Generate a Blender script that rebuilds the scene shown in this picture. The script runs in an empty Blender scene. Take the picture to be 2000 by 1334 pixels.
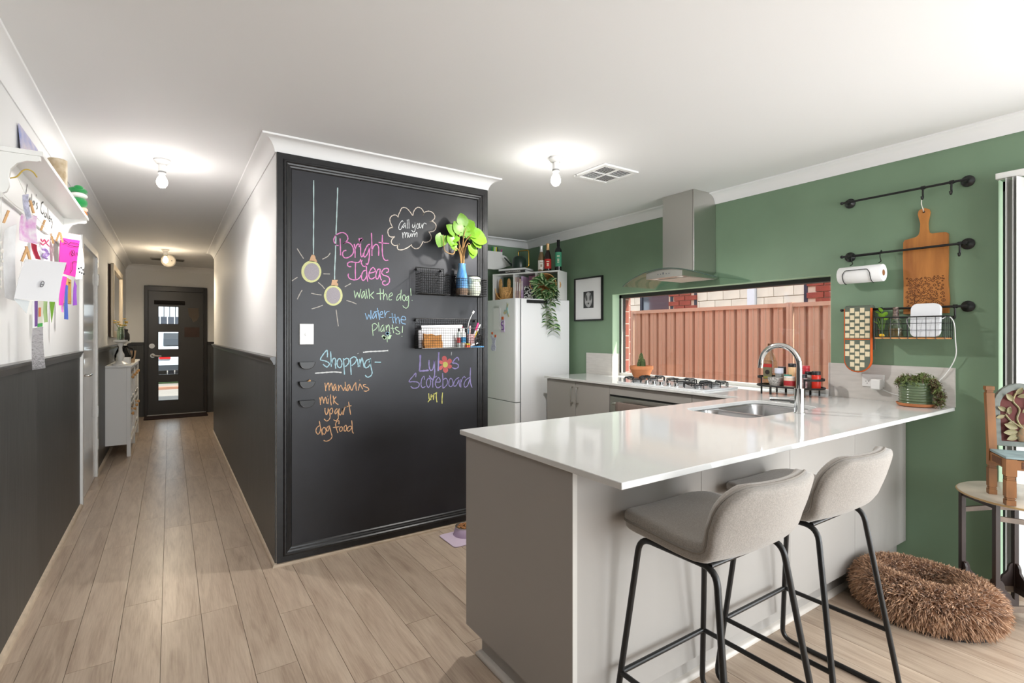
import bpy, bmesh, math, random
from mathutils import Vector, Matrix, Euler
from mathutils.geometry import tessellate_polygon

random.seed(7)
S = bpy.context.scene
COL = S.collection
PI = math.pi

# ------------------------------------------------------------------ camera, world, sun, daylight
cam_data = bpy.data.cameras.new('camera')
cam_data.sensor_width = 36.0
cam_data.lens = 998.5 / 2000 * 36.0
cam_data.shift_y = -13.5 / 2000
cam_data.clip_start = 0.02
cam = bpy.data.objects.new('camera', cam_data)
cam.location = (0, 0, 1.30)
cam.rotation_euler = (PI / 2, 0, -0.5900)
COL.objects.link(cam)
S.camera = cam

S.view_settings.view_transform = 'Standard'
S.view_settings.look = 'None'
S.view_settings.gamma = 1.0
S.view_settings.use_curve_mapping = False
S.view_settings.exposure = 0.36

world = bpy.data.worlds.new('sky')
S.world = world
world.use_nodes = True
wn = world.node_tree
wn.nodes['Background'].inputs[0].default_value = (0.80, 0.90, 1.0, 1)
wn.nodes['Background'].inputs[1].default_value = 2.4

sun_data = bpy.data.lights.new('sun', 'SUN')
sun_data.energy = 9.0
sun_data.angle = math.radians(0.6)
sun_data.color = (1.0, 0.95, 0.86)
sun = bpy.data.objects.new('sun', sun_data)
sun.rotation_euler = Vector((-0.35, 0.45, -0.82)).to_track_quat('-Z', 'Y').to_euler()
sun.location = (8, -8, 12)
COL.objects.link(sun)


def daylight(name, loc, direction, w, h, power, color=(0.96, 0.98, 1.0)):
    d = bpy.data.lights.new(name, 'AREA')
    d.shape = 'RECTANGLE'
    d.size = w
    d.size_y = h
    d.energy = power
    d.color = color
    o = bpy.data.objects.new(name, d)
    o.location = loc
    o.rotation_euler = Vector(direction).to_track_quat('-Z', 'Y').to_euler()
    COL.objects.link(o)
    return o


# daylight filling the glass of the sliding door and an unseen fill light added behind the viewer
daylight('slider_daylight', (3.66, -0.80, 1.00), (-1, 0, 0), 2.0, 1.85, 64)
daylight('rear_fill_light', (2.05, -2.94, 1.15), (0, 1, 0), 2.3, 1.7, 110)

# ------------------------------------------------------------------ materials
def lin(c):
    c = c / 255.0
    return c / 12.92 if c <= 0.04045 else ((c + 0.055) / 1.055) ** 2.4


def rgb(r, g, b):
    return (lin(r), lin(g), lin(b), 1.0)


MATS = {}


def mat(name, col, rough=0.5, metal=0.0, spec=0.5, var=0.0, vscale=8.0, stretch=(1, 1, 1), bump=0.0, bscale=60.0,
        trans=0.0, ior=1.45, emit=0.0, sheen=0.0, coat=0.0, bdist=0.002, alt=None):
    """procedural principled material: base colour with optional noise variation and fine bump"""
    if name in MATS:
        return MATS[name]
    m = bpy.data.materials.new(name)
    m.use_nodes = True
    nt = m.node_tree
    b = nt.nodes['Principled BSDF']
    base = rgb(*col)
    b.inputs['Base Color'].default_value = base
    b.inputs['Roughness'].default_value = rough
    b.inputs['Metallic'].default_value = metal
    b.inputs['Specular IOR Level'].default_value = spec
    b.inputs['IOR'].default_value = ior
    b.inputs['Transmission Weight'].default_value = trans
    if sheen:
        b.inputs['Sheen Weight'].default_value = sheen
    if coat:
        b.inputs['Coat Weight'].default_value = coat
        b.inputs['Coat Roughness'].default_value = 0.08
    if emit:
        b.inputs['Emission Color'].default_value = base
        b.inputs['Emission Strength'].default_value = emit
    if var or bump:
        tc = nt.nodes.new('ShaderNodeTexCoord')
        mp = nt.nodes.new('ShaderNodeMapping')
        mp.inputs['Scale'].default_value = stretch
        nt.links.new(tc.outputs['Object'], mp.inputs[0])
    if var:
        n = nt.nodes.new('ShaderNodeTexNoise')
        n.inputs['Scale'].default_value = vscale
        n.inputs['Detail'].default_value = 5
        nt.links.new(mp.outputs[0], n.inputs['Vector'])
        r = nt.nodes.new('ShaderNodeValToRGB')
        if alt:
            lo, hi = base, rgb(*alt)
        else:
            lo = tuple(x * (1 - var) for x in base[:3]) + (1,)
            hi = tuple(min(1, x * (1 + var)) for x in base[:3]) + (1,)
        r.color_ramp.elements[0].position = 0.32
        r.color_ramp.elements[1].position = 0.68
        r.color_ramp.elements[0].color = lo
        r.color_ramp.elements[1].color = hi
        nt.links.new(n.outputs['Fac'], r.inputs[0])
        nt.links.new(r.outputs[0], b.inputs['Base Color'])
    if bump:
        n2 = nt.nodes.new('ShaderNodeTexNoise')
        n2.inputs['Scale'].default_value = bscale
        n2.inputs['Detail'].default_value = 3
        nt.links.new(mp.outputs[0], n2.inputs['Vector'])
        bp = nt.nodes.new('ShaderNodeBump')
        bp.inputs['Strength'].default_value = bump
        bp.inputs['Distance'].default_value = bdist
        nt.links.new(n2.outputs['Fac'], bp.inputs['Height'])
        nt.links.new(bp.outputs[0], b.inputs['Normal'])
    MATS[name] = m
    return m


def glass_mat(name, tint=(0.96, 0.98, 0.97), refl=1.0, rough=0.0, ior=1.5):
    """clear pane: transparent body with a fresnel mirror on top"""
    if name in MATS:
        return MATS[name]
    m = bpy.data.materials.new(name)
    m.use_nodes = True
    nt = m.node_tree
    nt.nodes.clear()
    out = nt.nodes.new('ShaderNodeOutputMaterial')
    mix = nt.nodes.new('ShaderNodeMixShader')
    tr = nt.nodes.new('ShaderNodeBsdfTransparent')
    tr.inputs[0].default_value = tint + (1,)
    gl = nt.nodes.new('ShaderNodeBsdfGlossy')
    gl.inputs['Roughness'].default_value = rough
    fr = nt.nodes.new('ShaderNodeFresnel')
    geo = nt.nodes.new('ShaderNodeNewGeometry')
    mr = nt.nodes.new('ShaderNodeMapRange')
    mr.inputs['To Min'].default_value = ior
    mr.inputs['To Max'].default_value = 1.0 / ior
    nt.links.new(geo.outputs['Backfacing'], mr.inputs[0])
    nt.links.new(mr.outputs[0], fr.inputs[0])
    mu = nt.nodes.new('ShaderNodeMath')
    mu.operation = 'MULTIPLY'
    mu.inputs[1].default_value = refl
    mu.use_clamp = True
    nt.links.new(fr.outputs[0], mu.inputs[0])
    nt.links.new(mu.outputs[0], mix.inputs[0])
    nt.links.new(tr.outputs[0], mix.inputs[1])
    nt.links.new(gl.outputs[0], mix.inputs[2])
    nt.links.new(mix.outputs[0], out.inputs[0])
    MATS[name] = m
    return m


def wood_floor():
    m = bpy.data.materials.new('oak_plank')
    m.use_nodes = True
    nt = m.node_tree
    N, Lk = nt.nodes, nt.links
    b = N['Principled BSDF']
    tc = N.new('ShaderNodeTexCoord')
    oi = N.new('ShaderNodeObjectInfo')
    sep = N.new('ShaderNodeVectorMath')
    sep.operation = 'MULTIPLY'
    sep.inputs[1].default_value = (37.0, 91.0, 53.0)
    comb = N.new('ShaderNodeCombineXYZ')
    for i in range(3):
        Lk.new(oi.outputs['Random'], comb.inputs[i])
    Lk.new(comb.outputs[0], sep.inputs[0])
    add = N.new('ShaderNodeVectorMath')
    Lk.new(tc.outputs['Object'], add.inputs[0])
    Lk.new(sep.outputs[0], add.inputs[1])
    mp = N.new('ShaderNodeMapping')
    mp.inputs['Scale'].default_value = (7, 0.8, 7)
    Lk.new(add.outputs[0], mp.inputs[0])
    n1 = N.new('ShaderNodeTexNoise')
    n1.inputs['Scale'].default_value = 2.2
    n1.inputs['Detail'].default_value = 6
    n1.inputs['Distortion'].default_value = 1.6
    Lk.new(mp.outputs[0], n1.inputs['Vector'])
    mp2 = N.new('ShaderNodeMapping')
    mp2.inputs['Scale'].default_value = (60, 3, 60)
    Lk.new(add.outputs[0], mp2.inputs[0])
    n2 = N.new('ShaderNodeTexNoise')
    n2.inputs['Scale'].default_value = 3.0
    n2.inputs['Detail'].default_value = 4
    Lk.new(mp2.outputs[0], n2.inputs['Vector'])
    mixf = N.new('ShaderNodeMath')
    mixf.operation = 'MULTIPLY_ADD'
    mixf.inputs[1].default_value = 0.35
    Lk.new(n2.outputs['Fac'], mixf.inputs[0])
    mm = N.new('ShaderNodeMath')
    mm.operation = 'MULTIPLY'
    mm.inputs[1].default_value = 0.65
    Lk.new(n1.outputs['Fac'], mm.inputs[0])
    Lk.new(mm.outputs[0], mixf.inputs[2])
    r = N.new('ShaderNodeValToRGB')
    e = r.color_ramp.elements
    e[0].position, e[0].color = 0.28, rgb(152, 131, 113)
    e[1].position, e[1].color = 0.70, rgb(199, 181, 161)
    mid = r.color_ramp.elements.new(0.5)
    mid.color = rgb(181, 162, 143)
    Lk.new(mixf.outputs[0], r.inputs[0])
    hs = N.new('ShaderNodeHueSaturation')
    rr = N.new('ShaderNodeMapRange')
    rr.inputs['To Min'].default_value = 0.90
    rr.inputs['To Max'].default_value = 1.07
    Lk.new(oi.outputs['Random'], rr.inputs[0])
    Lk.new(rr.outputs[0], hs.inputs['Value'])
    Lk.new(r.outputs[0], hs.inputs['Color'])
    Lk.new(hs.outputs[0], b.inputs['Base Color'])
    b.inputs['Roughness'].default_value = 0.31
    b.inputs['Specular IOR Level'].default_value = 0.45
    bp = N.new('ShaderNodeBump')
    bp.inputs['Strength'].default_value = 0.12
    bp.inputs['Distance'].default_value = 0.0015
    Lk.new(n2.outputs['Fac'], bp.inputs['Height'])
    Lk.new(bp.outputs[0], b.inputs['Normal'])
    return m


def brick_mat(name, c1, c2, mortar, scale):
    m = bpy.data.materials.new(name)
    m.use_nodes = True
    nt = m.node_tree
    b = nt.nodes['Principled BSDF']
    tc = nt.nodes.new('ShaderNodeTexCoord')
    mp = nt.nodes.new('ShaderNodeMapping')
    mp.inputs['Rotation'].default_value = (PI / 2, 0, PI / 2)
    nt.links.new(tc.outputs['Object'], mp.inputs[0])
    br = nt.nodes.new('ShaderNodeTexBrick')
    br.inputs['Color1'].default_value = rgb(*c1)
    br.inputs['Color2'].default_value = rgb(*c2)
    br.inputs['Mortar'].default_value = rgb(*mortar)
    br.inputs['Scale'].default_value = scale
    br.inputs['Mortar Size'].default_value = 0.012
    nt.links.new(mp.outputs[0], br.inputs['Vector'])
    nt.links.new(br.outputs[0], b.inputs['Base Color'])
    b.inputs['Roughness'].default_value = 0.9
    return m


M = dict(
    white=mat('white_paint', (232, 232, 231), 0.55, bump=0.05, bscale=180),
    ceil=mat('ceiling_paint', (228, 228, 228), 0.8, spec=0.2),
    cornice=mat('cornice_paint', (236, 236, 236), 0.6, spec=0.3),
    gloss_white=mat('gloss_white', (228, 228, 226), 0.09, spec=0.6),
    satin_white=mat('satin_white', (230, 230, 227), 0.32),
    charcoal=mat('charcoal_paint', (66, 66, 65), 0.42, var=0.22, vscale=5, stretch=(14, 14, 0.7), bump=0.25, bscale=40),
    rail=mat('rail_paint', (84, 84, 83), 0.3),
    green=mat('green_paint', (118, 143, 117), 0.5, var=0.05, vscale=3, bump=0.04, bscale=200),
    reveal=mat('reveal_paint', (182, 208, 178), 0.5),
    chalk=mat('chalkboard_paint', (33, 33, 36), 0.42, var=0.3, vscale=2.2, alt=(46, 47, 53), bump=0.05, bscale=90),
    chalkframe=mat('black_moulding', (34, 34, 35), 0.35, var=0.25, vscale=30),
    beadwood=mat('oak_bead', (196, 178, 156), 0.45, var=0.12, vscale=6, stretch=(3, 3, 20)),
    greybead=mat('grey_bead', (196, 190, 182), 0.4),
    cabinet=mat('grey_laminate', (158, 154, 149), 0.42, spec=0.4),
    cabedge=mat('pale_edging', (186, 183, 177), 0.4),
    stone=mat('white_quartz', (216, 216, 214), 0.07, spec=0.55, var=0.02, vscale=400),
    tile=mat('pale_stone_tile', (205, 201, 196), 0.4, var=0.06, vscale=6, stretch=(1, 1.5, 9)),
    steel=mat('brushed_steel', (200, 198, 193), 0.32, metal=1.0, bump=0.08, bscale=30, stretch=(30, 30, 1)),
    sinksteel=mat('sink_steel', (168, 168, 168), 0.25, metal=1.0),
    chrome=mat('chrome', (225, 225, 225), 0.06, metal=1.0),
    nickel=mat('satin_nickel', (190, 188, 182), 0.3, metal=1.0),
    black=mat('black_metal', (22, 22, 22), 0.35, spec=0.5),
    blackmatt=mat('matt_black', (28, 28, 28), 0.6),
    fridge=mat('fridge_enamel', (236, 237, 238), 0.16, spec=0.5),
    darkdoor=mat('dark_door_paint', (62, 60, 58), 0.32),
    darkframe=mat('dark_frame_paint', (44, 41, 39), 0.3),
    aludark=mat('dark_aluminium', (52, 50, 49), 0.4),
    alulight=mat('silver_aluminium', (208, 207, 204), 0.35, metal=0.3),
    mirror=mat('mirror_glass', (230, 230, 230), 0.02, metal=1.0),
    wicker=mat('woven_wicker', (196, 150, 92), 0.8, var=0.3, vscale=70, bump=0.8, bscale=90, bdist=0.004),
    terracotta=mat('terracotta', (204, 132, 88), 0.85, var=0.1, vscale=12),
    soil=mat('soil', (58, 44, 34), 0.95, var=0.4, vscale=60),
    pine=mat('pine_wood', (206, 160, 106), 0.5, var=0.12, vscale=20),
    paper=mat('white_paper', (238, 238, 238), 0.8),
    brass=mat('brass', (214, 170, 80), 0.25, metal=1.0),
    plastic_white=mat('white_plastic', (235, 235, 234), 0.35),
    glass=glass_mat('window_glass'),
)
M['floor'] = wood_floor()


# ------------------------------------------------------------------ mesh helpers
def world_loc(o):
    v = Vector((0, 0, 0))
    while o is not None:
        v = v + o.location
        o = o.parent
    return v


class MB:
    def __init__(s):
        s.v = []
        s.f = []

    def add(s, vs, fs):
        n = len(s.v)
        s.v += [tuple(p) for p in vs]
        s.f += [tuple(i + n for i in q) for q in fs]
        return s

    def box(s, x0, x1, y0, y1, z0, z1):
        vs = [(x, y, z) for z in (z0, z1) for y in (y0, y1) for x in (x0, x1)]
        return s.add(vs, [(0, 2, 3, 1), (4, 5, 7, 6), (0, 1, 5, 4), (2, 6, 7, 3), (0, 4, 6, 2), (1, 3, 7, 5)])

    def obox(s, c, ux, uy, uz):
        """box from centre and three half vectors"""
        c, ux, uy, uz = map(Vector, (c, ux, uy, uz))
        vs = [c + ux * i + uy * j + uz * k for k in (-1, 1) for j in (-1, 1) for i in (-1, 1)]
        return s.add(vs, [(0, 2, 3, 1), (4, 5, 7, 6), (0, 1, 5, 4), (2, 6, 7, 3), (0, 4, 6, 2), (1, 3, 7, 5)])

    def tube(s, pts, r, n=8, closed=False, cap=True):
        pts = [Vector(p) for p in pts]
        rs = r if isinstance(r, (list, tuple)) else [r] * len(pts)
        m = len(pts)
        rings = []
        up = None
        for i, p in enumerate(pts):
            if closed:
                t = pts[(i + 1) % m] - pts[i - 1]
            else:
                t = pts[min(i + 1, m - 1)] - pts[max(i - 1, 0)]
            if t.length < 1e-9:
                t = Vector((0, 0, 1))
            t.normalize()
            if up is None:
                up = Vector((0, 0, 1)) if abs(t.z) < 0.9 else Vector((1, 0, 0))
            a = t.cross(up)
            if a.length < 1e-6:
                a = t.cross(Vector((0, 1, 0)))
            a.normalize()
            b = a.cross(t).normalized()
            up = b
            rings.append([p + (a * math.cos(2 * PI * k / n) + b * math.sin(2 * PI * k / n)) * rs[i] for k in range(n)])
        vs = [q for ring in rings for q in ring]
        fs = []
        for i in range(m if closed else m - 1):
            j = (i + 1) % m
            for k in range(n):
                l = (k + 1) % n
                fs.append((i * n + k, i * n + l, j * n + l, j * n + k))
        if cap and not closed:
            fs.append(tuple(range(n - 1, -1, -1)))
            fs.append(tuple((m - 1) * n + k for k in range(n)))
        return s.add(vs, fs)

    def cyl(s, p0, p1, r0, r1=None, n=16):
        return s.tube([p0, p1], [r0, r0 if r1 is None else r1], n)

    def lathe(s, prof, c=(0, 0, 0), n=24, axis=None, sx=1.0, sy=1.0):
        """prof: list of (radius, height); axis: direction of the height"""
        c = Vector(c)
        rot = Matrix.Identity(3)
        if axis is not None:
            rot = Vector(axis).to_track_quat('Z', 'Y').to_matrix()
        vs = []
        for r, z in prof:
            for k in range(n):
                a = 2 * PI * k / n
                vs.append(c + rot @ Vector((r * math.cos(a) * sx, r * math.sin(a) * sy, z)))
        fs = []
        m = len(prof)
        for i in range(m - 1):
            for k in range(n):
                l = (k + 1) % n
                fs.append((i * n + k, i * n + l, (i + 1) * n + l, (i + 1) * n + k))
        if prof[0][0] > 1e-6:
            fs.append(tuple(range(n - 1, -1, -1)))
        if prof[-1][0] > 1e-6:
            fs.append(tuple((m - 1) * n + k for k in range(n)))
        return s.add(vs, fs)

    def prism(s, poly, fn, t0, t1, holes=()):
        """poly: 2d points, fn(a, b, t) -> 3d; extruded from t0 to t1"""
        loops = [list(poly)] + [list(h) for h in holes]
        tris = tessellate_polygon([[Vector((a, b, 0)) for a, b in lp] for lp in loops])
        flat = [p for lp in loops for p in lp]
        n = len(flat)
        vs = [fn(a, b, t0) for a, b in flat] + [fn(a, b, t1) for a, b in flat]
        fs = [tuple(t) for t in tris] + [tuple(i + n for i in reversed(t)) for t in tris]
        base = 0
        for lp in loops:
            k = len(lp)
            for i in range(k):
                j = (i + 1) % k
                fs.append((base + i, base + j, base + n + j, base + n + i))
            base += k
        return s.add(vs, fs)

    def sphere(s, c, rx, ry=None, rz=None, nu=14, nv=9):
        ry = rx if ry is None else ry
        rz = rx if rz is None else rz
        prof = []
        c = Vector(c)
        vs = []
        for i in range(nv + 1):
            t = PI * i / nv
            for k in range(nu):
                a = 2 * PI * k / nu
                vs.append(c + Vector((rx * math.sin(t) * math.cos(a), ry * math.sin(t) * math.sin(a), -rz * math.cos(t))))
        fs = []
        for i in range(nv):
            for k in range(nu):
                l = (k + 1) % nu
                fs.append((i * nu + k, i * nu + l, (i + 1) * nu + l, (i + 1) * nu + k))
        return s.add(vs, fs)

    def mesh(s, name, off=Vector((0, 0, 0)), fix=True):
        me = bpy.data.meshes.new(name)
        me.from_pydata([(p[0] - off.x, p[1] - off.y, p[2] - off.z) for p in s.v], [], s.f)
        if fix:
            bm = bmesh.new()
            bm.from_mesh(me)
            bmesh.ops.remove_doubles(bm, verts=bm.verts, dist=1e-6)
            bmesh.ops.recalc_face_normals(bm, faces=bm.faces)
            bm.to_mesh(me)
            bm.free()
        me.update()
        return me

    def build(s, name, m, parent=None, smooth=False, bevel=0.0, seg=2, local=False, fix=True):
        if parent is not None:
            off = Vector((0, 0, 0)) if local else world_loc(parent)
        else:
            xs = [p[0] for p in s.v]
            ys = [p[1] for p in s.v]
            zs = [p[2] for p in s.v]
            off = Vector(((min(xs) + max(xs)) / 2, (min(ys) + max(ys)) / 2, min(zs)))
        me = s.mesh(name, off, fix)
        me.materials.append(m if not isinstance(m, str) else M[m])
        if smooth:
            for p in me.polygons:
                p.use_smooth = True
            try:
                me.set_sharp_from_angle(angle=math.radians(smooth if smooth is not True else 45))
            except Exception:
                pass
        o = bpy.data.objects.new(name, me)
        COL.objects.link(o)
        if parent is not None:
            o.parent = parent
        else:
            o.location = off
        if bevel:
            bv = o.modifiers.new('bevel', 'BEVEL')
            bv.width = bevel
            bv.segments = seg
            bv.limit_method = 'ANGLE'
            bv.angle_limit = math.radians(40)
            if smooth is False:
                for p in me.polygons:
                    p.use_smooth = True
                try:
                    me.set_sharp_from_angle(angle=math.radians(35))
                except Exception:
                    pass
        return o


def tag(o, label, cat, group=None):
    o['label'] = label
    o['category'] = cat
    if group:
        o['group'] = group
    return o


def thing(name, label, cat, loc, group=None, rz=0.0):
    o = bpy.data.objects.new(name, None)
    o.empty_display_size = 0.05
    o.location = loc
    o.rotation_euler = (0, 0, rz)
    COL.objects.link(o)
    return tag(o, label, cat, group)


def struct(o, label=None):
    o['kind'] = 'structure'
    if label:
        o['label'] = label
    return o


def inst(me, name, parent, loc, rot=(0, 0, 0), scale=(1, 1, 1), quat=None):
    o = bpy.data.objects.new(name, me)
    COL.objects.link(o)
    o.parent = parent
    o.location = loc
    if quat is not None:
        o.rotation_mode = 'QUATERNION'
        o.rotation_quaternion = quat
    else:
        o.rotation_euler = rot
    o.scale = scale if not isinstance(scale, (int, float)) else (scale,) * 3
    return o


def copy_tree(o, parent=None):
    c = o.copy()
    COL.objects.link(c)
    c.parent = parent
    for ch in [x for x in bpy.data.objects if x.parent == o]:
        copy_tree(ch, c)
    return c


def catmull(pts, n=5, closed=False):
    pts = [Vector(p) for p in pts]
    m = len(pts)
    if m < 3:
        return pts
    out = []
    rng = range(m if closed else m - 1)
    for i in rng:
        p1, p2 = pts[i], pts[(i + 1) % m]
        p0 = pts[i - 1] if (closed or i > 0) else p1
        p3 = pts[(i + 2) % m] if (closed or i + 2 < m) else p2
        for k in range(n):
            t = k / n
            out.append(0.5 * ((2 * p1) + (p2 - p0) * t + (2 * p0 - 5 * p1 + 4 * p2 - p3) * t * t + (3 * p1 - p0 - 3 * p2 + p3) * t ** 3))
    if not closed:
        out.append(pts[-1])
    return out


def fillet(pts, r, n=5, closed=False):
    pts = [Vector(p) for p in pts]
    m = len(pts)
    out = []
    for i, p in enumerate(pts):
        if not closed and i in (0, m - 1):
            out.append(p)
            continue
        a = pts[i - 1] - p
        b = pts[(i + 1) % m] - p
        d = min(r, a.length * 0.45, b.length * 0.45)
        a = p + a.normalized() * d
        b = p + b.normalized() * d
        for k in range(n + 1):
            t = k / n
            out.append((1 - t) ** 2 * a + 2 * t * (1 - t) * p + t * t * b)
    return out


def rrect(x0, x1, y0, y1, r, n=5):
    out = []
    for cx, cy, a0 in ((x1 - r, y1 - r, 0), (x0 + r, y1 - r, PI / 2), (x0 + r, y0 + r, PI), (x1 - r, y0 + r, 3 * PI / 2)):
        for k in range(n + 1):
            a = a0 + PI / 2 * k / n
            out.append((cx + r * math.cos(a), cy + r * math.sin(a)))
    return out


def sweep_wall(path, prof, mb=None):
    """sweep a (outward, z) profile along a floor path, the room on the right hand side, mitred corners"""
    mb = mb or MB()
    P = [Vector((x, y)) for x, y in path]
    m = len(P)
    rows = []
    for i in range(m):
        def nrm(a, b):
            d = (b - a).normalized()
            return Vector((d.y, -d.x))
        if i == 0:
            n = nrm(P[0], P[1])
            k = 1.0
        elif i == m - 1:
            n = nrm(P[-2], P[-1])
            k = 1.0
        else:
            n1, n2 = nrm(P[i - 1], P[i]), nrm(P[i], P[i + 1])
            n = (n1 + n2).normalized()
            k = 1.0 / max(0.2, n.dot(n1))
        rows.append([(P[i].x + n.x * k * o, P[i].y + n.y * k * o, z) for o, z in prof])
    q = len(prof)
    vs = [p for r in rows for p in r]
    fs = []
    for i in range(m - 1):
        for j in range(q):
            l = (j + 1) % q
            fs.append((i * q + j, i * q + l, (i + 1) * q + l, (i + 1) * q + j))
    fs.append(tuple(range(q)))
    fs.append(tuple((m - 1) * q + j for j in range(q)))
    return mb.add(vs, fs)

# ================================================================== the setting
XL, XR, YC, XC, XG, YK, YE, YR, YB, ZC = -0.569, 0.495, 3.114, 1.869, 3.554, 4.96, 9.956, 7.943, -3.0, 2.40
NX = 1.7     # right hand end of the entry nook

# floor slab with separate planks
fl = MB()
XW, YW = -3.40, 1.95      # the living room opens to the left behind the hallway wall
fl.box(XW, XG, YB, YW, -0.10, -0.012)
fl.box(XL - 0.05, XG, YW, YK, -0.10, -0.012)
fl.box(XL - 0.05, XR + 0.1, YK, YE, -0.10, -0.012)
fl.box(XR + 0.1, NX, YR, YE, -0.10, -0.012)
floor = struct(fl.build('floor', mat('subfloor', (120, 104, 90), 0.9)), 'pale oak plank floor running down the hallway')
PW, PL, SEAM = 0.1515, 1.36, -0.030
k0 = math.floor((XW - SEAM) / PW)
k1 = math.ceil((NX + 2 - SEAM) / PW)
plank_cache = {}


def plank(x0, x1, y0, y1):
    w, l = round(x1 - x0, 4), round(y1 - y0, 4)
    key = (w, l)
    if key not in plank_cache:
        g = 0.0009
        b = MB().box(-w / 2 + g, w / 2 - g, -l / 2 + g, l / 2 - g, -0.012, 0.0)
        me = b.mesh('plank')
        me.materials.append(M['floor'])
        plank_cache[key] = me
    o = bpy.data.objects.new('plank', plank_cache[key])
    COL.objects.link(o)
    o.parent = floor
    o.location = Vector(((x0 + x1) / 2, (y0 + y1) / 2, 0)) - floor.location


rp = random.Random(3)
for k in range(k0, k1):
    x0, x1 = max(XW, SEAM + k * PW), SEAM + (k + 1) * PW
    spans = []
    if x0 >= XG:
        break
    xm = (x0 + x1) / 2
    x1 = min(x1, XG)
    if x1 <= XL + 0.01:
        spans.append((x0, x1, YB, YW))
    elif x1 <= XR:
        spans.append((x0, x1, YB, YE))
    elif x0 < XR:
        spans += [(x0, x1, YB, YC), (x0, XR, YC, YR), (x0, x1, YR, YE)]
    elif x1 <= XC:
        spans.append((x0, x1, YB, YC))
        if x0 < NX:
            spans.append((x0, min(x1, NX), YR, YE))
    elif x0 < XC:
        spans += [(x0, x1, YB, YC), (XC, x1, YC, YK)]
    else:
        spans.append((x0, x1, YB, YK))
    ph = 2.78 + rp.choice([0.0, 0.35, 0.7, 1.0, 0.2, 0.55, 0.85]) * PL * (0 if k == 0 else 1)
    for xa, xb, a, b in spans:
        y = ph - PL * math.ceil((ph - a) / PL)
        while y < b:
            ya, yb = max(a, y), min(b, y + PL)
            if yb - ya > 0.03:
                plank(xa, xb, ya, yb)
            y += PL

# walls
wl = MB().box(XL - 0.12, XL, YW, YE + 0.12, -0.1, ZC + 0.1).box(XW - 0.12, XL - 0.12, YW, YW + 0.12, -0.1, ZC + 0.1).box(XW - 0.12, XW, YB - 0.12, YW, -0.1, ZC + 0.1)
wall_left = struct(wl.build('wall_left', 'white'), 'white hallway wall above a charcoal dado')
for a, b in ((YW, 5.02), (6.06, YE)):
    MB().box(XL, XL + 0.006, a, b, 0, 1.135).build('dado_panel', 'charcoal', wall_left)
    MB().add([(XL, a, 1.128), (XL + 0.012, a, 1.13), (XL + 0.016, a, 1.142), (XL + 0.022, a, 1.158), (XL + 0.03, a, 1.168), (XL + 0.03, a, 1.175), (XL, a, 1.178),
              (XL, b, 1.128), (XL + 0.012, b, 1.13), (XL + 0.016, b, 1.142), (XL + 0.022, b, 1.158), (XL + 0.03, b, 1.168), (XL + 0.03, b, 1.175), (XL, b, 1.178)],
             [(i, (i + 1) % 7, 7 + (i + 1) % 7, 7 + i) for i in range(7)] + [tuple(range(7)), tuple(range(7, 14))]).build('chair_rail', 'rail', wall_left)

MB().box(XW, XW + 0.006, YB, YW, 0, 2.31).box(XW + 0.006, XL, YW - 0.006, YW, 0, 1.135).box(XW + 0.006, 0.85, YB, YB + 0.006, 0, 1.135).build('dado_panel', 'charcoal', wall_left)  # unseen charcoal panels added to cut light bounced from the living room
we = MB().box(XL, -0.315, YE, YE + 0.12, -0.1, ZC + 0.1).box(0.505, NX + 0.1, YE, YE + 0.12, -0.1, ZC + 0.1).box(-0.315, 0.505, YE, YE + 0.12, 2.06, ZC + 0.1)
wall_end = struct(we.build('wall_end', 'white'), 'end wall of the hallway around the front door')
for a, b in ((XL + 0.007, -0.335), (0.52, NX)):
    MB().box(a, b, YE - 0.006, YE, 0, 1.135).build('dado_panel', 'charcoal', wall_end)
    MB().box(a, b, YE - 0.026, YE, 1.135, 1.178).build('chair_rail', mat('dark_rail', (48, 46, 44), 0.35), wall_end)

# middle block: hallway side, chalkboard side, pantry side
wm = MB().box(XR, XC, YC, YK + 0.1, -0.1, ZC + 0.1).box(XR, XR + 0.1, YK + 0.1, YR, -0.1, ZC + 0.1).box(XR + 0.1, NX + 0.1, YR - 0.1, YR, -0.1, ZC + 0.1).box(NX, NX + 0.1, YR, YE, -0.1, ZC + 0.1)
wall_mid = struct(wm.build('wall_middle', 'white'), 'white wall with dark dado between hallway and kitchen')
MB().box(XR - 0.006, XR, YC + 0.002, YR - 0.001, 0, 1.135).build('dado_panel', 'charcoal', wall_mid)
for x, (a, b) in ((XR, (YC + 0.004, YR)),):
    pr = [(0, 1.128), (0.012, 1.13), (0.016, 1.142), (0.022, 1.152), (0.030, 1.164), (0.03, 1.172), (0, 1.176)]
    sweep_wall([(x, b), (x, a)], pr).build('chair_rail', 'rail', wall_mid)

wk = MB().box(XC, XG + 0.3, YK, YK + 0.1, -0.1, ZC + 0.1)
wall_kitchen = struct(wk.build('wall_kitchen', 'green'), 'green kitchen wall behind the fridge')

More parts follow.
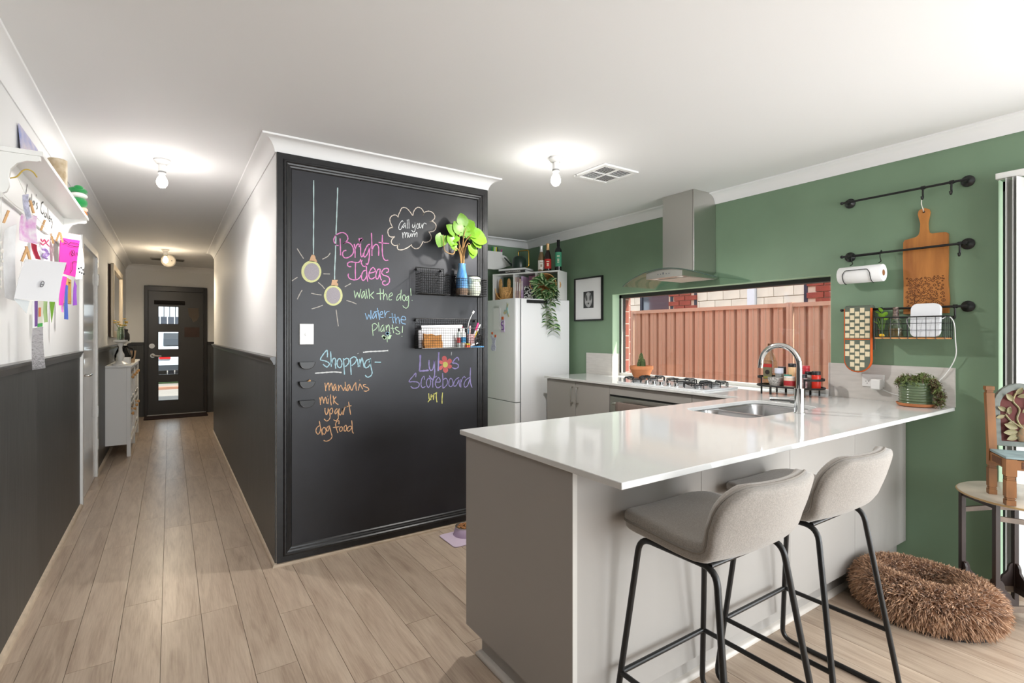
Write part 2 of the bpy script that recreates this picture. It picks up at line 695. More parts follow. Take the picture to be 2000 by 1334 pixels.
# green wall with the splashback window and the sliding door
W0, W1, WZ0, WZ1 = 1.600, 3.566, 0.884, 1.687
D0, D1, DZ = -1.85, 0.797, 2.10
wr = MB()
T = 0.095
wr.box(XG, XG + T, W1, YK, -0.1, ZC + 0.1)
wr.box(XG, XG + T, W0, W1, -0.1, WZ0)
wr.box(XG, XG + T, W0, W1, WZ1, ZC + 0.1)
wr.box(XG, XG + T, D1, W0, -0.1, ZC + 0.1)
wr.box(XG, XG + T, D0, D1, DZ, ZC + 0.1)
wr.box(XG, XG + T, YB - 0.12, D0, -0.1, ZC + 0.1)
wall_right = struct(wr.build('wall_right', 'green'), 'sage green kitchen wall with a long splashback window')
rv = MB()
rv.box(XG + 0.001, XG + T, W1 - 0.002, W1 + 0.001, 1.115, WZ1)
rv.box(XG + 0.001, XG + T, W0 - 0.001, W0 + 0.002, 1.115, WZ1)
rv.box(XG + 0.001, XG + T, W0, W1, WZ1 - 0.002, WZ1 + 0.001)
rv.build('window_reveal', 'reveal', wall_right)
MB().box(XG + 0.001, XG + T, D1 - 0.002, D1 + 0.001, 0, DZ).build('door_reveal', 'reveal', wall_right)
# outer brick skin of the house
brickred = brick_mat('red_brickwork', (150, 72, 56), (128, 60, 48), (205, 196, 184), 4.2)
wo = MB()
X0, X1 = XG + T, XG + 0.25
wo.box(X0, X1, W1, YE, -0.2, 2.9)
wo.box(X0, X1, W0, W1, -0.2, WZ0)
wo.box(X0, X1, W0, W1, WZ1, 2.9)
wo.box(X0, X1, D1, W0, -0.2, 2.9)
wo.box(X0, X1, D0, D1, DZ, 2.9)
wo.box(X0, X1, YB - 0.12, D0, -0.2, 2.9)
wall_outer = struct(wo.build('wall_outer', brickred), 'outer red brick skin of the house')

wb = MB()
wb.box(XW, 0.85, YB - 0.12, YB, -0.1, ZC + 0.1).box(3.25, XG + T, YB - 0.12, YB, -0.1, ZC + 0.1)
wb.box(0.85, 3.25, YB - 0.12, YB, -0.1, 0.28).box(0.85, 3.25, YB - 0.12, YB, 2.22, ZC + 0.1)  # unseen opening added to carry the rear fill light
struct(wb.build('wall_back', 'white'), 'living room wall with an opening added for the fill light')

ce = MB().box(XW - 0.12, XG + 0.25, YB - 0.12, YE + 0.12, ZC, ZC + 0.1)
struct(ce.build('ceiling', 'ceil'), 'flat white ceiling')

# coved cornices
cov = [(0, 2.321), (0.006, 2.319), (0.008, 2.322), (0.010, 2.334), (0.016, 2.350), (0.026, 2.366), (0.040, 2.379), (0.056, 2.386), (0.068, 2.389), (0.078, 2.390), (0.080, 2.394), (0.080, 2.402), (0, 2.402)]
struct(sweep_wall([(NX, YR), (XR, YR), (XR, YC), (XC, YC), (XC, YK), (XG, YK), (XG, YB)], cov).build('trim_1', 'cornice', smooth=25), 'coved white cornice around the kitchen side')
struct(sweep_wall([(XW, YB), (XW, YW), (XL, YW), (XL, YE), (NX, YE)], cov).build('trim_2', 'cornice', smooth=25), 'coved white cornice along the hallway')
# timber beads at the floor
bead = [(0, 0), (0.020, 0), (0.020, 0.006), (0.016, 0.013), (0.009, 0.019), (0, 0.022)]
struct(sweep_wall([(XR, YR), (XR, YC), (XC, YC), (XC, YK)], bead).build('baseboard_1', 'beadwood', smooth=30), 'oak bead along the chalkboard wall')
struct(sweep_wall([(XL + 0.006, YW), (XL + 0.006, 5.02)], bead).build('baseboard_2', 'beadwood', smooth=30), 'oak bead along the dark hallway wall')
struct(sweep_wall([(XL + 0.006, 6.06), (XL + 0.006, YE)], bead).build('baseboard_3', 'beadwood', smooth=30), 'oak bead behind the hallway cabinet')
struct(sweep_wall([(XG, 1.19), (XG, D1)], bead).build('baseboard_4', 'beadwood', smooth=30), 'oak bead under the green wall')

# hallway door on the left, gloss white
dr = bpy.data.objects.new('door_1', None)
dr.location = (XL, 5.54, 0)
COL.objects.link(dr)
struct(dr, 'gloss white hallway door with lever handle')
DY0, DY1 = 5.03, 6.05
b = MB().box(XL, XL + 0.022, DY0, DY0 + 0.06, 0, 2.06).box(XL, XL + 0.022, DY1 - 0.06, DY1, 0, 2.06).box(XL, XL + 0.022, DY0 + 0.06, DY1 - 0.06, 2.0, 2.06)
b.build('door_frame', 'satin_white', dr, bevel=0.003)
MB().box(XL, XL + 0.006, DY0 + 0.06, DY1 - 0.06, 0.008, 2.0).build('door_leaf', 'gloss_white', dr)
hd = MB()
hd.cyl((XL + 0.006, DY0 + 0.13, 0.98), (XL + 0.014, DY0 + 0.13, 0.98), 0.026, n=20)
hd.tube(fillet([(XL + 0.01, DY0 + 0.13, 0.98), (XL + 0.05, DY0 + 0.13, 0.98), (XL + 0.05, DY0 + 0.25, 0.98)], 0.012), 0.009, 10)
hd.build('handle', 'chrome', dr, smooth=True)
MB().cyl((XL + 0.006, DY0 + 0.12, 1.09), (XL + 0.018, DY0 + 0.12, 1.09), 0.018, n=16).build('lock', 'chrome', dr, smooth=True)
for z in (0.25, 0.55, 1.75):
    MB().cyl((XL + 0.024, DY1 - 0.05, z), (XL + 0.024, DY1 - 0.05, z + 0.1), 0.008, n=10).build('hinge', 'nickel', dr, smooth=True)

# front door
fd = bpy.data.objects.new('door_2', None)
fd.location = (0.09, YE - 0.03, 0)
COL.objects.link(fd)
struct(fd, 'dark grey front door with four square glass panes')
b = MB().box(-0.335, -0.285, YE - 0.04, YE + 0.05, 0, 2.075).box(0.47, 0.52, YE - 0.04, YE + 0.05, 0, 2.075).box(-0.285, 0.47, YE - 0.04, YE + 0.05, 1.995, 2.075)
b.build('door_frame', 'darkframe', fd, bevel=0.004)
panes = [(1.465, 1.757), (1.058, 1.350), (0.650, 0.945), (0.238, 0.545)]
L0, L1, P0, P1 = -0.285, 0.47, -0.157, 0.124
lf = MB()
lf.box(L0, P0, YE - 0.015, YE + 0.025, 0.02, 1.995).box(P1, L1, YE - 0.015, YE + 0.025, 0.02, 1.995)
zz = [1.995] + [z for p in panes for z in (p[1], p[0])] + [0.02]
for i in range(0, len(zz), 2):
    lf.box(P0, P1, YE - 0.015, YE + 0.025, zz[i + 1], zz[i])
lf.build('door_leaf', 'darkdoor', fd)
for z0, z1 in panes:
    MB().box(P0, P1, YE + 0.002, YE + 0.008, z0, z1).build('pane', 'glass', fd)
    fr = MB()
    for a in ((P0, P0 + 0.008, z0, z1), (P1 - 0.008, P1, z0, z1), (P0, P1, z0, z0 + 0.008), (P0, P1, z1 - 0.008, z1)):
        fr.box(a[0], a[1], YE - 0.018, YE + 0.002, a[2], a[3])
    fr.build('pane_bead', 'darkframe', fd)
MB().cyl((-0.235, YE - 0.015, 1.118), (-0.235, YE - 0.032, 1.118), 0.038, n=24).build('deadbolt', 'nickel', fd, smooth=True)
hd = MB().cyl((-0.225, YE - 0.015, 0.965), (-0.225, YE - 0.03, 0.965), 0.034, n=24)
hd.tube(fillet([(-0.225, YE - 0.02, 0.965), (-0.225, YE - 0.07, 0.965), (-0.11, YE - 0.07, 0.955)], 0.02), 0.013, 10)
hd.build('handle', 'nickel', fd, smooth=True)
MB().box(-0.30, 0.50, YE - 0.06, YE + 0.06, -0.011, 0.02).build('threshold', 'alulight', fd)
# roller blind and two tags on the door
bl = thing('roller_blind', 'dark rolled up blind at the top of the front door', 'blind', (0.0, YE - 0.05, 1.78))
MB().cyl((-0.205, YE - 0.05, 1.815), (0.205, YE - 0.05, 1.815), 0.03, n=16).build('roll', mat('blind_fabric', (34, 30, 28), 0.8), bl, smooth=True)
MB().box(-0.205, 0.205, YE - 0.026, YE - 0.0151, 1.78, 1.85).build('bracket', 'darkframe', bl)
pg = MB().prism([(0.245, 1.735), (0.395, 1.735), (0.405, 1.60), (0.375, 1.53), (0.32, 1.50), (0.30, 1.56), (0.262, 1.60)], lambda a, bb, t: (a, t, bb), YE - 0.021, YE - 0.0155)
tag(pg.build('paper_notice', mat('tan_card', (104, 94, 84), 0.8)), 'tan card cut-out stuck on the front door above the brown sign', 'notice')
sg = MB().box(0.20, 0.41, YE - 0.024, YE - 0.0155, 1.26, 1.42)
tag(sg.build('door_sign', mat('brown_sign', (66, 46, 38), 0.6, var=0.2, vscale=10)), 'small dark brown sign on the front door', 'sign')

# splashback window
w1 = bpy.data.objects.new('window_1', None)
w1.location = (XG + T, (W0 + W1) / 2, WZ0)
COL.objects.link(w1)
struct(w1, 'long low splashback window behind the cooktop')
FX0, FX1 = XG + T - 0.002, XG + T + 0.055
b = MB().box(FX0, FX1, W1 - 0.03, W1 + 0.02, WZ0, WZ1).box(FX0, FX1, W0 - 0.02, W0 + 0.012, WZ0, WZ1).box(FX0, FX1, W0, W1, WZ1 - 0.035, WZ1 + 0.01)
b.build('window_frame', 'aludark', w1)
MB().box(FX0 - 0.003, FX1 + 0.01, W0, W1, WZ0, WZ0 + 0.045).build('sill_rail', 'alulight', w1)
MB().box(FX0 - 0.004, FX0 + 0.01, W1 - 0.042, W1 - 0.03, WZ0 + 0.045, WZ1 - 0.035).build('jamb_strip', 'alulight', w1)
MB().box(FX0 + 0.02, FX0 + 0.026, W0 + 0.012, W1 - 0.03, WZ0 + 0.045, WZ1 - 0.035).build('pane', 'glass', w1)

# sliding door glass
w2 = bpy.data.objects.new('window_2', None)
w2.location = (XG + T, (D0 + D1) / 2, 0)
COL.objects.link(w2)
struct(w2, 'dark framed sliding door beside the green wall')
FX = XG + T
b = MB().box(FX - 0.02, FX + 0.08, D1 - 0.05, D1 + 0.0, 0, DZ).box(FX - 0.02, FX + 0.08, D0, D0 + 0.05, 0, DZ).box(FX - 0.02, FX + 0.08, D0, D1, DZ - 0.05, DZ).box(FX - 0.02, FX + 0.08, D0, D1, 0.0, 0.035).box(FX - 0.01, FX + 0.06, -0.55, -0.49, 0.03, DZ - 0.05)
b.build('window_frame', 'black', w2)
MB().box(FX + 0.04, FX + 0.046, D0 + 0.05, D1 - 0.05, 0.035, DZ - 0.05).build('pane', 'glass', w2)

# ------------------------------------------------------------------ outside the kitchen window
lw = MB().box(XG + 0.25, 30, -14, 30, -0.30, -0.14)
struct(lw.build('ground_side', mat('pale_paving', (176, 168, 156), 0.9, var=0.1, vscale=4)), 'pale paving along the side of the house')
FXX, FZ = 5.80, 1.655
fence_m = mat('fence_colour', (198, 160, 138), 0.42)
posts = [7.40, 5.40, 3.035, 0.67, -1.695]


def fence_panel(ya, yb, label):
    t = thing('fence_panel', label, 'fence', (FXX, (ya + yb) / 2, -0.14), 'salmon steel fence panels by the side path')
    pitch = 0.1505
    n = int(round((ya - yb - 0.08) / pitch))
    pit = (ya - yb - 0.08) / n
    y = ya - 0.04
    sh = []
    for i in range(n):
        y0 = y - i * pit
        sh += [(FXX, y0), (FXX, y0 - pit * 0.30), (FXX - 0.012, y0 - pit * 0.33), (FXX - 0.012, y0 - pit * 0.36), (FXX, y0 - pit * 0.39), (FXX, y0 - pit * 0.70), (FXX + 0.045, y0 - pit * 0.75), (FXX + 0.045, y0 - pit * 0.95)]
    sh.append((FXX, ya - 0.04 - n * pit))
    mb = MB()
    m = len(sh)
    mb.add([(a, c, -0.14) for a, c in sh] + [(a, c, FZ - 0.03) for a, c in sh], [(i, i + 1, m + i + 1, m + i) for i in range(m - 1)])
    mb.build('sheet', fence_m, t, fix=False)
    MB().box(FXX - 0.022, FXX + 0.04, yb + 0.03, ya - 0.03, FZ - 0.045, FZ).build('top_rail', fence_m, t)
    MB().box(FXX - 0.03, FXX + 0.045, yb + 0.0, yb + 0.03, -0.14, FZ + 0.005).build('post', fence_m, t)
    MB().box(FXX - 0.03, FXX + 0.045, ya - 0.03, ya - 0.0, -0.14, FZ + 0.005).build('post', fence_m, t)


fl_lab = ['salmon steel fence panel at the far left of the kitchen window, behind the brick pier', 'salmon ribbed steel fence panel filling most of the kitchen window', 'salmon ribbed steel fence panel at the right end of the kitchen window', 'salmon ribbed steel fence panel outside the sliding door']
for i in range(4):
    fence_panel(posts[i] - 0.002, posts[i + 1] + 0.002, fl_lab[i])

# brick return of the house at the left of the window, sun on it
pier = thing('brick_pier', 'red brick return wall seen at the left edge of the kitchen window', 'brick wall', (4.40, 4.72, -0.14))
brk = mat('pier_brick', (190, 98, 68), 0.85, var=0.18, vscale=5)
MB().box(XG + 0.25, 4.885, 4.66, 4.80, -0.14, 2.9).build('mortar', mat('mortar', (216, 206, 192), 0.9), pier)
bm_ = MB().box(-0.115, 0.115, -0.05, 0.05, -0.038, 0.038).mesh('brick')
bm_.materials.append(brk)
bh = MB().box(-0.055, 0.055, -0.05, 0.05, -0.038, 0.038).mesh('half_brick')
bh.materials.append(brk)
for r in range(32):
    z = -0.14 + 0.043 + r * 0.086
    xs = [4.775, 4.535, 4.295] if r % 2 == 0 else [4.655, 4.415, 4.175]
    for x in xs:
        inst(bm_, 'brick', pier, Vector((x, 4.70, z)) - pier.location)
    if r % 2:
        inst(bh, 'half_brick', pier, Vector((4.835, 4.70, z)) - pier.location)

# neighbour's house above the fence
NXX = 7.6
nb = thing('neighbour_house', 'cream brick neighbouring house above the fence', 'house', (NXX + 0.2, 4.0, -0.14))
MB().box(NXX + 0.03, NXX + 0.3, -2.0, 10.5, -0.14, 3.0).build('wall', mat('cream_mortar', (216, 196, 160), 0.9), nb)
cb = mat('cream_brick', (230, 221, 206), 0.85, var=0.08, vscale=3)
cbm = MB().box(-0.04, 0.03, -0.146, 0.146, -0.070, 0.070).mesh('brick')
cbm.materials.append(cb)
windows = [(5.62, 6.80), (2.05, 3.72)]
runs = [(-0.5, windows[1][0] - 0.055), (windows[1][1] + 0.055, 4.495), (4.625, windows[0][0] - 0.055), (windows[0][1] + 0.055, 8.2)]
for r in range(8):
    z = 1.50 + r * 0.15
    for ra, rb_ in runs:
        y = ra - (0.15 if r % 2 else 0.0)
        while y < rb_ - 0.02:
            ya, yb = max(ra, y), min(rb_, y + 0.30)
            if yb - ya > 0.03:
                inst(cbm, 'brick', nb, Vector((NXX + 0.03, (ya + yb) / 2, z)) - nb.location, scale=(1, (yb - ya - 0.008) / 0.292, 1))
            y += 0.30
MB().box(NXX - 0.06, NXX + 0.03, 4.50, 4.62, -0.14, 3.0).build('downpipe', mat('downpipe_white', (226, 230, 240), 0.5), nb)
ng = mat('neighbour_glass', (64, 70, 84), 0.05, spec=1.0, coat=1.0)
redb = mat('reflected_brick', (150, 70, 56), 0.85, var=0.15, vscale=5)
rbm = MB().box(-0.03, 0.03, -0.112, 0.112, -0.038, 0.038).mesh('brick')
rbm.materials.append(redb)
for (a, bb), split in zip(windows, (6.10, 2.92)):
    wd = MB()
    for q in ((a - 0.05, a), (bb, bb + 0.05), (split - 0.03, split + 0.03)):
        wd.box(NXX - 0.03, NXX + 0.05, q[0], q[1], 0.9, 2.5)
    wd.box(NXX - 0.03, NXX + 0.05, a - 0.05, bb + 0.05, 2.45, 2.5).box(NXX - 0.03, NXX + 0.05, a - 0.05, bb + 0.05, 0.85, 0.9)
    f = wd.build('window', mat('navy_frame', (42, 46, 62), 0.4), nb)
    MB().box(NXX - 0.005, NXX + 0.02, a, bb, 0.9, 2.45).build('pane', ng, f)
# bricks and mortar imitating the red brick reflected in the window panes
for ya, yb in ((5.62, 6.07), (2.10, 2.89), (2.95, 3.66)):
    MB().box(NXX - 0.020, NXX - 0.006, ya - 0.06, yb + 0.10, 1.55, 2.42).build('mortar', mat('reflected_mortar', (214, 186, 166), 0.9), nb)
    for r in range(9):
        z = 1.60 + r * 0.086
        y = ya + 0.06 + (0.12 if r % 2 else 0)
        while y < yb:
            inst(rbm, 'reflected_brick', nb, Vector((NXX - 0.018, min(y, yb), z)) - nb.location)
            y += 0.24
ev = MB().box(NXX - 0.5, NXX + 0.4, -2.2, 10.7, 2.75, 2.95)
ev.build('eave', mat('eave_white', (215, 215, 215), 0.7), nb)
# unseen roof slab added to keep the sun out of the sliding door
pt = MB().box(XG + 0.20, 6.6, -4.2, 1.0, 2.62, 2.72)
tag(pt.build('sun_block_roof', mat('sun_block_sheet', (214, 210, 202), 0.6)), 'unseen flat roof added to block sun at the sliding door', 'roof')

# ------------------------------------------------------------------ street seen through the front door
gr = MB().box(-14, 14, YE + 0.12, 45, -0.25, -0.08)
struct(gr.build('ground_front', mat('driveway', (112, 106, 100), 0.9, var=0.1, vscale=3)), 'pale driveway in front of the house')
kb = MB().box(-14, 14, 15.5, 15.8, -0.08, -0.02)
struct(kb.build('kerb', mat('kerb_brick', (140, 100, 82), 0.9)), 'low kerb across the driveway')
lawn = MB().box(-14, 14, 17.4, 20.2, -0.08, -0.05)
struct(lawn.build('verge_lawn', mat('lawn', (70, 96, 50), 0.95, var=0.3, vscale=20)), 'green verge lawn across the street')
shade_slab = MB().box(-2.4, 3.2, YE + 0.12, 12.4, 2.45, 2.55)  # unseen slab added to dim the view through the front door
tag(shade_slab.build('shade_roof', mat('shade_soffit', (200, 198, 194), 0.7)), 'unseen flat roof added to shade outside the front door', 'roof')
ff = thing('paling_fence', 'dark paling fence across the street seen through the front door', 'fence', (-0.3, 21.4, -0.08))
pm = MB().box(-0.09, 0.09, -0.012, 0.012, 0, 2.0).mesh('paling')
pm.materials.append(mat('dark_paling', (44, 50, 62), 0.8))
for i in range(26):
    inst(pm, 'paling', ff, (-2.6 + i * 0.21, 0.0 if i % 2 else 0.02, 0))
MB().box(-3.2, 2.6, 21.42, 21.46, 0.3, 0.4).build('rail', MATS['dark_paling'], ff)
gd = thing('garage_door', 'white ribbed garage wall across the street seen through the top door pane', 'garage door', (-0.3, 26, -0.08))
gp = MB().box(-0.085, 0.085, -0.03, 0.03, 0, 3.6).mesh('panel')
gp.materials.append(mat('garage_white', (176, 180, 186), 0.6))
for i in range(30):
    inst(gp, 'panel', gd, (-3.0 + i * 0.2, 0, 0))
MB().box(-3.6, 3.4, 26.02, 26.1, -0.08, 3.5).build('backing', mat('garage_grey', (120, 124, 132), 0.6), gd)

# parked white car across the street
car = thing('parked_car', 'white car parked across the street seen through the third door pane', 'car', (0.55, 18.6, -0.05))
side = [(-2.1, 0.35), (-2.12, 0.75), (-2.0, 0.95), (-1.55, 1.02), (-0.95, 1.42), (0.6, 1.46), (1.25, 1.05), (1.95, 0.92), (2.1, 0.65), (2.1, 0.35)]
MB().prism(side, lambda a, bb, t: (0.55 + t, 18.6 + 0.0 + a * 0.95 + 0.6, bb - 0.05), -0.86, 0.86).build('body', mat('car_white', (184, 188, 194), 0.2, coat=0.6), car, bevel=0.05)
MB().prism([(-1.62, 1.03), (-1.02, 1.38), (-0.98, 1.38), (-1.5, 1.03)], lambda a, bb, t: (0.55 + t, 18.58 + a * 0.95 + 0.6, bb - 0.03), -0.7, 0.7).build('rear_window', mat('car_glass', (20, 24, 30), 0.05), car)
for sx in (-0.75, 0.75):
    for sy in (-1.3, 1.35):
        MB().cyl((0.55 + sx - 0.11, 19.2 + sy * 0.95, 0.27), (0.55 + sx + 0.11, 19.2 + sy * 0.95, 0.27), 0.32, n=20).build('wheel', mat('tyre', (25, 25, 26), 0.8), car, smooth=True)
for sx in (-0.66, 0.66):
    MB().box(0.55 + sx - 0.13, 0.55 + sx + 0.13, 17.16, 17.22, 0.62, 0.80).build('tail_lamp', mat('tail_red', (170, 30, 30), 0.2), car)
MB().box(0.55 - 0.24, 0.55 + 0.24, 17.15, 17.2, 0.52, 0.64).build('plate', mat('plate', (190, 196, 205), 0.4), car)
MB().box(0.55 - 0.84, 0.55 + 0.84, 17.14, 17.25, 0.30, 0.45).build('bumper', mat('bumper_dark', (46, 50, 56), 0.5), car)

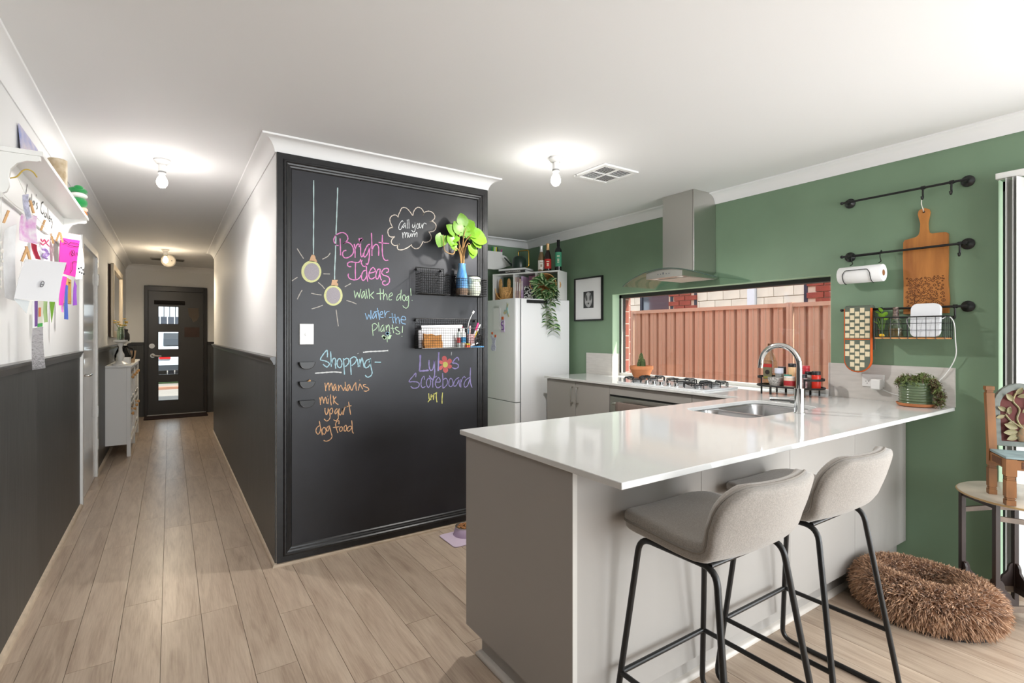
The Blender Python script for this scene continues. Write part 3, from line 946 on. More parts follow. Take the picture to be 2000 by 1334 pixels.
# chalk writing in board millimetres (x, z), and the shelf lettering (y, z)
CHALK = {
 'bright': [('pink',7,[[846,1875,848,1823,849,1774],[837,1832,826,1831,815,1843,809,1862,817,1884,833,1900,856,1911,875,1908,889,1894,892,1877,884,1861,864,1845],[864,1845,884,1856,901,1853,917,1840,925,1821,925,1797,913,1778,892,1764,875,1761,864,1770,861,1787,868,1801,883,1807],[930,1850,935,1813,936,1767],[936,1819,944,1841,954,1853,960,1847,961,1834],[969,1856,969,1822,970,1786,977,1775,984,1787,986,1799],[1028,1857,1015,1853,1004,1835,993,1809,989,1787,993,1775,1007,1789,1018,1814,1026,1852],[1026,1855,1025,1809,1022,1772,1017,1743,1004,1724,989,1718,978,1728,973,1743,980,1756],[1037,1929,1039,1869,1040,1787],[1041,1823,1051,1848,1065,1861,1078,1854,1083,1833,1082,1791],[1106,1924,1105,1860,1106,1810,1113,1779,1126,1766,1144,1769],[1082,1875,1115,1873,1150,1874],[913,1711,896,1711,890,1722,895,1734,913,1740,946,1738,963,1745,970,1761],[938,1736,937,1692,938,1639],[896,1668,894,1653,904,1638,925,1632,949,1636,964,1649,972,1664],[1004,1739,1006,1697,1009,1657,1013,1626],[1003,1696,987,1689,977,1670,975,1646,983,1632,997,1641,1006,1663],[1025,1679,1045,1685,1061,1693,1056,1709,1046,1715,1034,1705,1023,1682,1020,1661,1028,1646,1042,1645,1058,1657],[1091,1709,1077,1705,1067,1682,1064,1657,1072,1645,1081,1655,1089,1684,1093,1709],[1091,1684,1093,1656,1102,1639],[1130,1690,1143,1695,1146,1710,1138,1717,1121,1714,1107,1701,1102,1685,1112,1673,1134,1668,1149,1659,1153,1641,1146,1623,1128,1611,1113,1613,1107,1624,1113,1635,1128,1636]]),('pink',12,[[961,1887,967,1865],[967,1865,970,1877,981,1890],[966,1874,983,1886]])],
 'cloud': [('cream',6,[[1210,2046,1211,2061,1222,2085,1232,2107,1247,2115,1266,2113,1287,2096,1304,2076,1310,2071],[1310,2071,1313,2092,1324,2113,1340,2128,1356,2130,1372,2122,1384,2106,1384,2094,1378,2081],[1378,2081,1388,2100,1408,2112,1432,2115,1454,2105,1465,2086,1460,2068,1446,2055,1428,2045],[1428,2045,1446,2051,1463,2043,1474,2029,1471,2005,1457,1988,1438,1981,1421,1978],[1421,1978,1432,1965,1439,1946,1435,1927,1418,1913,1402,1908,1386,1907],[1382,1913,1367,1885,1351,1866,1329,1858,1310,1865,1300,1876,1300,1884],[1297,1878,1271,1859,1242,1845,1216,1841,1205,1850,1206,1865,1218,1878],[1218,1876,1201,1867,1183,1866,1168,1876,1164,1890,1173,1908,1187,1921],[1187,1923,1166,1917,1150,1922,1142,1941,1144,1960,1158,1974,1176,1979],[1174,1977,1163,1997,1155,2017,1157,2037,1171,2053,1191,2060,1205,2053,1210,2046]]),('white',4.5,[[1242,2022,1238,2030,1224,2014,1214,1990,1215,1973,1225,1971,1233,1983,1237,1996],[1257,2018,1245,2006,1241,1991,1245,1985,1255,2003,1257,2015],[1257,2013,1260,1983],[1271,2040,1271,2012,1271,1983],[1281,2044,1283,2013,1283,1984],[1308,2016,1306,1999,1313,1993,1322,2011,1324,2028],[1324,2026,1325,1998,1324,1976,1313,1965,1300,1977],[1342,2023,1336,2010,1337,1995,1345,1992,1351,2009,1346,2022,1342,2023],[1357,2029,1356,2002,1363,1998,1371,2016,1373,2029],[1373,2029,1375,1997],[1378,1996,1380,2017,1391,2033,1405,2027],[1238,1954,1240,1934,1242,1917],[1241,1934,1249,1953,1255,1956,1258,1924],[1258,1934,1266,1954,1271,1955,1274,1924],[1281,1956,1280,1934,1287,1929,1295,1950],[1296,1955,1297,1931],[1304,1954,1306,1932],[1306,1939,1314,1955,1320,1954,1322,1934],[1322,1943,1332,1962,1338,1965,1338,1935]])],
 'walk': [('mint',5,[[930,1567,937,1521],[937,1523,949,1560],[949,1560,960,1524],[960,1524,971,1578],[992,1567,982,1558,975,1533,979,1523,989,1542,994,1567],[994,1565,996,1539,999,1519],[1003,1578,1007,1548,1011,1522],[1019,1584,1023,1549,1025,1520],[1052,1566,1029,1543],[1029,1545,1052,1522],[1069,1554,1092,1557,1116,1559],[1091,1588,1093,1552,1094,1516],[1113,1583,1113,1550,1114,1517],[1115,1536,1124,1555,1133,1549,1138,1518],[1150,1538,1171,1551,1165,1564,1153,1553,1148,1534,1152,1518,1168,1522],[1230,1587,1228,1552,1227,1517],[1228,1561,1211,1554,1199,1530,1202,1517,1217,1531,1228,1555],[1251,1557,1240,1547,1240,1526,1251,1516,1259,1533,1254,1553,1248,1556],[1278,1548,1267,1542,1262,1524,1272,1521,1279,1545],[1280,1551,1281,1513,1276,1480,1262,1470,1248,1476,1240,1486],[1294,1599,1295,1576,1297,1552],[1302,1522,1306,1520]])],
 'water': [('blue',5,[[997,1432,1010,1392],[1010,1394,1020,1426],[1020,1426,1033,1393],[1034,1393,1033,1450],[1064,1440,1051,1430,1043,1407,1049,1400,1060,1416,1065,1439],[1065,1436,1069,1400],[1073,1465,1080,1431,1089,1392],[1052,1440,1068,1444,1083,1449],[1092,1422,1108,1431,1105,1446,1093,1437,1090,1416,1098,1407,1114,1407],[1120,1452,1122,1426,1124,1407],[1124,1420,1133,1441,1152,1448],[1149,1407,1170,1409,1191,1410],[1169,1436,1173,1401,1179,1372],[1188,1430,1191,1398,1196,1370],[1194,1389,1205,1411,1214,1404,1220,1368],[1231,1396,1259,1395,1256,1412,1240,1417,1229,1399,1234,1375,1261,1367]])],
 'plants': [('mint',5,[[1042,1364,1043,1333,1047,1294],[1041,1361,1057,1369,1073,1357,1070,1342,1054,1327,1041,1323],[1081,1376,1084,1347,1085,1320],[1114,1361,1101,1350,1095,1327,1102,1319,1113,1339,1116,1361],[1116,1359,1117,1319],[1130,1359,1132,1327],[1133,1342,1144,1361,1150,1354,1152,1328,1156,1306],[1171,1363,1174,1336,1180,1310],[1159,1341,1185,1339],[1211,1345,1196,1347,1191,1337,1203,1326,1220,1316,1219,1306,1203,1303,1193,1309],[1240,1355,1237,1312],[1233,1290,1237,1288],[1138,1296,1137,1275,1138,1252]]),('mint',18,[[1105,1294,1117,1284,1130,1275],[1159,1298,1153,1284,1144,1274],[1110,1287,1124,1275]]),('sky',12,[[1129,1313,1150,1301],[1139,1317,1139,1297],[1150,1312,1129,1303]])],
 'shopping': [('aqua',7,[[772,1166,773,1189,770,1208,759,1197,745,1178,734,1159,736,1151,757,1146,776,1137,784,1127,780,1118,770,1109,757,1117,748,1126],[791,1200,793,1162,795,1109],[796,1125,802,1150,812,1161,821,1147,818,1125,821,1098],[843,1159,833,1149,828,1129,833,1110,845,1102,854,1111,857,1131,851,1148,843,1159],[866,1158,869,1111,872,1060],[869,1148,886,1158,897,1149,897,1130,886,1115,876,1107],[907,1159,909,1109,912,1057],[909,1154,925,1165,940,1161,944,1146,933,1126,915,1112],[949,1151,953,1125,955,1102],[964,1151,964,1103],[965,1115,973,1145,979,1157,985,1127,992,1097],[1021,1128,1029,1145,1013,1145,1000,1132,994,1112,1000,1096,1016,1101,1027,1116,1030,1138],[1030,1156,1029,1123,1036,1090,1041,1064,1034,1047,1018,1038,1006,1041,997,1052],[1057,1129,1097,1127]]),('white',8,[[984,1191,1023,1195,1062,1196,1101,1197,1144,1199],[702,1075,743,1076,778,1078,818,1078,855,1073]]),('white',7,[[953,1186,954,1184]])],
 'list': [('peach',5.5,[[758,1016,761,993,763,967],[763,984,775,1014,781,1007,783,969],[783,983,794,1013,799,997,802,969],[818,1007,808,991,805,971,812,969,821,1002],[821,1001,824,971,829,966],[836,1000,838,963],[839,980,850,996,859,978,867,962],[876,1016,878,987,882,961],[867,964,873,981,879,990],[902,1001,890,989,887,964,895,965,904,996],[904,995,909,972,916,961],[918,962,926,987,940,1010],[940,1010,941,983,943,959],[954,959,959,979,965,999,973,984,983,965],[1003,994,986,992,991,982,1012,973,1020,961,1005,952,989,955],[963,1023,964,1021],[729,933,732,910,733,889],[733,907,741,935,748,918,752,896],[752,908,762,932,767,913,771,892],[778,922,776,890],[773,938,775,936],[791,946,790,915,795,881],[805,938,809,914,808,888],[824,931,811,912,821,894,836,882],[759,868,759,847,767,828,775,843,778,870],[778,870,784,839,788,814,782,798,767,791,754,805],[794,864,785,848,791,830,802,840,800,862,794,864],[830,860,817,848,817,830,827,835,833,859],[833,859,835,822,835,800,821,788,808,795],[841,859,839,831,847,819,858,839,860,857],[860,857,859,820],[865,819,870,850,879,868,888,864],[896,895,902,857,909,816],[876,867,913,870],[727,794,734,755,744,710],[729,768,713,757,708,737,718,719,729,728,734,752],[754,756,742,742,745,722,757,715,765,734,757,756],[784,762,770,751,770,733,779,735,785,759],[785,762,793,721,799,696,788,679,767,672,751,679],[839,766,839,785,827,783,820,768,824,743,833,714],[805,749,827,749,842,750],[852,749,842,738,847,722,858,727,859,744,852,749],[879,756,870,744,871,722,882,724,885,746,879,756],[913,746,898,745,888,730,895,717,910,728,916,746],[915,781,918,746,919,714,927,701]])],
 'lyla': [('lilac',12,[[1361,1167,1360,1112,1355,1062],[1355,1062,1385,1062,1421,1065],[1494,1182,1492,1122,1490,1057]]),('lilac',8.5,[[1423,1133,1423,1096,1430,1068,1443,1064,1455,1083,1459,1130],[1461,1130,1464,1066,1461,1024,1446,1003,1424,1029],[1644,1122,1638,1142,1621,1138,1602,1118,1596,1107,1618,1105,1639,1094,1639,1077,1618,1068,1594,1076]]),('white',4.5,[[1589,1182,1587,1159]]),('lilac',6.5,[[1329,1023,1330,1051,1311,1031,1291,1010,1284,995,1311,995,1341,990,1354,977,1347,958,1329,952,1308,954,1295,966],[1390,1004,1387,1026,1373,1012,1366,982,1370,959,1382,952,1397,960],[1421,1014,1408,999,1405,974,1417,951,1430,964,1435,989,1427,1009,1421,1014],[1449,1002,1450,949],[1450,991,1461,1013,1479,1022],[1472,984,1504,984,1499,1008,1489,1012,1472,990,1470,965,1486,944,1513,957],[1522,1041,1524,993,1524,939],[1524,993,1542,1006,1557,994,1556,966,1538,947,1524,939],[1581,1005,1569,985,1570,956,1586,947,1599,963,1596,992,1581,1005],[1647,1007,1621,994,1605,966,1612,947,1631,962,1647,1001],[1646,1001,1647,970,1652,942],[1659,995,1660,937],[1662,972,1673,1000,1687,1011,1695,1001],[1736,1071,1733,1012,1736,965,1748,932],[1730,1003,1700,987,1685,959,1693,937,1713,949,1730,989]]),('yellow',7,[[1421,912,1423,875],[1439,905,1435,866],[1458,909,1455,867],[1478,917,1475,883,1481,849],[1415,854,1446,891,1478,915],[1522,911,1518,871,1518,836]])],
 'flower': [('coral',-1,[[1542,1097,1523,1121,1517,1141,1526,1155,1542,1156,1554,1140,1554,1117],[1542,1097,1557,1125,1573,1138,1589,1129,1591,1114,1576,1102,1561,1098],[1542,1097,1567,1099,1588,1093,1591,1079,1573,1069,1554,1080],[1542,1097,1561,1071,1562,1054,1546,1042,1532,1048,1524,1064,1531,1081],[1542,1097,1526,1078,1510,1062,1498,1068,1499,1085,1513,1093],[1542,1097,1510,1101,1499,1113,1504,1128,1521,1121,1532,1109]]),('yellow',-2,[[1524,1098,1528,1112,1542,1117,1556,1111,1561,1097,1554,1083,1540,1079,1528,1085]])],
 'bulbs': [('pale',7,[[695,2196,695,2088,695,1967,694,1887,694,1766],[832,2176,830,2108,827,2025,824,1942,821,1859,818,1756,815,1694,814,1627]]),('grey',5.5,[[605,1792,622,1764,640,1737],[744,1742,774,1761,789,1783],[750,1657,787,1658],[574,1603,607,1628],[632,1556,620,1534,606,1502],[720,1605,743,1586,757,1568],[681,1540,708,1535,739,1532],[874,1587,910,1609],[884,1505,916,1497,944,1486],[684,1449,715,1459,746,1472],[823,1448,829,1399,836,1350]]),('palegreen',-1,[[738,1669,735,1649,727,1630,715,1616,699,1606,682,1602,665,1604,650,1612,638,1625,630,1642,628,1661,630,1681,638,1699,650,1714,665,1724,682,1728,699,1726,715,1719,727,1706,735,1688],[861,1534,858,1515,851,1498,838,1484,823,1475,807,1471,790,1474,775,1482,763,1495,756,1511,753,1530,756,1548,763,1565,775,1579,790,1589,807,1593,823,1591,838,1583,851,1570,858,1553]]),('silver',-2,[[727,1667,725,1651,719,1637,709,1625,698,1617,685,1614,672,1616,660,1622,651,1633,645,1646,643,1661,645,1677,651,1691,660,1703,672,1711,685,1714,698,1713,709,1707,719,1696,725,1683],[848,1534,846,1518,840,1505,831,1494,819,1486,807,1483,794,1485,782,1492,773,1502,768,1515,766,1530,768,1545,773,1559,782,1570,794,1577,807,1580,819,1579,831,1572,840,1562,846,1549]]),('tan',-1,[[685,1763,698,1764,705,1753,706,1743,711,1735,715,1724,669,1724,675,1736,679,1751],[800,1624,832,1626,833,1618,826,1613,834,1603,835,1591,794,1589,797,1607]])],
}
GALLERY_TEXT = [[3257,2005,3241,1977,3229,1945,3264,1944],[3276,1947,3288,1933,3320,1957],[3320,1957,3315,1922,3288,1906],[3354,1981,3344,1940],[3387,1955,3364,1939,3387,1935,3408,1959,3413,1939],[3447,2002,3453,1993],[3479,1963,3458,1953,3485,1944,3458,1930],[3628,2001,3581,1985,3563,1945,3598,1934,3637,1948,3634,1962],[3676,1955,3652,1935,3682,1932,3707,1959,3713,1935],[3729,1991,3732,1932],[3758,1988,3761,1934],[3777,1941,3810,1953,3791,1959,3777,1931,3810,1934],[3820,1952,3831,1934],[3827,1947,3854,1955],[3851,1951,3865,1934],[3885,1954,3871,1922,3837,1897]]

# ================================================================== chalkboard
CB = thing('chalkboard', 'tall black chalkboard wall panel with moulded frame and coloured chalk writing', 'chalkboard', (1.18, YC, 0.012))
BY = YC - 0.003      # writing surface
MB().box(XR + 0.004, XC - 0.001, BY, YC, 0.022, 2.319).build('panel', 'chalk', CB)
prof = [(0, 0), (0, 0.013), (0.032, 0.013), (0.034, 0.020), (0.040, 0.023), (0.046, 0.023), (0.052, 0.016), (0.060, 0.014), (0.066, 0.010), (0.074, 0.008), (0.080, 0.002), (0.080, 0)]


def frame_sweep(x0, x1, z0, z1, prof, yface, mb):
    """picture frame profile (inward, proud) swept round a rectangle in the xz plane"""
    rows = []
    for cx, cz, sx, sz in ((x0, z0, 1, 1), (x1, z0, -1, 1), (x1, z1, -1, -1), (x0, z1, 1, -1)):
        rows.append([(cx + sx * o, yface - p, cz + sz * o) for o, p in prof])
    q = len(prof)
    vs = [p for r in rows for p in r]
    fs = []
    for i in range(4):
        j = (i + 1) % 4
        for k in range(q):
            l = (k + 1) % q
            fs.append((i * q + k, i * q + l, j * q + l, j * q + k))
    return mb.add(vs, fs)


frame_sweep(XR + 0.002, XC - 0.001, 0.022, 2.32, prof, BY, MB()).build('frame', 'chalkframe', CB)

CH = dict(pink=(222, 140, 196), cream=(226, 214, 200), white=(222, 224, 224), mint=(190, 218, 184), blue=(150, 190, 226), sky=(160, 204, 232),
          aqua=(176, 214, 226), peach=(234, 186, 142), lilac=(168, 156, 210), yellow=(226, 222, 130), coral=(222, 118, 118), pale=(190, 212, 212), grey=(186, 180, 172),
          palegreen=(220, 222, 164), silver=(172, 166, 172), tan=(214, 176, 142))


def chalk_mat(n):
    c = CH[n]
    d = tuple(int(x * 0.86) for x in c)
    return mat('chalk_' + n, d, 0.95, spec=0.1, var=0.2, vscale=260, alt=c)


def ribbon(mb, pts, w, fn):
    """flat chalk stroke: pts 2d, constant width, fn(a, b) -> 3d"""
    pp = catmull([(a, b, 0) for a, b in pts], 4)
    if len(pp) == 2:
        pp = [pp[0], (pp[0] + pp[1]) / 2, pp[1]]
    m = len(pp)
    vs = []
    for i, p in enumerate(pp):
        t = pp[min(i + 1, m - 1)] - pp[max(i - 1, 0)]
        if t.length < 1e-9:
            t = Vector((1, 0, 0))
        t.normalize()
        n = Vector((-t.y, t.x, 0))
        ww = w * 0.5 * (0.9 + 0.2 * math.sin(i * 1.7 + p.x * 60))
        vs += [fn(p.x + n.x * ww, p.y + n.y * ww), fn(p.x - n.x * ww, p.y - n.y * ww)]
    # blunt rounded ends
    mb.add(vs, [(2 * i, 2 * i + 1, 2 * i + 3, 2 * i + 2) for i in range(m - 1)])


_l = CHALK.pop('lyla')
CHALK['name'], CHALK['score'], CHALK['tally'] = [_l[0], (_l[1][0], _l[1][1], _l[1][2][:-1])], _l[3:4], _l[4:]
CHALK['ending'] = [(_l[1][0], _l[1][1], _l[1][2][-1:]), _l[2]]
CNAMES = dict(name=('chalk_heading', 'thick lilac chalk name above the word Scoreboard'), score=('chalk_heading', 'lilac chalk word Scoreboard'), ending=('chalk_letter', 'lilac chalk letter s after the coral flower'), tally=('chalk_tally', 'yellow chalk tally marks'),
              bright=('chalk_heading', 'pink chalk words Bright Ideas'), cloud=('chalk_cloud', 'cream chalk cloud with the words call your mum'), walk=('chalk_note', 'mint chalk note walk the dog!'),
              water=('chalk_note', 'blue chalk words water the'), plants=('chalk_note', 'mint chalk word plants! with a small flower'), shopping=('chalk_heading', 'aqua chalk heading Shopping'),
              list=('chalk_list', 'peach chalk shopping list'), flower=('chalk_flower', 'coral chalk flower with yellow centre'),
              bulbs=('chalk_bulbs', 'two chalk light bulbs hanging on pale cords'))
for key, blocks in CHALK.items():
    nm, lab = CNAMES[key]
    by = {}
    fills = []
    for col, w, strokes in blocks:
        mb = by.setdefault(col, MB()) if w > 0 else MB()
        lay = BY - 0.0006 - (0.0004 if w == -2 else 0)
        for st in strokes:
            pts = [(st[i] / 1000.0, st[i + 1] / 1000.0) for i in range(0, len(st), 2)]
            if w > 0:
                ribbon(mb, pts, w / 1000.0, lambda a, b, y=lay - 0.0002: (a, y, b))
            else:
                pp = catmull([(a, b, 0) for a, b in pts], 3, True) if len(pts) > 9 or key == 'flower' else [Vector((a, b, 0)) for a, b in pts]
                fills.append((col, MB().prism([(p.x, p.y) for p in pp], lambda a, b, t: (a, t, b), lay, lay + 0.0004)))
    root = None
    for col, mb in by.items():
        if root is None:
            root = mb.build(nm, chalk_mat(col), CB, fix=False)
            root['label'] = lab
        else:
            mb.build('chalk_mark', chalk_mat(col), root, fix=False)
    for col, mb in fills:
        if root is None:
            root = mb.build(nm, chalk_mat(col), CB)
            root['label'] = lab
        else:
            mb.build('petal' if key == 'flower' else 'chalk_fill', chalk_mat(col), root)

# light switch and three magnetic cups
sw = thing('light_switch', 'white square light switch plate on the chalkboard', 'switch', (0.655, BY, 1.24))
MB().box(0.617, 0.694, BY - 0.009, BY, 1.243, 1.362).build('plate', 'plastic_white', sw, bevel=0.002)
MB().cyl((0.655, BY - 0.009, 1.303), (0.655, BY - 0.013, 1.303), 0.009, n=16).build('button', 'plastic_white', sw, smooth=True)
for i, (z, lab) in enumerate(((1.142, 'top black half-moon cup on the chalkboard beside the word Shopping'), (1.031, 'middle black half-moon cup on the chalkboard, holding orange chalk'), (0.922, 'lowest of the three black half-moon cups on the chalkboard'))):
    cpx = thing('chalk_cup', lab, 'cup', (0.655, BY - 0.02, z - 0.04), 'three black chalk cups')
    half = [(0.655 + 0.042 * math.cos(a), z + 0.040 * math.sin(a)) for a in [PI + PI * k / 12 for k in range(13)]]
    inner = [(0.655 + 0.037 * math.cos(a), z + 0.035 * math.sin(a)) for a in [PI + PI * k / 12 for k in range(13)]]
    m = MB().prism(half, lambda a, b, t: (a, t, b), BY - 0.032, BY - 0.030)
    m.prism(half, lambda a, b, t: (a, t, b), BY - 0.003, BY - 0.0005)
    m.prism(half + inner[::-1], lambda a, b, t: (a, t, b), BY - 0.030, BY - 0.003)
    m.build('cup', 'black', cpx)
    MB().tube([(0.655 + 0.042 * math.cos(a), BY - 0.031, z + 0.040 * math.sin(a)) for a in [PI + PI * k / 12 for k in range(13)]], 0.0022, 6).build('rim', mat('cup_rim', (70, 70, 70), 0.3), cpx, smooth=True)
    if i == 1:
        ch = thing('chalk_stick', 'short orange chalk stick lying in the middle black cup', 'chalk', (0.665, BY - 0.016, z - 0.02))
        MB().tube([(0.640, BY - 0.016, z - 0.022), (0.674, BY - 0.016, z + 0.006)], 0.006, 10).build('stick', mat('orange_chalk', (226, 176, 120), 0.9), ch)
    else:
        ch = thing('chalk_stick', ('white' if i == 0 else 'grey') + ' chalk stub inside the ' + ('top' if i == 0 else 'lowest') + ' black cup', 'chalk', (0.655, BY - 0.016, z - 0.028))
        MB().tube([(0.638, BY - 0.016, z - 0.026), (0.668, BY - 0.016, z - 0.018)], 0.006, 10).build('stick', mat('stub%d' % i, (150, 150, 150) if i else (210, 210, 208), 0.9), ch)

# ------------------------------------------------------------------ wire baskets on the chalkboard
def wire_basket(label, x0, x1, z0, zf, zb, depth, pitch, skip_right=False):
    t = thing('wire_basket', label, 'basket', ((x0 + x1) / 2, YC - 0.03, z0), 'black wire baskets on the chalkboard')
    y1 = BY - 0.028
    y0 = y1 - depth
    r = 0.0011
    def grid(a0, a1, b0, b1, fn):
        m = MB()
        na, nb = max(2, round((a1 - a0) / pitch)), max(2, round((b1 - b0) / pitch))
        for i in range(na + 1):
            a = a0 + (a1 - a0) * i / na
            m.tube([fn(a, b0), fn(a, b1)], r, 4)
        for j in range(nb + 1):
            b = b0 + (b1 - b0) * j / nb
            m.tube([fn(a0, b), fn(a1, b)], r, 4)
        return m
    grid(x0, x1, z0, zb, lambda a, b: (a, y1, b)).build('back_mesh', 'black', t)
    grid(x0, x1, z0, zf, lambda a, b: (a, y0, b)).build('front_mesh', 'black', t)
    grid(x0, x1, y0, y1, lambda a, b: (a, b, z0)).build('floor_mesh', 'black', t)
    for x in (x0, x1):
        grid(y0, y1, z0, zf, lambda a, b: (x, a, b)).build('side_mesh', 'black', t)
    rim = MB()
    rim.tube([(x0, y1, z0), (x0, y1, zb), (x1, y1, zb), (x1, y1, z0)], 0.003, 6, closed=True)
    rim.tube([(x0, y0, z0), (x0, y0, zf), (x1, y0, zf), (x1, y0, z0)], 0.0026, 6, closed=True)
    for x in (x0, x1):
        rim.tube([(x, y0, zf), (x, y1, zf)], 0.0026, 6)
        rim.tube([(x, y0, z0), (x, y1, z0)], 0.0026, 6)
    rim.build('rim', 'black', t)
    for x in (x0 + 0.012, x1 - 0.012):
        MB().cyl((x, BY - 0.0005, zb - 0.012), (x, y1 - 0.005, zb - 0.012), 0.008, n=12).build('hanger_screw', 'black', t, smooth=True)
    return y0, y1


wire_basket('small empty black wire basket at upper left of the pair on the chalkboard', 1.318, 1.515, 1.560, 1.690, 1.735, 0.095, 0.0155)
yb0, yb1 = wire_basket('small black wire basket holding the blue vase on the chalkboard', 1.585, 1.795, 1.560, 1.672, 1.705, 0.095, 0.0155)
wire_basket('wide black wire basket of stationery below the two small ones', 1.312, 1.772, 1.212, 1.342, 1.405, 0.105, 0.0155)

# blue vase with pothos cutting
vz = 1.5625
vase = thing('vase', 'tall blue glazed vase with a leafy cutting in the wire basket', 'vase', (1.628, 3.035, vz))
bluem = mat('blue_glaze', (36, 96, 160), 0.2, var=0.5, vscale=9, stretch=(3, 3, 1), alt=(120, 170, 205), coat=0.5)
MB().lathe([(0.022, 0), (0.036, 0.003), (0.041, 0.04), (0.040, 0.09), (0.034, 0.14), (0.026, 0.175), (0.024, 0.195), (0.0255, 0.212), (0.0205, 0.212), (0.019, 0.19), (0.022, 0.15)], (1.628, 3.035, vz), 28).build('body', bluem, vase, smooth=True)
MB().lathe([(0.0222, 0.0), (0.0370, 0.002), (0.0415, 0.022), (0.0418, 0.045), (0.0405, 0.046)], (1.628, 3.035, vz), 28).build('bare_clay_foot', mat('grey_brown_clay', (120, 100, 84), 0.7, var=0.3, vscale=40), vase, smooth=True)


def leaf_mesh(name, m, L=1.0, W=0.8, heart=True, n=8, fold=0.12, droop=0.18):
    vs, fs = [], []
    for i in range(n + 1):
        t = i / n
        if heart:
            w = W * 0.5 * (math.sin(PI * min(1, t * 0.93 + 0.07)) ** 0.62) * (1.0 - 0.42 * t)* 1.35
            back = -0.10 * (1 - t) ** 6 * 1.0
        else:
            w = W * 0.5 * math.sin(PI * (t * 0.96 + 0.02)) ** 0.8
            back = 0
        z = -droop * t * t
        y = t * L
        vs += [(-w, y + back, z + fold * w), (-w * 0.5, y, z + fold * w * 0.35), (0, y, z), (w * 0.5, y, z + fold * w * 0.35), (w, y + back, z + fold * w)]
    for i in range(n):
        for j in range(4):
            a = i * 5 + j
            fs.append((a, a + 1, a + 6, a + 5))
    me = bpy.data.meshes.new(name)
    me.from_pydata(vs, [], fs)
    for p in me.polygons:
        p.use_smooth = True
    me.materials.append(m)
    return me


pothos = mat('lime_leaf', (98, 144, 30), 0.4, var=0.15, vscale=12)
stemm = mat('brown_stem', (150, 116, 70), 0.7)
lm = leaf_mesh('leaf', pothos, 1.0, 0.95)
top = Vector((1.628, 3.035, vz + 0.205))
# (base x, z, length, direction angle in the board plane, tilt toward the room)
leaves = [(1.470, 1.945, 0.085, 250, 0.5), (1.520, 1.945, 0.07, 285, 0.9), (1.585, 1.918, 0.085, 165, 0.4), (1.600, 1.975, 0.085, 120, 0.4), (1.630, 1.960, 0.09, 85, 0.35),
          (1.640, 2.010, 0.095, 40, 0.5), (1.622, 2.025, 0.085, 100, 0.3), (1.690, 1.975, 0.13, -12, 0.4), (1.655, 1.945, 0.09, 75, 0.7), (1.672, 1.900, 0.075, -60, 0.6), (1.69, 1.89, 0.08, -85, 0.8), (1.540, 1.90, 0.06, 320, 0.6), (1.560, 1.965, 0.08, 140, 0.6), (1.665, 1.985, 0.10, 15, 0.3), (1.585, 1.955, 0.075, 200, 0.8), (1.70, 1.94, 0.08, -35, 0.5)]
for i, (x, z, L, ang, tilt) in enumerate(leaves):
    a = math.radians(ang)
    d = Vector((math.cos(a), -0.15, math.sin(a))).normalized()
    nrm = Vector((-math.sin(a) * 0.25 * tilt, -1, 0.45)).normalized()
    xax = d.cross(nrm).normalized()
    nz = xax.cross(d)
    q = Matrix((xax, d, nz)).transposed().to_quaternion()
    base = Vector((x, 3.02 - 0.03 * tilt + 0.01 * (i % 3), z))
    inst(lm, 'leaf', vase, base - vase.location, scale=L, quat=q)
for i, pts in enumerate([[(1.630, 3.03, 1.70), (1.640, 3.03, 1.80), (1.615, 3.02, 1.87), (1.585, 3.01, 1.93)], [(1.628, 3.035, 1.70), (1.622, 3.03, 1.82), (1.60, 3.02, 1.88), (1.600, 3.02, 1.97)],
                         [(1.628, 3.035, 1.70), (1.610, 3.03, 1.84), (1.575, 3.02, 1.87), (1.55, 3.01, 1.83), (1.498, 3.0, 1.835), (1.475, 2.995, 1.86), (1.470, 2.99, 1.945)],
                         [(1.63, 3.035, 1.70), (1.635, 3.03, 1.84), (1.645, 3.02, 1.92), (1.68, 3.0, 1.97)], [(1.628, 3.035, 1.70), (1.63, 3.03, 1.85), (1.632, 3.02, 1.95), (1.640, 3.0, 2.01)],
                         [(1.63, 3.03, 1.72), (1.64, 3.02, 1.85), (1.66, 3.01, 1.91), (1.675, 3.0, 1.90)]]):
    MB().tube(catmull(pts, 5), [0.0055 - 0.0035 * k / (5 * (len(pts) - 1)) for k in range(5 * (len(pts) - 1) + 1)], 6).build('stem', stemm, vase, smooth=True)

wv = thing('jar', 'pale green ceramic owl shaped jar beside the blue vase', 'jar', (1.722, 3.035, vz))
MB().lathe([(0.034, 0), (0.042, 0.02), (0.046, 0.05), (0.043, 0.075), (0.038, 0.088), (0.043, 0.100), (0.043, 0.118), (0.036, 0.127), (0.0, 0.128)], (1.722, 3.035, vz), 24).build('body', mat('pale_green_glaze', (212, 218, 200), 0.35, bump=0.4, bscale=60), wv, smooth=True)

# stationery in the wide basket
bz = 1.2145
pa = MB().obox((1.50, 3.062, bz + 0.074), (0.150, 0, 0.004), (0, 0.0015, 0), (-0.002, 0.004, 0.0735))
tag(pa.build('paper_stack', 'paper'), 'white sheets of paper standing in the wide wire basket', 'paper')
pa = MB().obox((1.352, 3.045, bz + 0.058), (0.032, 0, 0.0), (0, 0.002, 0), (0, 0.003, 0.0575))
tag(pa.build('notepad', mat('pale_pad', (216, 216, 220), 0.8)), 'small grey-white notepad at the left end of the wide basket', 'notepad')
pb = thing('paper_bag', 'crumpled brown paper bag standing in the wide wire basket', 'bag', (1.40, 3.015, bz))
m = MB()
rb = random.Random(5)
poly = [(-0.060, 0), (0.062, 0), (0.064, 0.035), (0.058, 0.060), (0.061, 0.085), (0.02, 0.080), (-0.01, 0.090), (-0.04, 0.086), (-0.066, 0.092), (-0.062, 0.055), (-0.066, 0.03)]
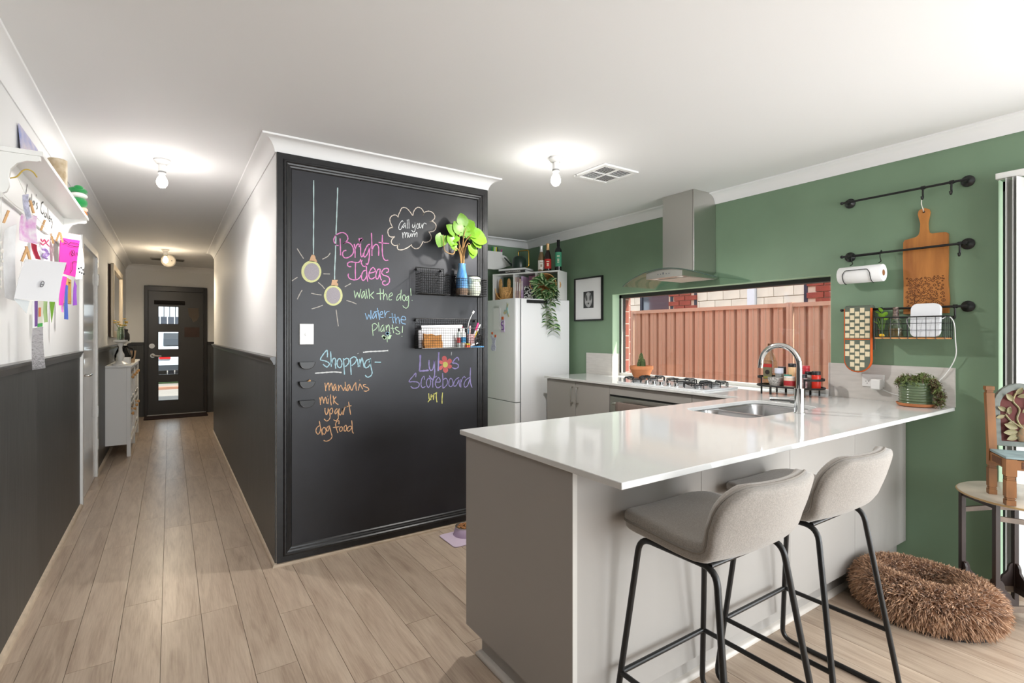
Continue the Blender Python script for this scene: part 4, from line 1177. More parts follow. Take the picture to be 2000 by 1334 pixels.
m.prism(poly, lambda a, b, t: (1.405 + a, 3.015 + t * (1 - 0.6 * b / 0.09), bz + b), -0.018, 0.018)
m.build('bag', mat('kraft_paper', (190, 130, 66), 0.7, var=0.2, vscale=30, bump=0.8, bscale=45, bdist=0.006), pb)


def bottle_pts(t, x, y, z, rr, h, bodymat, capmat, label_m=None):
    MB().lathe([(rr * 0.9, 0), (rr, 0.004), (rr, h * 0.72), (rr * 0.6, h * 0.84), (rr * 0.45, h * 0.86)], (x, y, z), 18).build('body', bodymat, t, smooth=True)
    MB().lathe([(rr * 0.55, h * 0.85), (rr * 0.55, h), (0, h)], (x, y, z), 16).build('cap', capmat, t, smooth=True)
    if label_m:
        MB().lathe([(rr * 1.015, h * 0.25), (rr * 1.03, h * 0.26), (rr * 1.03, h * 0.52), (rr * 1.015, h * 0.53)], (x, y, z), 18).build('label', label_m, t, smooth=True)


t = thing('paint_bottle', 'clear paint bottle with a red band in the wide basket', 'bottle', (1.602, 3.03, bz))
bottle_pts(t, 1.602, 3.03, bz, 0.013, 0.125, mat('clear_pale', (196, 204, 204), 0.2), M['black'], mat('red_band', (190, 70, 70), 0.5))
t = thing('glue_bottle', 'white glue bottle with a blue label in the wide basket', 'bottle', (1.636, 3.03, bz))
bottle_pts(t, 1.636, 3.03, bz, 0.016, 0.13, M['plastic_white'], M['plastic_white'], mat('blue_band', (60, 150, 205), 0.5))
cup = thing('pen_cup', 'red and white patterned pen cup in the wide basket', 'cup', (1.700, 3.04, bz))
MB().lathe([(0.022, 0), (0.026, 0.088), (0.024, 0.088), (0.020, 0.004), (0, 0.004)], (1.700, 3.04, bz), 20).build('cup', mat('cup_print', (228, 226, 224), 0.5, var=1, vscale=90, alt=(190, 50, 60)), cup, smooth=True)


def pen(label, p0, p1, r, c1, c2, cat='pen'):
    t = thing('marker_pen' if cat == 'pen' else cat.replace(' ', '_'), label, cat, p0, 'pens in the wide basket')
    p0, p1 = Vector(p0), Vector(p1)
    q = p0.lerp(p1, 0.68)
    MB().tube([p0, q], r, 10).build('barrel', mat('pen_%d_%d_%d' % c1, c1, 0.4), t, smooth=True)
    MB().tube([q, q.lerp(p1, 0.02), p1], [r * 1.15, r * 1.15, r], 10).build('cap', mat('pen_%d_%d_%d' % c2, c2, 0.4), t, smooth=True)


pen('white marker with a pink cap leaning out of the pen cup', (1.695, 3.035, bz + 0.01), (1.748, 3.025, bz + 0.165), 0.006, (236, 230, 232), (232, 60, 130))
pen('white capped yellow marker leaning right out of the pen cup', (1.700, 3.045, bz + 0.01), (1.770, 3.035, bz + 0.155), 0.005, (226, 190, 50), (232, 230, 228))
pen('pale pink pen standing in front of the blue pen', (1.672, 3.02, bz + 0.004), (1.676, 3.01, bz + 0.145), 0.006, (232, 206, 206), (226, 190, 190))
pen('blue felt pen standing upright in the pen cup', (1.690, 3.04, bz + 0.01), (1.684, 3.05, bz + 0.125), 0.005, (70, 170, 205), (60, 150, 190))
pen('orange pencil in the pen cup below the pink cap', (1.704, 3.03, bz + 0.01), (1.728, 3.03, bz + 0.11), 0.004, (226, 130, 50), (200, 60, 70))
pen('small red pen behind the glue bottle', (1.654, 3.06, bz + 0.004), (1.648, 3.065, bz + 0.14), 0.004, (186, 50, 80), (150, 30, 60))
t = thing('cable', 'white cable with a plug end sticking up from the wide basket', 'cable', (1.685, 3.05, bz))
MB().tube(catmull([(1.688, 3.05, bz + 0.02), (1.680, 3.05, bz + 0.10), (1.684, 3.04, bz + 0.17), (1.705, 3.03, bz + 0.225)], 5), 0.0025, 6).build('wire', 'plastic_white', t, smooth=True)
MB().obox((1.711, 3.028, bz + 0.237), (0.005, 0, 0.009), (0.005, 0, -0.003), (0, 0.004, 0)).build('plug', 'plastic_white', t)
t = thing('scissors', 'black handled scissors lying at the right end of the wide basket', 'scissors', (1.74, 3.0, bz))
MB().tube([(1.735 + 0.022 * math.cos(a), 3.0, bz + 0.030 + 0.028 * math.sin(a)) for a in [2 * PI * k / 14 for k in range(14)]], 0.004, 6, closed=True).tube([(1.752 + 0.014 * math.cos(a), 3.01, bz + 0.050 + 0.036 * math.sin(a)) for a in [2 * PI * k / 14 for k in range(14)]], 0.0035, 6, closed=True).build('handle', 'black', t, smooth=True)
MB().obox((1.700, 3.005, bz + 0.018), (0.035, 0, 0.012), (-0.002, 0, 0.004), (0, 0.001, 0)).build('blade', 'steel', t)
t = thing('ruler', 'blue striped ruler lying in the bottom of the wide basket', 'ruler', (1.72, 2.99, bz))
MB().box(1.665, 1.768, 2.982, 3.0, bz, bz + 0.008).build('ruler', mat('ruler_blue', (80, 150, 200), 0.4, var=0.4, vscale=40), t)
t = thing('eraser', 'yellow and red eraser block in the wide basket', 'eraser', (1.650, 2.992, bz))
MB().box(1.636, 1.663, 2.984, 3.004, bz, bz + 0.018).build('block', mat('eraser_red', (224, 96, 60), 0.6), t)
MB().box(1.636, 1.663, 2.984, 3.004, bz + 0.018, bz + 0.026).build('sleeve', mat('eraser_yellow', (226, 206, 60), 0.6), t)

# dog bowl on its mat
bo = thing('pet_mat', 'pale pink silicone mat under the dog bowl', 'mat', (1.56, 2.92, 0))
MB().prism([(p[0] + 1.575, p[1] + 2.89) for p in rrect(-0.135, 0.16, -0.115, 0.115, 0.025)], lambda a, b, t: (a, b, t), 0.0003, 0.006).build('mat', mat('mat_pink', (214, 196, 214), 0.6), bo, bevel=0.002)
bw = thing('dog_bowl', 'lilac dog bowl with kibble on the pale pink mat', 'bowl', (1.60, 2.925, 0.0062))
c = (1.600, 2.925, 0.0062)
MB().lathe([(0.082, 0), (0.083, 0.003), (0.070, 0.048), (0.066, 0.052), (0.062, 0.046), (0.058, 0.030), (0, 0.028)], c, 32).build('outer', mat('bowl_lilac', (206, 186, 214), 0.5), bw, smooth=True)
MB().lathe([(0.070, 0.0485), (0.0705, 0.054), (0.064, 0.055), (0.060, 0.046), (0.052, 0.034), (0.0, 0.030)], c, 32).build('steel_liner', 'steel', bw, smooth=True)
kb_ = MB()
for i in range(150):
    a, r = rb.random() * 2 * PI, 0.054 * math.sqrt(rb.random())
    kb_.sphere((c[0] + r * math.cos(a), c[1] + r * math.sin(a), c[2] + 0.047 + 0.012 * (1 - r / 0.054) + rb.random() * 0.005), 0.0058, nu=6, nv=4)
o = kb_.build('kibble', mat('kibble', (146, 96, 60), 0.9, var=0.4, vscale=90, alt=(190, 138, 90)), bw, smooth=True)
o['kind'] = 'stuff'

# ================================================================== hallway furniture
cab = thing('shoe_cabinet', 'slim white shoe cabinet with wooden knobs along the hallway wall', 'cabinet', (-0.455, 7.62, 0))
CX0, CX1, CY0, CY1, CZ = XL + 0.008, -0.345, 6.80, 8.46, 0.95
sw_ = M['satin_white']
MB().box(CX0, CX1 - 0.035, CY0 + 0.006, CY1 - 0.006, 0.13, CZ).build('carcass', sw_, cab)
MB().box(CX0 - 0.0, CX1 + 0.012, CY0 - 0.012, CY1 + 0.012, CZ, CZ + 0.022).build('top', sw_, cab, bevel=0.004)
for y in (CY0, (CY0 + CY1) / 2 - 0.025, CY1 - 0.05):
    MB().box(CX1 - 0.035, CX1, y, y + 0.05, 0.0 if y != (CY0 + CY1) / 2 - 0.025 else 0.0, CZ).build('leg', sw_, cab, bevel=0.002)
for z0, z1 in ((0.11, 0.16), (0.52, 0.55), (0.92, CZ)):
    MB().box(CX1 - 0.033, CX1 - 0.003, CY0 + 0.05, CY1 - 0.05, z0, z1).build('rail', sw_, cab)
ym = (CY0 + CY1) / 2
for (ya, yb) in ((CY0 + 0.052, ym - 0.027), (ym + 0.027, CY1 - 0.052)):
    for (z0, z1) in ((0.162, 0.518), (0.552, 0.918)):
        d = MB()
        d.box(CX1 - 0.03, CX1 - 0.016, ya, yb, z0, z1)
        d.box(CX1 - 0.016, CX1 - 0.006, ya, yb, z0, z0 + 0.05).box(CX1 - 0.016, CX1 - 0.006, ya, yb, z1 - 0.05, z1)
        for q in (ya, (ya + yb) / 2 - 0.02, yb - 0.04):
            d.box(CX1 - 0.016, CX1 - 0.006, q, q + 0.04, z0 + 0.05, z1 - 0.05)
        dd = d.build('door', M['gloss_white'], cab)
        for q in (ya + 0.16, yb - 0.16):
            MB().lathe([(0.006, 0), (0.007, 0.012), (0.017, 0.02), (0.018, 0.03), (0.012, 0.036), (0, 0.037)], (CX1 - 0.0165, q, z1 - 0.085), 14, axis=(1, 0, 0)).build('knob', 'pine', dd, smooth=True)
TZ = CZ + 0.0222


def candle_stand(label, y, h, x=-0.44):
    t = thing('candle_stand', label, 'candle stand', (x, y, TZ), 'white turned candle stands on the shoe cabinet')
    k = h / 0.27
    MB().lathe([(0.075, 0), (0.072, 0.012), (0.045, 0.028), (0.022, 0.045), (0.024, 0.06), (0.036, 0.09 * k), (0.034, 0.115 * k), (0.018, 0.15 * k), (0.015, 0.19 * k), (0.02, 0.215 * k), (0.028, 0.235 * k), (0.062, 0.25 * k), (0.064, 0.27 * k), (0, 0.27 * k)], (x, y, TZ), 24).build('stand', sw_, t, smooth=30)
    return TZ + h


zt = candle_stand('tall white turned candle stand at the near end of the shoe cabinet', 6.92, 0.27)
gv = thing('glass_vase', 'small glass vase of yellow flowers on the near candle stand', 'vase', (-0.44, 6.92, zt))
MB().lathe([(0.03, 0), (0.034, 0.004), (0.034, 0.10), (0.026, 0.125), (0.03, 0.14), (0.028, 0.14), (0.024, 0.125), (0.031, 0.10), (0.031, 0.008), (0, 0.008)], (-0.44, 6.92, zt), 20).build('vase', glass_mat('vase_glass', (0.82, 0.9, 0.82), 2.0), gv, smooth=True)
rg = random.Random(9)
stm, flw = MB(), MB()
for i in range(9):
    a = rg.random() * 2 * PI
    e = Vector((-0.44 + math.cos(a) * 0.05, 6.92 + math.sin(a) * 0.05, zt + 0.15 + rg.random() * 0.09))
    stm.tube([(-0.44, 6.92, zt + 0.01), (-0.44 + math.cos(a) * 0.015, 6.92 + math.sin(a) * 0.015, zt + 0.12), e], 0.0015, 5)
    fo = MB()
    for k in range(5):
        ca = 2 * PI * k / 5
        fo.sphere(e + Vector((math.cos(ca) * 0.009, math.sin(ca) * 0.009, 0.003 * (k % 2))), 0.009, 0.009, 0.005, 6, 4)
    fo.build('flower', mat('yellow_petal', (222, 180, 60), 0.6), gv, smooth=True)
stm.build('stems', mat('flower_stem', (110, 140, 70), 0.7), gv)
zt2 = candle_stand('second white candle stand farther along the shoe cabinet, behind the black jug', 7.70, 0.25, -0.45)
t = thing('black_candle', 'dark rounded candle on the farther candle stand', 'candle', (-0.45, 7.70, zt2))
MB().lathe([(0.045, 0), (0.05, 0.02), (0.048, 0.08), (0.03, 0.11), (0.034, 0.14), (0.0, 0.15)], (-0.45, 7.70, zt2), 18).build('candle', 'blackmatt', t, smooth=True)
t = thing('black_jug', 'glossy black jug standing on the shoe cabinet', 'jug', (-0.44, 7.28, TZ))
MB().lathe([(0.05, 0), (0.075, 0.03), (0.08, 0.09), (0.06, 0.15), (0.045, 0.18), (0.052, 0.2), (0.046, 0.2), (0.04, 0.18), (0, 0.17)], (-0.44, 7.28, TZ), 22).build('body', mat('gloss_black', (14, 14, 15), 0.08), t, smooth=True)
MB().tube(catmull([(-0.395, 7.25, TZ + 0.18), (-0.345, 7.23, TZ + 0.16), (-0.35, 7.24, TZ + 0.07), (-0.372, 7.26, TZ + 0.06)], 4), 0.008, 8).build('handle', MATS['gloss_black'], t, smooth=True)
t = thing('white_dish', 'low white rectangular dish on the shoe cabinet', 'dish', (-0.42, 7.08, TZ))
MB().prism([(p[0] - 0.425, p[1] + 7.08) for p in rrect(-0.065, 0.065, -0.075, 0.075, 0.02)], lambda a, b, tt: (a, b, tt), TZ, TZ + 0.075, holes=[[(p[0] - 0.425, p[1] + 7.08) for p in rrect(-0.057, 0.057, -0.067, 0.067, 0.016)]]).prism([(p[0] - 0.425, p[1] + 7.08) for p in rrect(-0.06, 0.06, -0.07, 0.07, 0.018)], lambda a, b, tt: (a, b, tt), TZ + 0.0, TZ + 0.01).build('dish', M['plastic_white'], t)
t = thing('wooden_cup', 'pale wooden tapered cup at the far side of the shoe cabinet top', 'cup', (-0.39, 7.48, TZ))
MB().lathe([(0.042, 0), (0.058, 0.14), (0.052, 0.14), (0.038, 0.008), (0, 0.008)], (-0.385, 7.46, TZ), 20).build('cup', mat('pale_wood', (206, 176, 142), 0.6), t, smooth=True)

# leaning mirror above the cabinet
mr = thing('wall_mirror', 'tall pale framed mirror hanging above the shoe cabinet', 'mirror', (XL, 8.0, 1.26))
y0, y1, z0, z1 = 7.22, 8.62, 1.27, 2.10
m = MB()
for q in ((y0, y0 + 0.09, z0, z1), (y1 - 0.09, y1, z0, z1), (y0 + 0.09, y1 - 0.09, z0, z0 + 0.07), (y0 + 0.09, y1 - 0.09, z1 - 0.07, z1)):
    m.box(XL + 0.022, XL + 0.05, *q)
m.build('frame', mat('champagne_frame', (196, 184, 164), 0.35, metal=0.3), mr, bevel=0.006)
MB().box(XL + 0.0005, XL + 0.022, y0 + 0.01, y1 - 0.01, z0 + 0.01, z1 - 0.01).build('backing', mat('mirror_back', (60, 40, 28), 0.7), mr)
MB().box(XL + 0.022, XL + 0.030, y0 + 0.088, y1 - 0.088, z0 + 0.068, z1 - 0.068).build('glass', 'mirror', mr)

dm = thing('door_mat', 'dark brown door mat in front of the front door', 'mat', (0.11, 9.66, 0))
MB().prism([(p[0] + 0.11, p[1] + 9.70) for p in rrect(-0.44, 0.40, -0.19, 0.19, 0.02)], lambda a, b, tt: (a, b, tt), 0.0003, 0.014).build('mat', mat('mat_brown', (50, 34, 32), 0.95, var=0.3, vscale=90, bump=0.8, bscale=200), dm)


# bare bulbs in batten holders
def batten(label, x, y, warm, power, down):
    t = thing('ceiling_light', label, 'light', (x, y, 2.22), 'bare bulb ceiling lights')
    MB().lathe([(0.0, 0), (0.042, 0), (0.044, 0.012), (0.030, 0.028), (0.028, 0.03)][::-1], (x, y, 2.3999), 24, axis=(0, 0, -1)).build('rose', 'plastic_white', t, smooth=30)
    MB().lathe([(0.021, 0.02), (0.021, 0.088), (0.018, 0.09), (0.0, 0.09)], (x, y, 2.3999), 20, axis=(0, 0, -1)).build('holder', 'plastic_white', t, smooth=30)
    MB().lathe([(0.0215, 0.074), (0.0225, 0.078), (0.0215, 0.082)], (x, y, 2.3999), 20, axis=(0, 0, -1)).build('ring', mat('ring_grey', (150, 150, 150), 0.5), t)
    bulb = MB().lathe([(0.013, 0.088), (0.015, 0.10), (0.026, 0.118), (0.031, 0.138), (0.029, 0.156), (0.018, 0.172), (0, 0.177)], (x, y, 2.3999), 20, axis=(0, 0, -1))
    bo_ = bulb.build('bulb', mat('lit_bulb_%d' % int(warm[2] * 100), (255, int(255 * warm[1]), int(255 * warm[2])), 0.4, emit=9.0), t, smooth=True)
    d = bpy.data.lights.new('bulb_light', 'POINT')
    d.energy = power
    d.color = warm
    d.shadow_soft_size = 0.035
    l = bpy.data.objects.new('bulb_light', d)
    l.location = (x, y, 2.195)
    COL.objects.link(l)
    d = bpy.data.lights.new('bulb_downlight', 'SPOT')     # most of the light leaves the dome of the bulb downward
    d.energy = down
    d.color = warm
    d.spot_size = math.radians(172)
    d.spot_blend = 0.5
    d.shadow_soft_size = 0.035
    l = bpy.data.objects.new('bulb_downlight', d)
    l.location = (x, y, 2.185)
    COL.objects.link(l)


batten('bare bulb ceiling light nearest in the hallway', -0.04, 3.90, (1.0, 0.96, 0.92), 4.5, 26)
batten('warm bare bulb ceiling light at the far end of the hallway', -0.045, 7.97, (1.0, 0.84, 0.62), 5, 30)
batten('bare bulb ceiling light over the kitchen beside the vent', 1.995, 2.49, (1.0, 0.97, 0.93), 4, 58)
t = thing('smoke_alarm', 'round white smoke alarm hanging below the hallway ceiling', 'smoke alarm', (-0.01, 8.42, 2.23))
MB().lathe([(0, 0), (0.085, 0), (0.087, 0.012), (0.075, 0.03), (0.07, 0.034), (0, 0.036)], (-0.015, 8.45, 2.313), 28, axis=(0.1, -1, -0.05)).build('body', mat('cream_plastic', (222, 214, 200), 0.5), t, smooth=30)
for sx in (-0.035, 0.035):
    MB().lathe([(0.009, 0), (0.009, 0.003), (0, 0.003)], (-0.012 + sx, 8.413, 2.311), 12, axis=(0, -1, 0)).build('screw_hole', mat('hole_grey', (150, 140, 128), 0.6), t)
t = thing('ceiling_vent', 'thin grey slot vent in the far hallway ceiling', 'vent', (-0.02, 9.0, 2.385))
MB().box(-0.23, 0.18, 8.93, 9.08, 2.388, 2.3999).build('frame', mat('vent_grey', (140, 136, 130), 0.5), t)
for i in range(4):
    MB().box(-0.215, 0.165, 8.945 + i * 0.033, 8.960 + i * 0.033, 2.384, 2.388).build('slat', mat('vent_dark', (86, 82, 78), 0.5), t)

# kitchen ceiling air register
t = thing('air_register', 'square white ceiling air vent in front of the range hood', 'vent', (2.47, 2.54, 2.38))
x0, x1, y0, y1 = 2.315, 2.625, 2.385, 2.695
m = MB()
for q in ((x0, x1, y0, y0 + 0.03), (x0, x1, y1 - 0.03, y1), (x0, x0 + 0.03, y0 + 0.03, y1 - 0.03), (x1 - 0.03, x1, y0 + 0.03, y1 - 0.03)):
    m.box(*q, 2.386, 2.3999)
m.build('frame', 'plastic_white', t, bevel=0.003)
MB().box(x0 + 0.03, x1 - 0.03, y0 + 0.03, y1 - 0.03, 2.3975, 2.3999).build('duct', mat('duct_dark', (60, 58, 56), 0.7), t)
cx, cy = (x0 + x1) / 2, (y0 + y1) / 2
for qx, qy, along in ((0, 0, 0), (1, 0, 1), (0, 1, 1), (1, 1, 0)):
    ax0, ax1 = (x0 + 0.032, cx - 0.004) if qx == 0 else (cx + 0.004, x1 - 0.032)
    ay0, ay1 = (y0 + 0.032, cy - 0.004) if qy == 0 else (cy + 0.004, y1 - 0.032)
    n = 7
    for i in range(n):
        if along == 0:
            a = ax0 + (ax1 - ax0) * (i + 0.5) / n
            b_ = MB().obox((a, (ay0 + ay1) / 2, 2.3925), (0.006, 0, 0.0035), (0, (ay1 - ay0) / 2, 0), (0.0004, 0, -0.0007))
        else:
            a = ay0 + (ay1 - ay0) * (i + 0.5) / n
            b_ = MB().obox(((ax0 + ax1) / 2, a, 2.3925), ((ax1 - ax0) / 2, 0, 0), (0, 0.006, 0.0035), (0, 0.0004, -0.0007))
        b_.build('louvre', 'plastic_white', t)
MB().box(cx - 0.004, cx + 0.004, y0 + 0.03, y1 - 0.03, 2.387, 2.3975).box(x0 + 0.03, x1 - 0.03, cy - 0.004, cy + 0.004, 2.387, 2.3975).build('divider', 'plastic_white', t)

# ================================================================== kitchen cabinets and worktop
WT, WB = 0.904, 0.884
PX0, PYF, PYB, KX = 1.003, 0.971, 1.891, 2.999
outer = [(PX0, PYF), (XG - 0.0005, PYF), (XG - 0.0005, W0 + 0.003), (XG + T - 0.004, W0 + 0.003), (XG + T - 0.004, W1 - 0.003), (XG - 0.0005, W1 - 0.003), (XG - 0.0005, 3.92), (KX, 3.92), (KX, PYB), (PX0, PYB)]
SX0, SX1, SY0, SY1 = 2.262, 2.955, 1.378, 1.760
hole = rrect(SX0, SX1, SY0, SY1, 0.075, 8)
worktop = MB().prism(outer, lambda a, b, t: (a, b, t), WB, WT, holes=[hole]).build('worktop', 'stone', bevel=0.0022)
tag(worktop, 'glossy white stone worktop running round the kitchen peninsula', 'worktop')

PY = 1.194
pen_ = thing('peninsula_cabinet', 'grey kitchen peninsula cabinet with plain back panels below the worktop', 'cabinet', (2.27, 1.50, 0))
MB().box(PX0 + 0.040, XG - 0.003, PY + 0.018, PYB - 0.045, 0.11, 0.695).build('carcass', 'cabinet', pen_)
MB().prism([(PY, 0.105), (PYB - 0.12, 0.105), (PYB - 0.03, 0.105), (PYB - 0.03, WB - 0.0006), (PY - 0.004, WB - 0.0006), (PY - 0.004, 0.105)], lambda a, b, t: (t, a, b), PX0 + 0.015, PX0 + 0.033).build('end_panel', 'cabinet', pen_)
sx = [PX0 + 0.0345, 1.652, 2.278, 2.906, XG - 0.003]
for i in range(4):
    MB().box(sx[i] + 0.001, sx[i + 1] - 0.001, PY, PY + 0.017, 0.105, WB - 0.0006).build('back_panel', 'cabinet', pen_, bevel=0.0008)
MB().box(PX0 + 0.015, PX0 + 0.033, PY - 0.0052, PY - 0.004, 0.105, WB - 0.0008).build('edge_strip', 'cabedge', pen_)
MB().box(PX0 + 0.05, XG - 0.003, PY + 0.045, PY + 0.06, 0.0, 0.11).box(PX0 + 0.05, PX0 + 0.065, PY + 0.06, PYB - 0.10, 0.0, 0.11).box(PX0 + 0.065, KX, PYB - 0.115, PYB - 0.10, 0, 0.11).build('kickboard', 'cabinet', pen_)
struct(sweep_wall([(KX, PYB - 0.10), (PX0 + 0.05, PYB - 0.10), (PX0 + 0.05, PY + 0.045), (XG, PY + 0.045)][::-1], [(-o, z) for o, z in bead]).build('baseboard_5', 'greybead', smooth=30), 'pale bead around the peninsula kickboard')

bc = thing('base_cabinet', 'grey two-door base cabinet between fridge and oven', 'cabinet', (3.28, 3.49, 0))
CXF = 3.022
MB().box(CXF + 0.018, XG - 0.003, 3.066, 3.90, 0.11, WB - 0.0005).build('carcass', 'cabinet', bc)
for ya, yb, hy in ((3.068, 3.488, 3.455), (3.492, 3.905, 3.525)):
    d = MB().box(CXF, CXF + 0.017, ya, yb, 0.115, WB - 0.006).build('door', 'cabinet', bc, bevel=0.001)
    h_ = MB().tube(fillet([(CXF, hy, 0.83), (CXF - 0.028, hy, 0.83), (CXF - 0.028, hy, 0.69), (CXF, hy, 0.69)], 0.006), 0.0055, 8)
    h_.build('handle', 'nickel', d, smooth=True)
MB().box(CXF + 0.05, CXF + 0.065, 3.066, 3.90, 0.0, 0.11).build('kickboard', 'cabinet', bc)
ov = thing('oven', 'built-in steel oven below the cooktop', 'oven', (3.28, 2.66, 0))
MB().box(CXF + 0.02, XG - 0.003, 2.262, 3.062, 0.11, 0.795).build('body', 'steel', ov)
MB().box(CXF + 0.004, CXF + 0.02, 2.262, 3.062, 0.795, 0.806).build('gasket', 'black', ov)
d = MB().box(CXF - 0.004, CXF + 0.02, 2.270, 3.054, 0.16, 0.792).build('door', 'steel', ov, bevel=0.003)
MB().box(CXF - 0.006, CXF - 0.004, 2.36, 2.96, 0.25, 0.715).build('window', mat('oven_glass', (20, 20, 22), 0.04), d)
MB().tube(fillet([(CXF - 0.003, 2.34, 0.74), (CXF - 0.045, 2.34, 0.74), (CXF - 0.045, 2.985, 0.74), (CXF - 0.003, 2.985, 0.74)], 0.006), 0.009, 10).build('handle', 'nickel', d, smooth=True)
ft = thing('filler_cabinet', 'grey filler panels around and beside the oven', 'cabinet', (3.28, 2.3, 0))
MB().box(CXF, CXF + 0.017, 2.262, 3.064, 0.808, WB - 0.006).build('top_filler', 'cabinet', ft)
MB().box(CXF, CXF + 0.017, 1.86, 2.258, 0.115, WB - 0.006).build('side_filler', 'cabinet', ft)
MB().box(CXF + 0.05, CXF + 0.065, 1.86, 3.062, 0.0, 0.11).build('kickboard', 'cabinet', ft)
tt = thing('tea_towel', 'grey-brown waffle tea towel draped over the oven handle', 'towel', (CXF - 0.045, 2.68, 0.40))
m = MB()
pr_ = [(-0.018, 0.40), (-0.017, 0.55), (-0.016, 0.70), (-0.015, 0.745), (-0.010, 0.757), (0, 0.7615), (0.010, 0.757), (0.014, 0.745), (0.013, 0.70), (0.013, 0.56)]
n = 15
vs = []
for j in range(n):
    y = 2.45 + 0.48 * j / (n - 1)
    for (a, z) in pr_:
        w = 0.004 * math.sin(j * 1.3) * (1 if z < 0.74 else 0)
        vs.append((CXF - 0.045 + a + (w - 0.004 if a < 0 else 0), y + 0.01 * math.sin(z * 9), z))
q = len(pr_)
m.add(vs, [(j * q + i, j * q + i + 1, (j + 1) * q + i + 1, (j + 1) * q + i) for j in range(n - 1) for i in range(q - 1)])
o = m.build('cloth', mat('waffle_cloth', (120, 106, 98), 0.95, bump=0.8, bscale=160), tt, smooth=True, fix=False)
sd = o.modifiers.new('thickness', 'SOLIDIFY')
sd.thickness = 0.003

# tiled splashbacks (part of the wall)
b = MB().box(XG - 0.012, XG - 0.0003, W1 + 0.0, 3.925, WT + 0.0003, 1.115).box(XG - 0.012, XG + T - 0.01, W1 - 0.011, W1 - 0.0025, WT + 0.0003, 1.115)
struct(b.build('trim_3', 'tile'), 'pale tiled splashback left of the window')
b = MB().box(XG - 0.012, XG - 0.0003, 0.968, W0 - 0.0, WT + 0.0003, 1.118).box(XG - 0.012, XG + T - 0.01, W0 + 0.0025, W0 + 0.010, WT + 0.0003, 1.118)
struct(b.build('trim_4', 'tile'), 'pale grained splashback right of the window')

# sink
sk = thing('sink', 'double bowl stainless steel sink set into the worktop', 'sink', (2.6, 1.57, 0.70))


def bowl(x0, x1, y0, y1, depth, name):
    m = MB()
    zt_ = WB - 0.002
    loops = [(rrect(x0, x1, y0, y1, 0.062, 6), zt_), (rrect(x0 + 0.004, x1 - 0.004, y0 + 0.004, y1 - 0.004, 0.06, 6), zt_ - 0.01), (rrect(x0 + 0.010, x1 - 0.010, y0 + 0.010, y1 - 0.010, 0.055, 6), zt_ - depth + 0.03),
             (rrect(x0 + 0.018, x1 - 0.018, y0 + 0.018, y1 - 0.018, 0.05, 6), zt_ - depth + 0.008), (rrect(x0 + 0.04, x1 - 0.04, y0 + 0.04, y1 - 0.04, 0.04, 6), zt_ - depth)]
    n = len(loops[0][0])
    vs = [(a, b, z) for lp, z in loops for a, b in lp]
    fs = [(i * n + k, i * n + (k + 1) % n, (i + 1) * n + (k + 1) % n, (i + 1) * n + k) for i in range(len(loops) - 1) for k in range(n)]
    fs.append(tuple((len(loops) - 1) * n + k for k in range(n)))
    m.add(vs, fs)
    o = m.build(name, 'sinksteel', sk, smooth=40, fix=False)
    MB().lathe([(0.0, 0), (0.038, 0), (0.040, 0.003), (0.034, 0.004), (0.03, 0.001), (0, 0.001)], ((x0 + x1) / 2, (y0 + y1) / 2, zt_ - depth), 20).build('drain', 'chrome', o, smooth=True)


fl_ = MB().prism(rrect(SX0 - 0.02, SX1 + 0.02, SY0 - 0.02, SY1 + 0.02, 0.08, 8), lambda a, b, t: (a, b, t), WB - 0.0035, WB - 0.0006, holes=[rrect(SX0 + 0.006, 2.515, SY0 + 0.006, SY1 - 0.006, 0.062, 6), rrect(2.537, SX1 - 0.006, SY0 + 0.006, SY1 - 0.006, 0.062, 6)])
fl_.build('flange', 'sinksteel', sk)
bowl(SX0 + 0.006, 2.515, SY0 + 0.006, SY1 - 0.006, 0.15, 'bowl')
bowl(2.537, SX1 - 0.006, SY0 + 0.006, SY1 - 0.006, 0.17, 'bowl')

# tap
tp = thing('mixer_tap', 'chrome gooseneck mixer tap standing in front of the sink', 'tap', (2.636, 1.335, WT))
MB().lathe([(0.027, 0), (0.027, 0.004), (0.023, 0.006), (0.023, 0.125), (0.0, 0.127)], (2.636, 1.335, WT + 0.0002), 24).build('base', 'chrome', tp, smooth=35)
pts = [(2.636, 1.335, WT + 0.12), (2.636, 1.335, 1.143)] + [(2.636, 1.436 - 0.101 * math.cos(a), 1.143 + 0.101 * math.sin(a)) for a in [PI * k / 16 for k in range(1, 17)]] + [(2.636, 1.540, 1.122)]
MB().tube(pts, 0.0135, 14).build('spout', 'chrome', tp, smooth=60)
MB().cyl((2.636, 1.335, WT + 0.065), (2.636, 1.375, WT + 0.065), 0.019, n=20).tube([(2.636, 1.37, WT + 0.065), (2.636, 1.482, WT + 0.058)], [0.013, 0.010], 14).build('lever', 'chrome', tp, smooth=50)

